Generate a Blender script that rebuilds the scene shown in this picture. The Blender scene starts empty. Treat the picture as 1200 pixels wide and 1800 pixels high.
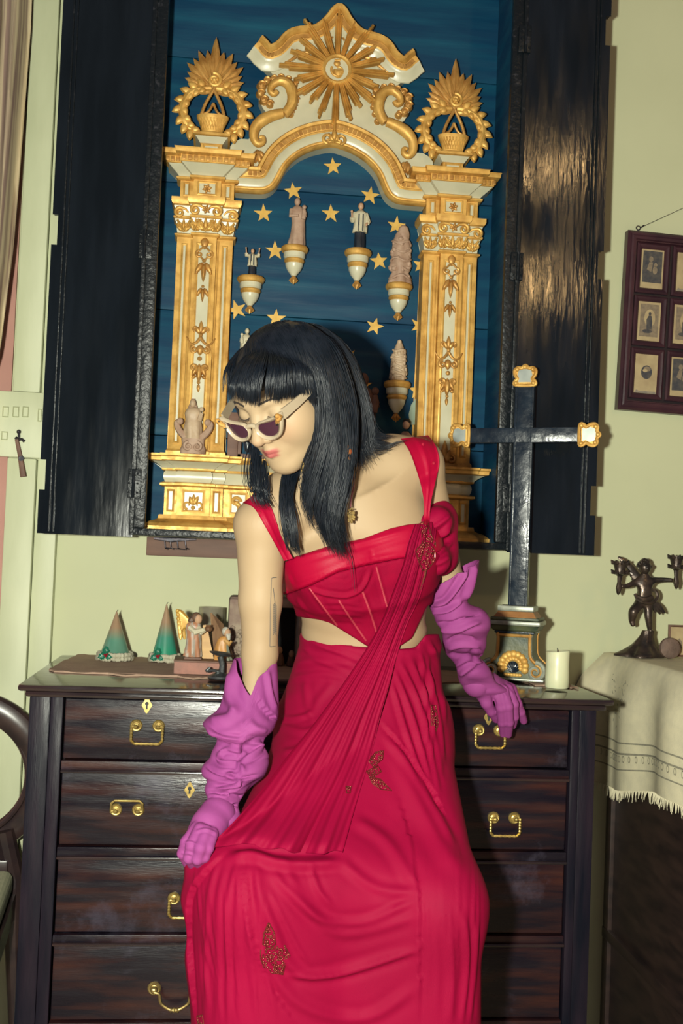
import bpy, bmesh, math, random
import numpy as np
from mathutils import Vector
from mathutils.bvhtree import BVHTree
random.seed(7); np.random.seed(7)
C = bpy.context.scene.collection
PI = math.pi
# --- camera, light, exposure
F = 1965.0; CAM = np.array([0., -2.66, 1.21])
YAW = math.radians(6.2); PIT = math.radians(2.04); ROL = -0.040
Fw = np.array([math.sin(YAW)*math.cos(PIT), math.cos(YAW)*math.cos(PIT), math.sin(PIT)])
_r = np.cross(Fw, [0, 0, 1.]); _r /= np.linalg.norm(_r); _u = np.cross(_r, Fw)
RT = math.cos(ROL)*_r - math.sin(ROL)*_u
UP = math.sin(ROL)*_r + math.cos(ROL)*_u
cam = bpy.data.cameras.new('camera'); camo = bpy.data.objects.new('camera', cam); C.objects.link(camo)
from mathutils import Matrix
camo.matrix_world = Matrix(((RT[0], UP[0], -Fw[0], CAM[0]), (RT[1], UP[1], -Fw[1], CAM[1]), (RT[2], UP[2], -Fw[2], CAM[2]), (0, 0, 0, 1)))
cam.sensor_fit = 'VERTICAL'; cam.sensor_height = 36.0; cam.lens = F*36.0/1800.0
cam.clip_start = 0.05
sc = bpy.context.scene; sc.camera = camo
sc.view_settings.view_transform = 'Standard'; sc.view_settings.look = 'None'
sc.view_settings.gamma = 1; sc.view_settings.use_curve_mapping = False
sc.view_settings.exposure = 0.75
world = bpy.data.worlds.new('room_dusk'); sc.world = world; world.use_nodes = True
bg = world.node_tree.nodes['Background']; bg.inputs[0].default_value = (0.80, 0.58, 0.64, 1); bg.inputs[1].default_value = 0.085
def lamp(name, kind, loc, energy, col, size=0.05, target=None):
    l = bpy.data.lights.new(name, kind); l.energy = energy; l.color = col
    if kind == 'AREA': l.size = size
    else: l.shadow_soft_size = size
    o = bpy.data.objects.new(name, l); o.location = loc; C.objects.link(o)
    if target is not None:
        d = Vector(target) - Vector(loc); o.rotation_euler = d.to_track_quat('-Z', 'Y').to_euler()
    return o
# the flash gun, on a bracket to the left of the lens
lamp('camera_flash', 'POINT', (-0.165, -2.62, 1.225), 162, (.975, .985, .83), 0.03)
# weak cool fill lamp, added out of view on the left
lamp('side_fill', 'AREA', (-3.4, -1.5, 2.0), 3, (0.75, 0.87, 1.0), 1.2, (0.2, 0, 1.3))

def proj(p):
    d = np.asarray(p, float) - CAM; z = d @ Fw
    return np.stack([600 + F*(d @ RT)/z, 900 - F*(d @ UP)/z], -1)
def at(x, y, Y):
    d = Fw + RT*(x-600)/F + UP*(900-y)/F
    return CAM + d*((Y-CAM[1])/d[1])
def ray(x, y):
    d = Fw + RT*(x-600)/F + UP*(900-y)/F
    return d/np.linalg.norm(d)

# two warm bulbs of the room's lamp, behind and to the right of the camera
for _x, _y, _e in ((955, 300, 9), (932, 500, 11)):
    _s = at(_x, _y, -.235); _c = np.array([CAM[0], 2*-.235-CAM[1], CAM[2]])
    lamp('room_bulb', 'POINT', tuple(_c+(_s-_c)*((-3.4-_c[1])/(_s[1]-_c[1]))), _e, (1.0, .62, .25), .07)

# --- materials
def mat(name, c1, c2=None, scale=8, rough=.5, rough2=None, metal=0, bump=0, bscale=60, stretch=(1, 1, 1), spec=.5,
        coat=0, sheen=0, attr=None, sss=0, detail=5, contrast=(.35, .65), emis=None, trans=0, aniso=0, bloom=None):
    m = bpy.data.materials.new(name); m.use_nodes = True; nt = m.node_tree; N = nt.nodes; L = nt.links
    b = N['Principled BSDF']; I = b.inputs
    I['Roughness'].default_value = rough; I['Metallic'].default_value = metal
    I['Specular IOR Level'].default_value = spec
    I['Coat Weight'].default_value = coat; I['Coat Roughness'].default_value = .12
    I['Sheen Weight'].default_value = sheen; I['Sheen Roughness'].default_value = .4
    I['Anisotropic'].default_value = aniso
    if trans: I['Transmission Weight'].default_value = trans
    if sss:
        I['Subsurface Weight'].default_value = sss; I['Subsurface Radius'].default_value = (.012, .005, .003); I['Subsurface Scale'].default_value = 1
    tc = N.new('ShaderNodeTexCoord'); mp = N.new('ShaderNodeMapping'); mp.inputs['Scale'].default_value = stretch
    L.new(tc.outputs['Object'], mp.inputs[0])
    n = N.new('ShaderNodeTexNoise'); n.inputs['Scale'].default_value = scale; n.inputs['Detail'].default_value = detail
    L.new(mp.outputs[0], n.inputs['Vector'])
    r = N.new('ShaderNodeValToRGB'); r.color_ramp.elements[0].position = contrast[0]; r.color_ramp.elements[1].position = contrast[1]
    c2 = c2 or c1
    r.color_ramp.elements[0].color = (*c1, 1); r.color_ramp.elements[1].color = (*c2, 1)
    L.new(n.outputs[0], r.inputs[0])
    if bloom:                                                     # pale bloom in the old polish, in cloudy patches
        n4 = N.new('ShaderNodeTexNoise'); n4.inputs['Scale'].default_value = 5; n4.inputs['Detail'].default_value = 9; n4.inputs['Roughness'].default_value = .72; L.new(tc.outputs['Object'], n4.inputs['Vector'])
        r4 = N.new('ShaderNodeMapRange'); r4.inputs['From Min'].default_value = .54; r4.inputs['From Max'].default_value = .74; r4.inputs['To Max'].default_value = .6; L.new(n4.outputs[0], r4.inputs['Value'])
        m4 = N.new('ShaderNodeMix'); m4.data_type = 'RGBA'; L.new(r4.outputs[0], m4.inputs[0]); L.new(r.outputs[0], m4.inputs[6]); m4.inputs[7].default_value = (*bloom, 1); L.new(m4.outputs[2], I['Base Color'])
    elif attr:
        a = N.new('ShaderNodeAttribute'); a.attribute_name = attr
        mx = N.new('ShaderNodeMix'); mx.data_type = 'RGBA'; mx.blend_type = 'MULTIPLY'; mx.inputs[0].default_value = 1
        L.new(r.outputs[0], mx.inputs[6]); L.new(a.outputs['Color'], mx.inputs[7]); L.new(mx.outputs[2], I['Base Color'])
    else: L.new(r.outputs[0], I['Base Color'])
    if rough2 is not None:
        mr = N.new('ShaderNodeMapRange'); mr.inputs['From Min'].default_value = .35; mr.inputs['From Max'].default_value = .65
        mr.inputs['To Min'].default_value = rough; mr.inputs['To Max'].default_value = rough2
        n3 = N.new('ShaderNodeTexNoise'); n3.inputs['Scale'].default_value = scale*1.7; n3.inputs['Detail'].default_value = 6
        L.new(mp.outputs[0], n3.inputs['Vector']); L.new(n3.outputs[0], mr.inputs['Value']); L.new(mr.outputs[0], I['Roughness'])
    if bump:
        n2 = N.new('ShaderNodeTexNoise'); n2.inputs['Scale'].default_value = bscale; n2.inputs['Detail'].default_value = 4
        L.new(mp.outputs[0], n2.inputs['Vector'])
        bp = N.new('ShaderNodeBump'); bp.inputs['Strength'].default_value = bump; bp.inputs['Distance'].default_value = .004
        L.new(n2.outputs[0], bp.inputs['Height']); L.new(bp.outputs[0], I['Normal'])
    if emis: I['Emission Color'].default_value = (*emis[0], 1); I['Emission Strength'].default_value = emis[1]
    return m
M = {}
M['wall'] = mat('wall_plaster', (.57, .59, .38), (.53, .55, .35), 3, .85, bump=.06, bscale=25)
M['trim'] = mat('trim_paint', (.56, .59, .39), (.50, .53, .34), 5, .5, bump=.05, bscale=30, stretch=(4, 4, 1))
M['pink'] = mat('pink_pane', (.48, .24, .19), (.42, .20, .16), 6, .6)
M['curtain'] = mat('curtain_cloth', (.52, .44, .28), (.22, .15, .12), 9, .9, stretch=(7, 7, .12), contrast=(.4, .6))
M['black'] = mat('black_varnish', (.004, .007, .010), (.008, .012, .018), 9, .07, .20, bump=.16, bscale=34, stretch=(3, 3, .42), spec=.4)
M['blackdoor'] = mat('smooth_black_varnish', (.004, .007, .010), (.007, .011, .016), 9, .05, .13, bump=.05, bscale=34, stretch=(3, 3, .42), spec=.35)
M['blackedge'] = mat('worn_black_edge', (.006, .009, .012), (.05, .05, .06), 90, .35, bump=.4, bscale=110, contrast=(.58, .85), spec=.3)
M['blue'] = mat('prussian_blue_paint', (.0015, .038, .092), (.006, .088, .150), 6, .5, .68, spec=.25, bump=.08, bscale=45, stretch=(.5, 1, 5), contrast=(.42, .85))
M['white'] = mat('altar_white', (.60, .58, .42), (.52, .50, .35), 16, .32, bump=.08, bscale=40)
M['gold'] = mat('gold_leaf', (.76, .46, .12), (.48, .245, .048), 38, .44, .58, metal=.38, bump=.12, bscale=70, contrast=(.38, .72))
M['gold2'] = mat('gold_leaf_bronze', (.60, .33, .09), (.40, .19, .045), 45, .4, .52, metal=.45, bump=.16, bscale=80, contrast=(.38, .7))
M['starg'] = mat('star_gilt', (.72, .46, .11), (.60, .36, .07), 60, .5, metal=.2)
M['ivory'] = mat('ivory', (.55, .42, .28), (.44, .31, .20), 45, .5, bump=.3, bscale=90)
M['terracotta'] = mat('pale_clay', (.46, .32, .23), (.36, .23, .16), 60, .6, bump=.2, bscale=90)
M['cream'] = mat('cream_paint', (.60, .56, .40), (.50, .45, .31), 50, .5)
M['darkcloth'] = mat('black_paint', (.010, .014, .022), (.02, .025, .035), 50, .4)
M['flesh'] = mat('figure_flesh', (.50, .30, .18), None, 50, .5)
M['wood'] = mat('rosewood', (.007, .005, .010), (.055, .017, .012), 3.0, .22, .42, bump=.12, bscale=30, stretch=(1.6, 8, 14), contrast=(.44, .78), detail=8, spec=.35, bloom=(.075, .068, .105))
M['woodv'] = mat('rosewood_vertical', (.005, .006, .012), (.018, .012, .020), 4, .3, .5, bump=.1, bscale=30, stretch=(10, 8, 1.2), detail=7, spec=.12)
M['woodtop'] = mat('rosewood_top', (.012, .009, .012), (.030, .016, .016), 4, .10, .2, bump=.06, bscale=20, stretch=(1.5, 7, 7), spec=.7)
M['brown'] = mat('brown_wood', (.17, .085, .055), (.115, .055, .037), 10, .6, stretch=(1, 5, 5))
M['brass'] = mat('brass', (.52, .38, .12), (.34, .24, .08), 60, .34, .48, metal=.75)
M['brassdark'] = mat('aged_brass', (.42, .30, .10), (.28, .20, .09), 80, .35, .5, metal=.75)
M['hole'] = mat('keyhole_dark', (.006, .006, .008), None, 20, .6)
M['iron'] = mat('iron', (.03, .03, .04), (.06, .05, .06), 60, .45, metal=.6, bump=.3)
M['mirror'] = mat('silvered_plate', (.42, .46, .42), (.32, .36, .34), 40, .3, metal=.5)
M['framewood'] = mat('mahogany_frame', (.060, .022, .030), (.034, .014, .021), 14, .35, bump=.1, bscale=60)
M['framegroove'] = mat('ebonised_groove', (.012, .008, .012), None, 20, .4)
M['paper'] = mat('aged_paper', (.46, .36, .20), (.36, .27, .15), 30, .8)
M['ink'] = mat('print_ink', (.045, .045, .055), (.09, .08, .07), 90, .8)
M['inkmid'] = mat('print_midtone', (.26, .20, .13), (.18, .14, .10), 120, .8)
M['greywash'] = mat('grey_paper', (.18, .16, .14), (.30, .25, .18), 70, .8)
M['cloth'] = mat('linen_cloth', (.70, .64, .44), (.62, .57, .40), 40, .9, bump=.15, bscale=300)
M['runner'] = mat('runner_cloth', (.40, .27, .19), (.34, .22, .16), 25, .9, bump=.2, bscale=200)
M['embro'] = mat('embroidery_grey', (.22, .21, .16), (.30, .28, .2), 120, .9)
M['red'] = mat('red_chiffon', (.245, .0006, .030), (.205, .0005, .025), 5, .7, bump=.06, bscale=700, spec=.12)
M['redsat'] = mat('red_satin', (.30, .0010, .025), (.27, .0009, .022), 8, .5, bump=.05, bscale=300, spec=.15)
M['redmesh'] = mat('red_corset', (.22, .0008, .022), (.19, .0007, .02), 40, .75, bump=.1, bscale=500, spec=.08)
M['bone'] = mat('corset_bone', (.34, .035, .05), (.29, .02, .04), 300, .5)
M['glove'] = mat('magenta_suede', (.27, .055, .205), (.22, .040, .17), 14, .7, sheen=0, bump=.05, bscale=260, spec=.15)
M['sequin'] = mat('bronze_sequins', (.26, .055, .04), (.15, .012, .02), 400, .25, metal=.6)
M['hair'] = mat('black_hair', (.004, .007, .012), (.009, .012, .019), 60, .36, spec=.4)
M['frameivory'] = mat('ivory_acetate', (.36, .29, .20), None, 20, .22, coat=.4)
M['lens'] = mat('plum_lens', (.035, .010, .022), (.05, .016, .03), 5, .08, spec=.6, coat=.5)
# ---------------------------------------------------------------- mesh helpers
ORG = {}
class MB:
    """collects vertices and faces; build() links them as ONE mesh object"""
    def __init__(s): s.v = []; s.f = []; s.mi = []; s.cur = 0
    def add(s, vs, fs):
        o = len(s.v); s.v += [tuple(map(float, p)) for p in vs]
        s.f += [tuple(i+o for i in f) for f in fs]; s.mi += [s.cur]*len(fs); return s
    def box(s, x0, x1, y0, y1, z0, z1, bev=0):
        if x0 > x1: x0, x1 = x1, x0
        if y0 > y1: y0, y1 = y1, y0
        if z0 > z1: z0, z1 = z1, z0
        b = min(bev, (x1-x0)/2.2, (y1-y0)/2.2, (z1-z0)/2.2)
        if b <= 0:
            vs = [(x, y, z) for x in (x0, x1) for y in (y0, y1) for z in (z0, z1)]
            return s.add(vs, [(0, 1, 3, 2), (4, 6, 7, 5), (0, 4, 5, 1), (2, 3, 7, 6), (0, 2, 6, 4), (1, 5, 7, 3)])
        bm = bmesh.new(); bmesh.ops.create_cube(bm, size=1)
        for v in bm.verts: v.co = Vector(((x0+x1)/2+v.co.x*(x1-x0), (y0+y1)/2+v.co.y*(y1-y0), (z0+z1)/2+v.co.z*(z1-z0)))
        bmesh.ops.bevel(bm, geom=bm.edges[:], offset=b, segments=2, affect='EDGES', profile=.6)
        return s.bm(bm)
    def bm(s, bm):
        bm.verts.index_update(); s.add([v.co[:] for v in bm.verts], [[v.index for v in f.verts] for f in bm.faces]); bm.free(); return s
    def tube(s, pts, r, n=10, cap=True, flat=None):
        """pts list of 3d points; r scalar / list; flat=(axis vec, factor) squashes the section"""
        P = np.array(pts, float); k = len(P); R = np.full(k, r) if np.isscalar(r) else np.array(r, float)
        T = np.gradient(P, axis=0); T /= (np.linalg.norm(T, axis=1)[:, None]+1e-12)
        ref = np.array([0, 0, 1.]) if abs(T[0][2]) < .9 else np.array([0, 1., 0])
        a = np.cross(T[0], ref); a /= np.linalg.norm(a); vs = []
        for i in range(k):
            a = a - T[i]*(a @ T[i]); a /= (np.linalg.norm(a)+1e-12); b = np.cross(T[i], a)
            for j in range(n):
                t = 2*PI*j/n; off = (a*math.cos(t)+b*math.sin(t))*R[i]
                if flat is not None:
                    ax = np.array(flat[0], float); off = off - ax*(off @ ax)*(1-flat[1])
                vs.append(P[i]+off)
        fs = [(i*n+j, i*n+(j+1) % n, (i+1)*n+(j+1) % n, (i+1)*n+j) for i in range(k-1) for j in range(n)]
        if cap: fs += [tuple(range(n))[::-1], tuple((k-1)*n+j for j in range(n))]
        return s.add(vs, fs)
    def lathe(s, prof, c, n=24, axis='z', sx=1, sy=1, a0=0, a1=2*PI):
        """prof list of (r, h) about axis through c"""
        k = len(prof); full = abs(a1-a0-2*PI) < 1e-6; m = n if full else n+1; vs = []
        for r, h in prof:
            for j in range(m):
                t = a0+(a1-a0)*j/n; p = (r*math.cos(t)*sx, r*math.sin(t)*sy, h)
                if axis == 'y': p = (p[0], h, p[1])
                if axis == 'x': p = (h, p[0], p[1])
                vs.append((c[0]+p[0], c[1]+p[1], c[2]+p[2]))
        fs = [(i*m+j, i*m+(j+1) % m, (i+1)*m+(j+1) % m, (i+1)*m+j) for i in range(k-1) for j in range(m if full else m-1)]
        if full: fs += [tuple(range(m))[::-1], tuple((k-1)*m+j for j in range(m))]
        return s.add(vs, fs)
    def ball(s, c, r, n=10, m=7):
        r = (r, r, r) if np.isscalar(r) else r
        return s.lathe_ball(c, r, n, m)
    def lathe_ball(s, c, r, n, m):
        vs = [(c[0], c[1], c[2]-r[2])]
        for i in range(1, m):
            a = -PI/2+PI*i/m
            for j in range(n):
                t = 2*PI*j/n; vs.append((c[0]+r[0]*math.cos(a)*math.cos(t), c[1]+r[1]*math.cos(a)*math.sin(t), c[2]+r[2]*math.sin(a)))
        vs.append((c[0], c[1], c[2]+r[2])); fs = []; L = len(vs)-1
        for j in range(n):
            fs.append((0, 1+(j+1) % n, 1+j)); fs.append((L, 1+(m-2)*n+j, 1+(m-2)*n+(j+1) % n))
            for i in range(m-2): fs.append((1+i*n+j, 1+i*n+(j+1) % n, 1+(i+1)*n+(j+1) % n, 1+(i+1)*n+j))
        return s.add(vs, fs)
    def prism(s, poly, y0, y1, inset=0):
        """XZ polygon extruded from y0 (back) to y1 (front); inset bevels the front edge"""
        n = len(poly); P = np.array(poly, float)
        vs = [(p[0], y0, p[1]) for p in P]
        if inset:
            yb = y1+(y0-y1)*min(.5, abs(inset/(y0-y1)))
            vs += [(p[0], yb, p[1]) for p in P]
            Q = offset2(P, -inset if area2(P) > 0 else inset, True)
            vs += [(p[0], y1, p[1]) for p in Q]; k = 3
        else: vs += [(p[0], y1, p[1]) for p in P]; k = 2
        fs = [(a*n+i, a*n+(i+1) % n, (a+1)*n+(i+1) % n, (a+1)*n+i) for a in range(k-1) for i in range(n)]
        fs += [tuple(range(n))[::-1], tuple((k-1)*n+i for i in range(n))]
        return s.add(vs, fs)
    def puff(s, poly, y0, h, rings=4, c=None):
        """inflated relief: XZ polygon domed towards -y by h"""
        P = np.array(poly, float); n = len(P); c = P.mean(0) if c is None else np.array(c)
        vs = []; fs = []
        for k in range(rings):
            t = k/rings; q = P*(1-t)+c*t; y = y0-h*math.sqrt(1-(1-t)**2)
            vs += [(a[0], y, a[1]) for a in q]
        vs.append((c[0], y0-h, c[1]))
        fs += [(k*n+i, k*n+(i+1) % n, (k+1)*n+(i+1) % n, (k+1)*n+i) for k in range(rings-1) for i in range(n)]
        fs += [((rings-1)*n+i, (rings-1)*n+(i+1) % n, rings*n) for i in range(n)]
        return s.add(vs, fs)
    def sweep(s, path, prof, plane='XZ', closed=False, base=0.):
        """path in a plane, prof = (offset along the path's left normal, coordinate on the third axis)"""
        P = np.array(path, float); k = len(prof); n = len(P); vs = []
        rows = [offset2(P, o, closed) for o, c in prof]
        for (o, c), Q in zip(prof, rows):
            for q in Q: vs.append((q[0], base+c, q[1]) if plane == 'XZ' else (q[0], q[1], base+c) if plane == 'XY' else (base+c, q[0], q[1]))
        m = n if closed else n-1
        fs = [(a*n+i, a*n+(i+1) % n, (a+1)*n+(i+1) % n, (a+1)*n+i) for a in range(k-1) for i in range(m)]
        if not closed: fs += [tuple(a*n for a in range(k)), tuple(a*n+n-1 for a in range(k))[::-1]]
        return s.add(vs, fs)
    def xf(s, f): s.v = [tuple(map(float, f(np.array(p)))) for p in s.v]; return s
    def robe(s, c, h, prof, n=28, folds=7, amp=.12, flat=.8, sway=0, seed=0):
        """draped figure: prof = (t, radius) up the height, with vertical folds"""
        T = np.linspace(0, 1, 16); rr = np.interp(T, [p[0] for p in prof], [p[1] for p in prof]); pr = []
        vs = []
        for t, r in zip(T, rr):
            for j in range(n):
                a = 2*PI*j/n; q = r*(1+amp*(1-t)*math.sin(folds*a+seed+2.5*t)+.4*amp*math.sin(3*a+seed*2+4*t))
                vs.append((c[0]+q*math.cos(a)+sway*math.sin(PI*t), c[1]+q*flat*math.sin(a), c[2]+h*t))
        k = len(T); fs = [(i*n+j, i*n+(j+1) % n, (i+1)*n+(j+1) % n, (i+1)*n+j) for i in range(k-1) for j in range(n)]
        return s.add(vs, fs+[tuple(range(n))[::-1], tuple((k-1)*n+j for j in range(n))])
    def build(s, name, m, parent=None, smooth=30, org=None, mirror=None):
        o3 = np.array(ORG.get(parent.name, (0, 0, 0)) if parent else (org if org is not None else (0, 0, 0)), float)
        me = bpy.data.meshes.new(name); V = np.array(s.v, float)-o3
        me.from_pydata(V.tolist(), [], s.f); 
        ms = m if isinstance(m, (list, tuple)) else [m]
        for x in ms: me.materials.append(M[x] if isinstance(x, str) else x)
        if len(ms) > 1: me.polygons.foreach_set('material_index', s.mi)
        bm = bmesh.new(); bm.from_mesh(me); bmesh.ops.recalc_face_normals(bm, faces=bm.faces[:]); bm.to_mesh(me); bm.free()
        if smooth:
            me.shade_smooth(); me.set_sharp_from_angle(angle=math.radians(smooth))
        o = bpy.data.objects.new(name, me); C.objects.link(o)
        ORG[o.name] = tuple(o3)
        if parent: o.parent = parent
        else: o.location = tuple(o3)
        return o
def area2(P):
    P = np.array(P, float); x, y = P[:, 0], P[:, 1]; return .5*float(np.sum(x*np.roll(y, -1)-y*np.roll(x, -1)))
def offset2(P, d, closed=False):
    P = np.array(P, float); n = len(P)
    if closed: A = np.roll(P, 1, 0); B = np.roll(P, -1, 0)
    else: A = np.vstack([2*P[0]-P[1], P[:-1]]); B = np.vstack([P[1:], 2*P[-1]-P[-2]])
    t1 = P-A; t1 /= np.linalg.norm(t1, axis=1)[:, None]+1e-12; t2 = B-P; t2 /= np.linalg.norm(t2, axis=1)[:, None]+1e-12
    n1 = np.stack([-t1[:, 1], t1[:, 0]], 1); n2 = np.stack([-t2[:, 1], t2[:, 0]], 1)
    m = n1+n2; m /= np.linalg.norm(m, axis=1)[:, None]+1e-12
    k = d/np.maximum(.45, np.sum(m*n1, 1)); return P+m*k[:, None]
def spline(pts, n, closed=False):
    P = np.array(pts, float); k = len(P); out = []
    segs = k if closed else k-1
    for u in np.linspace(0, segs, n, endpoint=not closed):
        i = min(int(u), segs-1); t = u-i
        g = lambda j: P[j % k] if closed else P[min(max(j, 0), k-1)]
        p0, p1, p2, p3 = g(i-1), g(i), g(i+1), g(i+2)
        out.append(.5*((2*p1)+(-p0+p2)*t+(2*p0-5*p1+4*p2-p3)*t*t+(-p0+3*p1-3*p2+p3)*t**3))
    return np.array(out)
def props(o, label=None, cat=None, group=None, kind=None):
    if label: o['label'] = label
    if cat: o['category'] = cat
    if group: o['group'] = group
    if kind: o['kind'] = kind
    return o
def thing(name, loc, label, cat, group=None):
    o = bpy.data.objects.new(name, None); o.empty_display_size = .05; o.location = tuple(map(float, loc)); C.objects.link(o)
    ORG[o.name] = tuple(map(float, loc)); return props(o, label, cat, group)
def clone(o, d, label=None):
    """copy of a thing with its parts and sub-parts, moved by d"""
    c = o.copy(); C.objects.link(c); c.location = Vector(o.location)+Vector(d)
    if label: c['label'] = label
    for ch in list(o.children):
        e = ch.copy(); C.objects.link(e); e.parent = c
        for g in ch.children:
            h = g.copy(); C.objects.link(h); h.parent = e
    return c
def part_copy(o, d, parent):
    c = o.copy(); C.objects.link(c); c.parent = parent; c.location = Vector(o.location)+Vector(d); return c

def onz(x, y, z):
    d = Fw + RT*(x-600)/F + UP*(900-y)/F
    return CAM+d*((z-CAM[2])/d[2])
def vcol(o, f, name='Col'):
    """per-vertex colour attribute from a function of the mesh coordinates"""
    me = o.data; a = me.color_attributes.new(name, 'FLOAT_COLOR', 'POINT')
    co = np.empty(len(me.vertices)*3, np.float32); me.vertices.foreach_get('co', co); c = f(co.reshape(-1, 3))
    a.data.foreach_set('color', np.concatenate([c, np.ones((len(c), 1))], 1).astype(np.float32).ravel())
# ---------------------------------------------------------------- the room
props(MB().box(-2.2, 2.6, 0, .12, 0, 3.2).build('wall_back', 'wall'), kind='structure')
M['floor'] = mat('floor_tiles', (.30, .24, .17), (.22, .17, .12), 5, .4)
props(MB().box(-2.2, 2.6, -4.2, .12, -.06, 0).build('floor', 'floor'), kind='structure')
# window on the left: posts, middle board, pink panes, latch
wx = at(75, 700, -.03)[0]; xl = -.95
win = props(MB().box(xl-.2, wx-.075, -.012, -.002, .2, 3.0).build('window_1', 'pink'), kind='structure')
zr0, zr1 = at(40, 805, -.04)[2], at(40, 690, -.04)[2]
xp = at(20, 650, -.05)[0]
MB().box(xp, wx-.005, -.045, -.001, .0, zr0-.001, .004).build('window_post', 'trim', win)
MB().box(xp+.004, wx-.005, -.045, -.001, zr1+.001, 3.0, .004).build('window_post', 'trim', win)
MB().box(wx-.004, wx+.045, -.032, -.001, .0, 3.0, .004).build('window_architrave', 'trim', win)
rail = MB().box(xl, wx+.012, -.055, -.046, zr0, zr1, .003).build('window_rail', 'trim', win)
for px, py, w, h in ((10, 724, 6, 20), (28, 724, 6, 20), (45, 724, 6, 20), (70, 730, 4, 24), (8, 766, 6, 16)):
    c = at(px, py, -.055); k = .00125
    MB().sweep([(c[0]-w*k, c[2]-h*k*.5), (c[0]+w*k, c[2]-h*k*.5), (c[0]+w*k, c[2]+h*k*.5), (c[0]-w*k, c[2]+h*k*.5)],
               [(0, 0), (.0015, -.003), (.003, 0)], 'XZ', True, -.0545).build('rail_panel', 'trim', rail)
lt = thing('window_latch', at(36, 800, -.06), 'rusty iron hook latch hanging on the pale window rail', 'latch')
b = MB(); P = lambda x, y, Y=-.064: at(x, y, Y)
b.tube([P(27, 769), P(32, 773), P(38, 772), P(43, 776)], .0035, 8); b.tube([P(33, 758), P(33, 770)], .003, 8); b.ball(P(33, 759), .005)
b.build('latch_plate', 'iron', lt)
b = MB(); b.tube([P(29, 772, -.07), P(35, 800, -.07), P(41, 838, -.072)], [.004, .005, .007], 8, flat=((0, 1, 0), .45)); b.build('latch_bar', 'brown', lt)
b = MB(); b.tube([P(36, 803, -.05), P(37, 806, -.075)], .006, 8); b.build('latch_stud', 'iron', lt)
# curtain gathered at the left edge
bot = at(0, 670, -.14)
cx0, cx1 = at(-60, 300, -.14)[0], at(50, 10, -.14)[0]
n, m = 90, 40; vs = []; zt = 2.75; zb = 1.45
for i in range(m+1):
    t = i/m; z = zt+(zb-zt)*t
    edge = np.interp(z, [1.45, 1.62, 1.85, 2.1, 2.36, 2.75], [at(-28, 640, -.14)[0], at(2, 620, -.14)[0], at(21, 480, -.14)[0], at(35, 280, -.14)[0], at(52, 20, -.14)[0], at(58, -200, -.14)[0]])
    for j in range(n+1):
        u = j/n; x = edge-.42*(1-u)*(1-.35*t)
        vs.append((x, -.15+.028*math.sin(u*34+1.2*math.sin(3*t+u*4))*(1-.3*t)+.012*math.sin(u*71+2*t), z))
vs2 = [(x, y+.003, z) for x, y, z in vs]; o = len(vs)
q = [(i*(n+1)+j, i*(n+1)+j+1, (i+1)*(n+1)+j+1, (i+1)*(n+1)+j) for i in range(m) for j in range(n)]
cur = MB().add(vs+vs2, q+[tuple(a+o for a in f)[::-1] for f in q]).build('curtain', 'curtain', smooth=80)
props(cur, 'brown striped curtain gathered beside the window at upper left', 'curtain')

# ---------------------------------------------------------------- chest of drawers
ch = thing('chest_of_drawers', (.21, -.28, 0), 'dark rosewood chest of drawers with brass handles behind the woman', 'chest')
top = MB(); L, R_ = -.352, .772
bm_ = MB(); bm_.box(L, R_, -.565, -.004, .9335, .9455, .0055); bm_.build('top_board', 'woodtop', ch)
MB().box(L+.012, R_-.012, -.555, -.01, .922, .933, .005).build('top_moulding', 'woodtop', ch)
MB().box(-.330, .748, -.50, -.01, .10, .9215).build('carcass', 'woodv', ch)
for x0, x1, y in ((-.334, -.296, -.535), (-.295, -.272, -.541), (.695, .712, -.541), (.713, .747, -.535)):
    MB().box(x0, x1, y, -.505, .02 if y > -.54 else .08, .9215, .003).build('stile', 'woodv', ch)
rows = [(.806, .9205), (.648, .785), (.488, .627), (.328, .470), (.165, .31)]
for z0, z1 in ((.786, .805), (.628, .647), (.471, .487), (.311, .327), (.09, .164)):
    r = MB().box(-.271, .694, -.540, -.501, z0, z1, .002)
    r.build('rail', 'wood', ch)
    if z0 > .3: MB().box(-.271, .694, -.547, -.5405, z0-.003, z0+.003, .003).build('cock_bead', 'woodtop', ch)
def rosette(b, c, r=.0115):
    b.lathe([(0.0001, -.007), (.0035, -.0065), (.004, -.0045), (.0065, -.0035), (.0075, -.0042), (r*.82, -.0045), (r, -.002), (r, 0)], c, 20, 'y')
def handle(px, py, dr, style='hang', half=19):
    c = at(px, py, -.538); s = half*.00108; b = MB(); y = -.5345
    for sx in (-1, 1):
        rosette(b, (c[0]+sx*s, y, c[2])); b.tube([(c[0]+sx*s, y, c[2]), (c[0]+sx*s, y-.015, c[2])], .003, 8)
        b.ball((c[0]+sx*s, y-.016, c[2]), .0042, 8, 6)
    w = s+.008; up = style == 'up'
    if up: pts = [(-w, -.003), (-w, .014), (-w+.006, .019), (w-.006, .019), (w, .014), (w, -.003)]
    else: pts = [(-w, .002), (-w, -.026), (-w+.006, -.032), (w-.006, -.032), (w, -.026), (w, .002)]
    path = np.array([(c[0]+x, y-.013, c[2]+z) for x, z in pts])
    dense = np.concatenate([np.linspace(path[i], path[i+1], 10, endpoint=False) for i in range(5)]+[path[-1:]])
    k = len(dense)
    b.tube(dense, .0022 if up else [.0031 if i % 2 else .0022 for i in range(k)], 8)
    for sx in (-1, 1): b.tube([(c[0]+sx*w, y-.013, c[2]), (c[0]+sx*s, y-.0135, c[2])], .0022, 8)
    b.build('handle', 'brass', dr)
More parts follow.
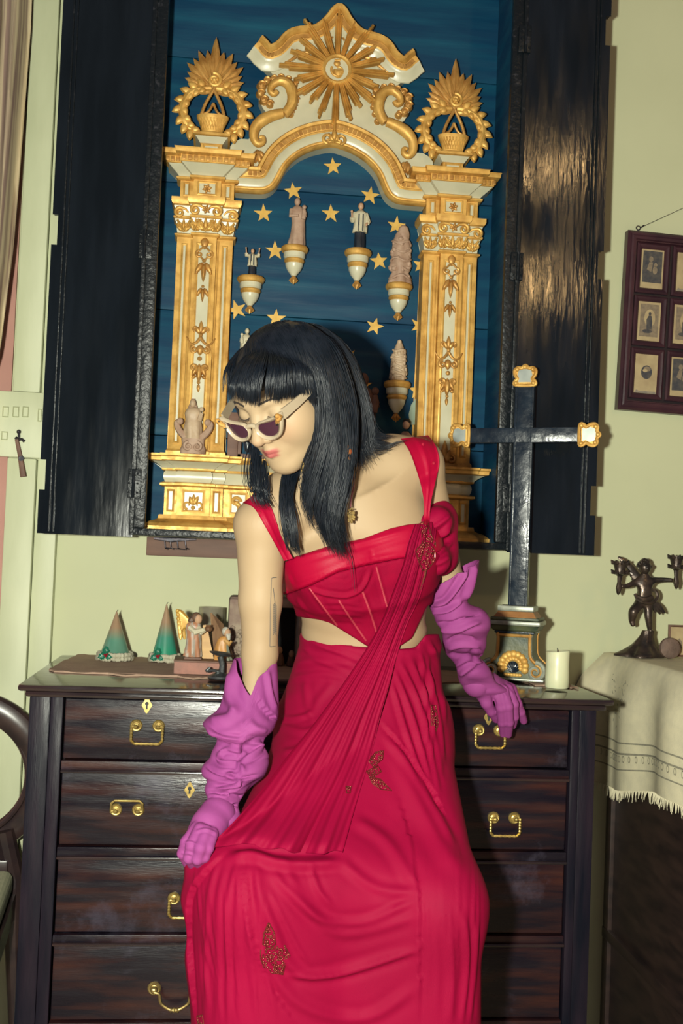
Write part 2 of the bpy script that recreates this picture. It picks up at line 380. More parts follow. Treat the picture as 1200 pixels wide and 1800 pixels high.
def swan_handle(px, py, dr, half=36):
    c = at(px, py, -.538); s = half*.00108; b = MB(); y = -.5345
    for sx in (-1, 1):
        rosette(b, (c[0]+sx*s, y, c[2]), .0125); b.ball((c[0]+sx*s, y-.010, c[2]), .007, 10, 8)
    p = spline([(-s, -.002), (-s+.010, -.006), (-s+.014, -.022), (-s+.03, -.033), (0, -.034), (s-.03, -.033), (s-.014, -.022), (s-.010, -.006), (s, -.002)], 40)
    b.tube([(c[0]+x, y-.016, c[2]+z) for x, z in p], [.0026+.0016*math.exp(-((i-19.5)/3.5)**2) for i in range(40)], 8)
    for k in (-.006, 0, .006): b.lathe([(.0045, -.0012), (.0052, 0), (.0045, .0012)], (c[0]+k, y-.016, c[2]-.034), 10, 'x')
    b.build('handle', 'brassdark', dr)
def escutcheon(px, py, dr):
    c = at(px, py, -.538); b = MB(); P = spline([(0, .014), (.005, .006), (.0085, 0), (.005, -.006), (0, -.014), (-.005, -.006), (-.0085, 0), (-.005, .006)], 32, True)
    b.prism(P+np.array([c[0], c[2]]), -.5335, -.5365, .001)
    b.cur = 1; b.lathe([(.0035, -.0368+.03), (.0035, -.0368+.036)], (c[0], -.531, c[2]+.003), 12, 'y'); b.box(c[0]-.0016, c[0]+.0016, -.5376, -.536, c[2]-.007, c[2]+.003)
    b.build('escutcheon', ['brass', 'hole'], dr)
spec = [[('hang', 259, 1276), ('hang', 860, 1284), ('esc', 258, 1240), ('esc', 859, 1261)],
        [('up', 223, 1424), ('hang', 886, 1438), ('esc', 333, 1389), ('esc', 786, 1393)],
        [('hang', 325, 1580)], [('swan', 308, 1738)], []]
for (z0, z1), items in zip(rows, spec):
    d = MB().box(-.269, .692, -.534, -.502, z0+.002, z1-.002, .003).build('drawer', 'wood', ch)
    for k, px, py in items:
        if k == 'esc': escutcheon(px, py, d)
        elif k == 'swan': swan_handle(px, py, d)
        else: handle(px, py, d, k)

# ---------------------------------------------------------------- altar cabinet: back boards, sides, stars, folding doors
AX = .225                                                      # the altar's own centre line
cb = thing('altar_cabinet', (AX, -.03, 1.228), 'tall black and blue wall cabinet with folded doors around a gilded altar', 'cabinet')
zc = 2.62
for i, (z0, z1) in enumerate(((1.244, 1.462), (1.464, 1.755), (1.757, 2.055), (2.057, 2.352), (2.354, zc))):
    MB().box(AX-.40, AX+.40, -.048-.0006*(i % 2), -.02, z0, z1, .0015).build('back_board', 'blue', cb)
for sx in (-1, 1):
    MB().box(AX+sx*.393, AX+sx*.4085, -.217, -.0495, 1.244, zc).build('side_panel', 'blue', cb)
    MB().box(AX+sx*.383, AX+sx*.4095, -.236, -.2175, 1.244, zc, .004).build('front_stile', 'blackedge', cb)
MB().box(AX-.4095, AX+.4095, -.236, -.02, 1.228, 1.2435, .003).build('bottom_board', 'blackedge', cb)
stars = [(585, 293, 6), (515, 336, 10), (463, 376, 4), (581, 376, 2), (650, 344, -6), (696, 397, -4), (483, 441, 3), (666, 459, 8), (740, 466, -5),
         (485, 560, 0), (658, 574, -14), (416, 545, 20), (638, 678, 2), (612, 627, 30), (737, 573, -20), (733, 686, 6)]
def star_poly(c, r, rot, jit=.1):
    P = []
    for k in range(10):
        a = PI/2+math.radians(rot)+k*PI/5; q = r*(1 if k % 2 == 0 else .40)*(1+random.uniform(-jit, jit)); P.append((c[0]+q*math.cos(a), c[1]+q*math.sin(a)))
    return P
for x, y, rot in stars:
    p = at(x, y, -.05); MB().prism(star_poly((p[0], p[2]), .0215, rot), -.0475, -.0512, .0006).build('star', 'starg', cb)
# doors: two folded leaves each side, outer edges notched round the hinges
def leaf(x0, x1, y0, y1, notches, sx, name):
    """board with the outer edge cut back at the notches"""
    xo, xi = (x0, x1) if sx < 0 else (x1, x0); P = [(xi, 1.226), (xo, 1.226)]
    for a, b_ in notches: P += [(xo, a), (xo-sx*.012, a), (xo-sx*.012, b_), (xo, b_)]
    P += [(xo, zc), (xi, zc)]
    return MB().prism(P, y1, y0, .002)
zn = lambda x, y: at(x, y, -.235)[2]
ntL = [(zn(75, 862), zn(75, 806)), (zn(98, 432), zn(98, 376))]
ntR = [(zn(1045, 908), zn(1045, 853)), (zn(1062, 493), zn(1062, 441)), (zn(1068, 82), zn(1068, 28))]
for sx, nt in ((-1, ntL), (1, ntR)):
    xo = AX+(-.606 if sx < 0 else .607); xi = AX+sx*.411
    d = leaf(min(xo, xi), max(xo, xi), -.237, -.219, [(a, b_) for a, b_ in nt], sx, 'door').build('door', 'black' if sx > 0 else 'blackdoor', cb)
    d2 = MB().box(min(xo-sx*.006, xi), max(xo-sx*.006, xi), -.217, -.197, 1.230, zc, .003).build('door', 'black', cb)
    xb = xo-sx*.022
    for k, (o_, w) in enumerate(((.0, .004), (.009, .003))):
        MB().box(xb-sx*o_-w/2, xb-sx*o_+w/2, -.2415, -.2365, 1.228, zc, .0022).build('door_bead', 'blackedge', d)
    MB().box(xi-sx*.004, xi+sx*.006, -.2405, -.2365, 1.228, zc, .002).build('door_bead', 'blackedge', d)
    hz = [zn(250, 430), zn(240, 850)] if sx < 0 else [zn(910, 70), zn(890, 468), zn(877, 875)]
    for z in hz:
        b = MB().box(xi-sx*.016, xi+sx*.012, -.2435, -.2385, z-.031, z+.031, .0015)
        b.tube([(xi, -.2445, z-.031), (xi, -.2445, z+.031)], .0035, 8)
        for k in (-.02, 0, .02):
            for q in (-.009, .008): b.ball((xi+q, -.2436, z+k), .0024, 6, 4)
        b.build('hinge', 'blackedge', d)
# wooden support board and iron hook plate under the cabinet
p0, p1 = at(258, 944, -.045), at(640, 985, -.045)
props(MB().box(p0[0], p1[0], -.045, -.001, at(258, 976, -.045)[2], 1.2275, .002).build('support_board', 'brown'), 'plain brown wooden board on the wall under the black cabinet', 'board')
hk = thing('hook_rack', at(308, 955, -.06), 'small dark iron hook rack under the cabinet edge', 'hook')
P = lambda x, y, Y=-.055: at(x, y, Y)
MB().tube([P(270, 946), P(300, 949), P(345, 948)], [.003, .006, .002], 8, flat=((0, 1, 0), .5)).build('rack_plate', 'iron', hk)
for x in (291, 301, 313, 327):
    MB().tube([P(x-2, 948), P(x-1, 958), P(x, 964), P(x+4, 965, -.065)], .0016, 6).build('hook', 'iron', hk)
MB().tube([P(290, 963), P(328, 966)], .0013, 6).build('hook_rod', 'iron', hk)
# ---------------------------------------------------------------- the gilded altarpiece
al = thing('altarpiece', (AX, -.08, 1.2436), 'white and gold carved altarpiece with sunburst crest inside the blue cabinet', 'altarpiece')
def A(px, py, Y=-.12):
    p = at(px, py, Y); return np.array([p[0]-AX, p[2]])
def G(P, sx=1): return [(AX+sx*p[0], p[1]) for p in P]
YB, Y1, Y2 = -.0495, -.098, -.114
def plan(xc, w, r, y1=Y1, y2=Y2, yb=YB):
    xc = AX+xc
    if r is None: return [(xc-w, yb), (xc-w, y1), (xc+w, y1), (xc+w, yb)]
    return [(xc-w, yb), (xc-w, y1), (xc-r, y1), (xc-r, y2), (xc+r, y2), (xc+r, y1), (xc+w, y1), (xc+w, yb)]
def band(b, pl, prof):   # prof (out, z)
    k = [(-o, z) for o, z in prof]; b.sweep(pl, k, 'XY')
    n = len(pl); top = offset2(pl, k[-1][0]); bt = offset2(pl, k[0][0])
    b.add([(p[0], p[1], prof[-1][1]) for p in top], [tuple(range(n))]); b.add([(p[0], p[1], prof[0][1]) for p in bt], [tuple(range(n))[::-1]])
def panel(b, x0, x1, z0, z1, y, w=.004, field=True):
    """gold frame round a white field on a face at depth y; b.cur 0 gold, 1 white"""
    if field: b.cur = 1; b.box(x0, x1, y-.0008, y+.004, z0, z1)
    b.cur = 0; b.sweep([(x0, z0), (x1, z0), (x1, z1), (x0, z1)], [(-w*.15, .0), (-w*.15, -.0025), (w*.4, -.0035), (w, -.0022), (w, -.0005)], 'XZ', True, y)
def leafpoly(c, ang, L, W, n=7, tip=.0):
    """pointed leaf outline from c along ang (radians from +x in XZ)"""
    d = np.array([math.cos(ang), math.sin(ang)]); e = np.array([-d[1], d[0]]); up = []; dn = []
    for i in range(n+1):
        t = i/n; h = W*math.sin(PI*min(1, t**.8))**.8
        p = np.array(c)+d*L*t; up.append(p+e*h); dn.append(p-e*h)
    return [tuple(p) for p in dn]+[tuple(p) for p in up[::-1][1:-1]]
def leaf_(b, x, z, ang, L, W, y, h=None): b.puff(leafpoly((x, z), math.radians(ang), L, W), y, h or W*.9, 3)
def curl(b, c, r0, r1, a0, a1, y, R=(.003, .0015), n=22):
    """spiral tube from radius r0 to r1 turning from a0 to a1 (degrees)"""
    T = np.linspace(0, 1, n); b.tube([(c[0]+(r0+(r1-r0)*t)*math.cos(math.radians(a0+(a1-a0)*t)), y, c[1]+(r0+(r1-r0)*t)*math.sin(math.radians(a0+(a1-a0)*t))) for t in T],
           [R[0]+(R[1]-R[0])*t for t in T], 8)
def flower(b, x, z, r, y, k=6):
    for i in range(k): leaf_(b, x, z, 360*i/k+15, r, r*.3, y, r*.35)
    b.ball((x, y-r*.3, z), r*.28, 8, 5)
GW = ['gold', 'white']
for sx in (-1, 1):
    xc = sx*.286
    # pedestal
    b = MB(); pl = plan(xc, .066, .037)
    band(b, pl, [(.040, 1.2437), (.042, 1.2445), (.042, 1.252), (.036, 1.257), (.030, 1.262), (.018, 1.266), (.012, 1.270), (.010, 1.2785)])
    band(b, pl, [(0, 1.2786), (0, 1.3425)])
    band(b, pl, [(.006, 1.343), (.011, 1.3455), (.011, 1.350), (.004, 1.353)])
    b.cur = 1; band(b, pl, [(0, 1.3532), (.003, 1.360), (.004, 1.367), (.003, 1.374), (0, 1.3785)])
    b.cur = 0; band(b, pl, [(.004, 1.3787), (.008, 1.381), (.008, 1.3845)])
    b.cur = 1; band(b, pl, [(.008, 1.3846), (.011, 1.388), (.018, 1.393), (.028, 1.398)])
    b.cur = 0; band(b, pl, [(.030, 1.3982), (.036, 1.400), (.037, 1.407), (.040, 1.410), (.040, 1.4145)])
    panel(b, AX+xc-.025, AX+xc+.025, 1.286, 1.336, Y2, .005)
    for q in (-1, 1): panel(b, AX+xc+q*.0515-.008, AX+xc+q*.0515+.008, 1.286, 1.336, Y1, .004)
    pd = b.build('pedestal', GW, al)
    b = MB(); X = AX+xc; y = Y2-.001
    for a, L_, w in ((115, .022, .006), (62, .024, .006), (88, .026, .0045)): leaf_(b, X, 1.302, a, L_, w, y, .006)
    curl(b, (X-.012, 1.302), .010, .002, -90, -400, y-.003); curl(b, (X+.012, 1.302), .010, .002, -90, 220, y-.003)
    b.ball((X, y-.003, 1.296), .005, 8, 6); b.build('carved_leaf', 'gold', pd)
    # shaft
    b = MB(); pl = plan(xc, .0635, .0265)
    band(b, pl, [(.004, 1.4147), (.004, 1.424), (.001, 1.428), (0, 1.43), (0, 1.9145)])
    panel(b, X-.0185, X+.0185, 1.442, 1.900, Y2, .0055)
    for q in (-1, 1):
        panel(b, X+q*.046-.0065, X+q*.046+.0065, 1.442, 1.900, Y1, .004)
        b.tube([(X+q*.0295, Y1-.003, 1.43), (X+q*.0295, Y1-.003, 1.91)], .0028, 8)
    sh = b.build('shaft', GW, al)
    zz = lambda y: 1.914-(y-412)*.001284
    def orn(name, f):
        b = MB(); f(b); b.build(name, 'gold2', sh)
    y = Y2-.0015
    def top_(b):
        leaf_(b, X, zz(413), -90, .028, .010, y, .006)
        for q in (-1, 1):
            curl(b, (X+q*.011, zz(444)), .008, .002, 90-q*20, 90-q*420, y-.003, (.0035, .0018)); b.tube([(X, y-.003, zz(430)), (X+q*.007, y-.004, zz(434)), (X+q*.012, y-.003, zz(438))], .0026, 6)
            b.tube([(X+q*.010, y-.003, zz(447)), (X+q*.004, y-.003, zz(452)), (X, y-.003, zz(456))], .0022, 6)
    orn('carved_curl', top_)
    def bell(z, s):
        def f(b):
            b.ball((X, y-.003, z), .0048*s, 8, 6)
            for q in (-1, 1):
                leaf_(b, X+q*.003*s, z-.003*s, -90+q*30, .034*s, .0065*s, y, .006); leaf_(b, X+q*.012*s, z-.026*s, -90+q*55, .009*s, .003*s, y, .004)
            leaf_(b, X, z-.004*s, -90, .046*s, .006*s, y, .009)
        return f
    orn('carved_bellflower', bell(zz(455), 1)); orn('carved_bellflower', bell(zz(501), .72))
    def mid(b):
        for a, L_ in ((90, .032), (55, .024), (125, .024)): leaf_(b, X, zz(586), a, L_, .006, y, .006)
        for q in (-1, 1): curl(b, (X+q*.012, zz(577)), .006, .002, 270, 270+q*360, y-.002, (.0028, .0016))
        b.ball((X, y-.004, zz(588)), .0048, 8, 6); b.ball((X, y-.004, zz(630)), .0055, 8, 6)
        for q in (-1, 1):
            p = spline([(X, zz(592)), (X+q*.010, zz(602)), (X+q*.022, zz(604)), (X+q*.032, zz(592))], 14)
            b.tube([(a_[0], y-.003, a_[1]) for a_ in p], np.linspace(.0042, .0012, 14), 8)
            curl(b, (X+q*.013, zz(614)), .009, .002, 90, 90-q*420, y-.003, (.004, .002))
        leaf_(b, X, zz(604), -90, .026, .009, y, .007)
    orn('carved_scroll', mid)
    def low(b):
        for q in (-1, 1):
            curl(b, (X+q*.013, zz(646)), .007, .002, 180 if q > 0 else 0, (180 if q > 0 else 0)-q*420, y-.003, (.004, .002))
            leaf_(b, X+q*.003, zz(642), -90+q*28, .030, .0065, y, .007); leaf_(b, X+q*.006, zz(660), -90+q*60, .014, .004, y, .005)
        leaf_(b, X, zz(638), -90, .044, .008, y, .010); b.ball((X, y-.003, zz(672)), .004, 8, 6); leaf_(b, X, zz(674), -90, .020, .004, y, .005)
    orn('carved_husk', low)
    def flame(b):
        for a, L_ in ((90, .05), (65, .032), (115, .032), (40, .02), (140, .02)): leaf_(b, X, zz(790), a, L_, .008, y, .008)
        for q in (-1, 1): curl(b, (X+q*.016, zz(785)), .010, .002, 90, 90-q*420, y-.003, (.004, .002))
    if sx > 0: orn('carved_flame', flame)
    # capital
    b = MB(); pl = plan(xc, .0635, .0265)
    band(b, pl, [(.001, 1.9147), (.006, 1.918), (.006, 1.921), (.001, 1.924)])
    b.cur = 1; band(b, pl, [(.000, 1.9242), (.002, 1.94), (.006, 1.955)])
    b.cur = 0; band(b, pl, [(.008, 1.9552), (.010, 1.957), (.010, 1.961), (.006, 1.963)])
    b.cur = 1; band(b, pl, [(.004, 1.9632), (.006, 1.975), (.010, 1.985)])
    b.cur = 0; band(b, pl, [(.008, 1.9852), (.013, 1.988), (.016, 1.994), (.016, 2.0035)])
    cp = b.build('capital', GW, al)
    b = MB(); yv = Y2-.014
    for q in (-1, 1):
        curl(b, (X+q*.024, 1.971), .0115, .002, 90, 90-q*500, yv, (.0042, .0025)); b.tube([(X+q*.024, yv, 1.9825), (X+q*.012, yv, 1.981), (X+q*.004, yv+.002, 1.975)], [.004, .0034, .0018], 8)
        curl(b, (X+q*.060, 1.968), .0115, .002, 90, 90-q*500, Y1-.012, (.0042, .0025)); b.tube([(X+q*.060, Y1-.012, 1.9795), (X+q*.047, Y1-.010, 1.977), (X+q*.040, Y1-.008, 1.970)], [.004, .003, .0018], 8)
    b.build('volute', 'gold', cp)
    b = MB(); flower(b, X, 1.974, .011, Y2-.013); b.build('carved_rosette', 'gold2', cp)
    b = MB()
    def acan(x, y, s=1):
        for q in (-1, 1):
            curl(b, (x+q*.010*s, 1.940), .0085*s, .002, 270, 270+q*330, y-.004, (.0036, .0022)); leaf_(b, x+q*.002, 1.926, 90-q*38, .030*s, .006*s, y, .006)
        leaf_(b, x, 1.926, 90, .036, .005*s, y, .007); b.tube([(x-.018*s, y-.004, 1.952), (x, y-.006, 1.926), (x+.018*s, y-.004, 1.952)], .003, 8)
    acan(X, Y2-.004); acan(X-.022, Y2-.003, .6); acan(X+.022, Y2-.003, .6)
    for q in (-1, 1): acan(X+q*.050, Y1-.004, .8)
    b.build('carved_acanthus', 'gold', cp)
    # frieze block and cornice
    b = MB(); pl = plan(xc, .0615, .0310)
    band(b, pl, [(0, 2.0036), (0, 2.0455)])
    panel(b, X-.022, X+.022, 2.010, 2.041, Y2, .004)
    for q in (-1, 1): panel(b, X+q*.047-.007, X+q*.047+.007, 2.010, 2.041, Y1, .0035)
    band(b, pl, [(.005, 2.0457), (.009, 2.048), (.009, 2.052), (.004, 2.0545)])
    b.cur = 1; band(b, pl, [(.004, 2.0546), (.008, 2.059), (.017, 2.066), (.028, 2.0755)])
    b.cur = 0; band(b, pl, [(.028, 2.0757), (.030, 2.0765), (.030, 2.091)]); band(b, pl, [(.034, 2.0912), (.042, 2.094), (.043, 2.102), (.045, 2.1045)])
    en = b.build('cornice', GW, al)
    b = MB(); flower(b, X, 2.0255, .012, Y2-.001); b.build('carved_rosette', 'gold2', en)
    b = MB()
    for i in range(9): b.box(X-.054+i*.0135-.0045, X-.054+i*.0135+.0045, Y2-.0345, Y2-.030, 2.0785, 2.089, .001)
    for q in (-1, 1):
        for i in range(3): b.box(X+q*(.068+i*.0115)-.004, X+q*(.068+i*.0115)+.004, Y1-.0345, Y1-.030, 2.0785, 2.089, .001)
    b.build('dentil_row', 'gold2', en)
    # finial: little plinth, basket, arms, plume
    fx = AX+sx*.281; yf = -.105
    b = MB(); pl = [(fx-.024, YB), (fx-.024, yf-.008), (fx+.024, yf-.008), (fx+.024, YB)]
    band(b, pl, [(.003, 2.105), (.003, 2.111), (0, 2.113), (0, 2.128), (.002, 2.130)])
    b.cur = 1; band(b, pl, [(.002, 2.1302), (.008, 2.138), (.013, 2.143)]); b.cur = 0; band(b, pl, [(.013, 2.1432), (.018, 2.145), (.018, 2.1505)])
    panel(b, fx-.018, fx+.018, 2.114, 2.127, yf-.008, .003)
    b.build('finial_plinth', GW, al)
    b = MB(); b.lathe([(.026, 2.1507), (.026, 2.156), (.024, 2.158), (.028, 2.172), (.036, 2.190), (.037, 2.196), (.0, 2.196)][:-1]+[(.030, 2.1965)], (fx, yf, 0), 24, sy=.55)
    for a in np.linspace(-1, 1, 9):
        for q in (-1, 1):
            pts = []
            for t in np.linspace(0, 1, 6):
                ang = -PI/2+(a+q*.35*(t-.5))*.9; r = .0245+.010*t; pts.append((fx+r*math.cos(ang), yf+.55*r*math.sin(ang), 2.161+.027*t))
            b.tube(pts, .0011, 5)
    fb = b.build('finial', 'gold', al)
    for q in (-1, 1):
        b = MB(); p = spline([(fx+q*.006, 2.262), (fx+q*.030, 2.258), (fx+q*.055, 2.243), (fx+q*.069, 2.212), (fx+q*.062, 2.180), (fx+q*.046, 2.160)], 26)
        b.tube([(a_[0], yf, a_[1]) for a_ in p], np.interp(np.linspace(0, 1, 26), [0, .4, .8, 1], [.007, .011, .010, .004]), 10)
        for i in range(3, 25, 3):
            t = p[i]-p[i-1]; ang = math.degrees(math.atan2(t[1], t[0]))
            leaf_(b, p[i][0], p[i][1], ang+q*50, .028, .009, yf-.004, .006); leaf_(b, p[i][0], p[i][1], ang-q*40, .022, .008, yf-.006, .005)
        b.build('acanthus_arm', 'gold', fb)
        b = MB(); p = spline([(fx+q*.026, 2.197), (fx+q*.018, 2.222), (fx+q*.004, 2.250), (fx-q*.002, 2.262)], 12); b.tube([(a_[0], yf-.006, a_[1]) for a_ in p], .0038, 8)
        p = spline([(fx+q*.026, 2.197), (fx+q*.010, 2.206), (fx, 2.226)], 8); b.tube([(a_[0], yf-.004, a_[1]) for a_ in p], .003, 8); b.build('ribbon', 'gold2', fb)
    nb = 17
    for i in range(nb):
        a = -98+196*i/(nb-1); L_ = np.interp(abs(a), [0, 12, 30, 50, 75, 100], [.122, .098, .094, .085, .070, .052])*(1 if i % 2 == 0 else .92)
        b = MB(); P = leafpoly((fx, 2.262), math.radians(90-a), L_, .0125, 8); b.puff(P, yf+.002-.0006*(i % 2), .006, 3)
        d = (math.cos(math.radians(90-a)), math.sin(math.radians(90-a))); b.tube([(fx+d[0]*L_*t, yf-.0045, 2.262+d[1]*L_*t) for t in (.1, .5, .9)], [.0016, .0014, .0006], 5)
        b.build('leaf', 'gold2', fb)
    b = MB(); curl(b, (fx, 2.277), .0165, .006, 100, -330, yf-.011, (.0042, .0042), 30)
    for k in range(5): leaf_(b, fx, 2.277, 72*k+20, .012, .005, yf-.006, .008)
    b.ball((fx, yf-.012, 2.277), .006); b.build('carved_knot', 'gold', fb)
# arch board with ogee opening
half = [A(417, 331), A(445, 333), A(463, 333), A(474, 330), A(485, 322), A(494, 308), A(503, 291), A(514, 278), A(530, 266), A(550, 257), A(570, 252), A(585, 250)]
half[-1][0] = 0.; half[0][0] = -.2225
zf = half[0][1]
op = [tuple(p) for p in half]+[(-p[0], p[1]) for p in half[::-1][1:]]
op = [tuple(p) for p in spline(op, 60)]
out = [A(404, 262), A(405, 248), A(412, 240), A(424, 235), A(437, 236), A(447, 226), A(462, 205), A(470, 190), A(463, 181), A(456, 166), A(455, 148), A(462, 132), A(478, 126), A(480, 120), A(462, 100), A(458, 80)]
top = [A(457, 72), A(473, 84), A(484, 82), A(495, 74), A(505, 62), A(516, 55), A(530, 52), A(545, 51), A(558, 48), A(570, 40), A(582, 28), A(590, 17), A(597, 12)]
top[-1][0] = 0
left = [(-.2225, zf), (-.2225, 2.1035)]+[tuple(p) for p in out]+[tuple(p) for p in top]
outline = left+[(-p[0], p[1]) for p in left[::-1][1:]]
b = MB(); nO = len(op)
# board as strip between the opening and the outline, resampled to the same count
def resample(P, n):
    P = np.array(P, float); s = np.r_[0, np.cumsum(np.linalg.norm(np.diff(P, axis=0), axis=1))]; u = np.linspace(0, s[-1], n)
    return np.stack([np.interp(u, s, P[:, 0]), np.interp(u, s, P[:, 1])], 1)
poly = [tuple(p) for p in op]+[tuple(p) for p in outline[::-1][1:-1]]
b.prism(G(poly), YB, -.088)
board = b.build('arch_board', 'white', al, smooth=20)
yA = -.088
b = MB(); b.sweep(G(op), [(-.001, 0), (-.001, -.012), (.002, -.016), (.006, -.015), (.008, -.011), (.010, -.012), (.013, -.011), (.014, -.004), (.0142, 0)], 'XZ', False, yA); b.build('arch_fillet', 'gold', al, smooth=50)
b = MB(); b.sweep(G(op), [(.0144, 0), (.0144, -.003), (.020, -.004), (.028, -.010), (.031, -.014), (.031, 0)], 'XZ', False, yA); b.build('arch_cove', 'white', al, smooth=50)
b = MB(); b.sweep(G(op), [(.0312, 0), (.0312, -.014), (.034, -.016), (.036, -.014), (.048, -.016), (.050, -.021), (.056, -.022), (.059, -.018), (.059, 0)], 'XZ', False, yA); hb = b.build('arch_hood', 'gold', al, smooth=50)
mid_ = offset2(op, .042); mid_ = resample(mid_, 52); b = MB()
for i in range(3, 49):
    t = mid_[i+1]-mid_[i-1]; a = math.atan2(t[1], t[0]); c, s_ = math.cos(a), math.sin(a)
    Q = [(mid_[i][0]+c*u-s_*v, mid_[i][1]+s_*u+c*v) for u, v in ((-.0036, -.004), (.0036, -.004), (.0036, .004), (-.0036, .004))]
    b.prism(G(Q), yA-.014, yA-.0195, .001)
b.build('bead_row', 'gold2', hb)
# little fleur at the crown of the arch
b = MB(); z0 = half[-1][1]; yk = -.110
for q in (-1, 1): curl(b, (AX+q*.015, z0+.012), .012, .003, 270, 270+q*400, yk, (.004, .0025)); leaf_(b, AX, z0+.004, 90-q*32, .026, .006, yk+.002, .007)
leaf_(b, AX, z0+.002, 90, .036, .007, yk, .009); b.build('carved_fleur', 'gold', board)
# crest moulding
tp = [tuple(p) for p in [A(456, 66), A(464, 74)]+top[1:]]; tp = tp+[(-p[0], p[1]) for p in tp[::-1][1:]]
tp = [tuple(p) for p in spline(tp, 66)]
b = MB(); b.sweep(G(tp), [(-.0175, 0), (-.0175, -.015), (-.012, -.017), (-.003, -.018), (-.001, -.024), (.004, -.030), (.010, -.030), (.013, -.024), (.013, 0)], 'XZ', False, yA); cm = b.build('crest_moulding', 'gold', al, smooth=50)
b = MB(); b.sweep(G(tp), [(-.042, 0), (-.041, -.003), (-.032, -.006), (-.024, -.012), (-.019, -.0155), (-.0177, -.0155), (-.0177, 0)], 'XZ', False, yA); b.build('crest_cove', 'white', al, smooth=50)
md = resample(offset2(tp, -.010), 64); b = MB()
for i in range(2, 62):
    t = md[i+1]-md[i-1]; a = math.atan2(t[1], t[0]); c, s_ = math.cos(a), math.sin(a)
    Q = [(md[i][0]+c*u-s_*v, md[i][1]+s_*u+c*v) for u, v in ((-.0028, -.004), (.0028, -.004), (.0028, .004), (-.0028, .004))]
    b.prism(G(Q), yA-.016, yA-.0205, .001)
b.build('bead_row', 'gold2', cm)
# inner crest lines and shell behind the top ray
b = MB()
for q in (-1, 1):
    p = spline([(q*.012, A(597, 60)[1]), (q*.025, A(597, 52)[1]), (q*.030, A(597, 40)[1]), (q*.018, A(597, 33)[1])], 14); b.tube([(AX+a_[0], yA-.004, a_[1]) for a_ in p], np.linspace(.006, .003, 14), 8)
    leaf_(b, AX+q*.014, A(597, 62)[1], 90-q*20, .034, .006, yA, .008)
    p = spline([tuple(q*np.array([-1, 0])*A(473, 104)[0]*-1*np.array([1, 1]))][:0]+[(q*abs(A(493, 106)[0]), A(493, 106)[1]), (q*abs(A(512, 96)[0]), A(512, 96)[1]), (q*abs(A(530, 84)[0]), A(530, 84)[1]), (q*abs(A(548, 82)[0]), A(548, 82)[1])], 14)
    b.tube([(AX+a_[0], yA-.002, a_[1]) for a_ in p], .0045, 8)
b.build('carved_shell', 'gold2', board)
# scrolls at both sides of the crest
for q in (-1, 1):
    m = lambda L_: [(AX-q*a_[0], a_[1]) for a_ in L_]
    b = MB(); p = spline(m([A(487, 158), A(481, 163), A(475, 157), A(479, 147), A(492, 140), A(507, 146), A(514, 163), A(512, 182), A(500, 199)]), 40)
    b.tube([(a_[0], -.112, a_[1]) for a_ in p], np.interp(np.linspace(0, 1, 40), [0, .3, .7, 1], [.006, .008, .013, .011]), 12)
    p = spline(m([A(497, 196), A(480, 200), A(462, 208), A(449, 221), A(446, 238), A(453, 250), A(462, 247), A(462, 239), A(456, 239)]), 40)
    b.tube([(a_[0], -.110, a_[1]) for a_ in p], np.interp(np.linspace(0, 1, 40), [0, .25, .6, 1], [.011, .014, .009, .004]), 12)
    sc_ = b.build('crest_scroll', 'gold', al)
    b = MB()
    for (x0, y0, ang, L_, w) in ((452, 254, 252, .040, .009), (450, 256, 268, .032, .007), (455, 256, 236, .026, .007)):
        c = m([A(x0, y0)])[0]; leaf_(b, c[0], c[1], ang if q > 0 else 180-ang, L_, w, -.09, .010)
    b.build('carved_leaf', 'gold2', sc_)
    b = MB()
    for x0, y0, r in ((461, 142, .013), (470, 134, .011), (482, 131, .010), (494, 129, .010), (507, 132, .009), (459, 156, .012), (465, 168, .012), (475, 175, .010), (520, 140, .008), (524, 155, .008), (522, 168, .008), (518, 180, .008), (512, 192, .009)):
        c = m([A(x0, y0)])[0]; b.puff([(c[0]+r*math.cos(t), c[1]+r*math.sin(t)) for t in np.linspace(0, 2*PI, 12, endpoint=False)], -.085, .017, 3); curl(b, c, r*.75, .002, 0, 400, -.100, (.0028, .0016), 14)
    b.build('carved_foliage', 'gold2', sc_)
# sunburst
sc0 = A(595, 120); SX, SZ = AX+.0, sc0[1]; yS = -.118
b = MB(); b.cur = 0
b.lathe([(.038, yS+.030), (.038, yS+.004), (.036, yS), (.032, yS-.003), (.028, yS), (.0265, yS+.006)], (SX, 0, SZ), 40, 'y')
b.cur = 1; b.lathe([(.0267, yS+.030), (.0267, yS+.0055)], (SX, 0, SZ), 40, 'y')
b.cur = 0; curl(b, (SX+.002, SZ-.003), .016, .008, 150, 470, yS+.004, (.003, .003)); b.puff([(SX+.003+.013*math.cos(t), SZ-.007+.011*math.sin(t)+.003*math.cos(2*t)) for t in np.linspace(0, 2*PI, 16, endpoint=False)], yS+.005, .008, 3)
b.ball((SX-.001, yS+.001, SZ+.012), (.008, .005, .007), 10, 6); b.tube([(SX-.007, yS, SZ+.019), (SX+.006, yS, SZ+.020)], .0028, 6)
sb = b.build('sunburst', GW, al)
rl = {0: 1.0, 1: .86, 2: .98, 3: .78, 4: .82, 5: .96, 6: .74, 7: .84, 8: .72, 9: .86, 10: 1.02}
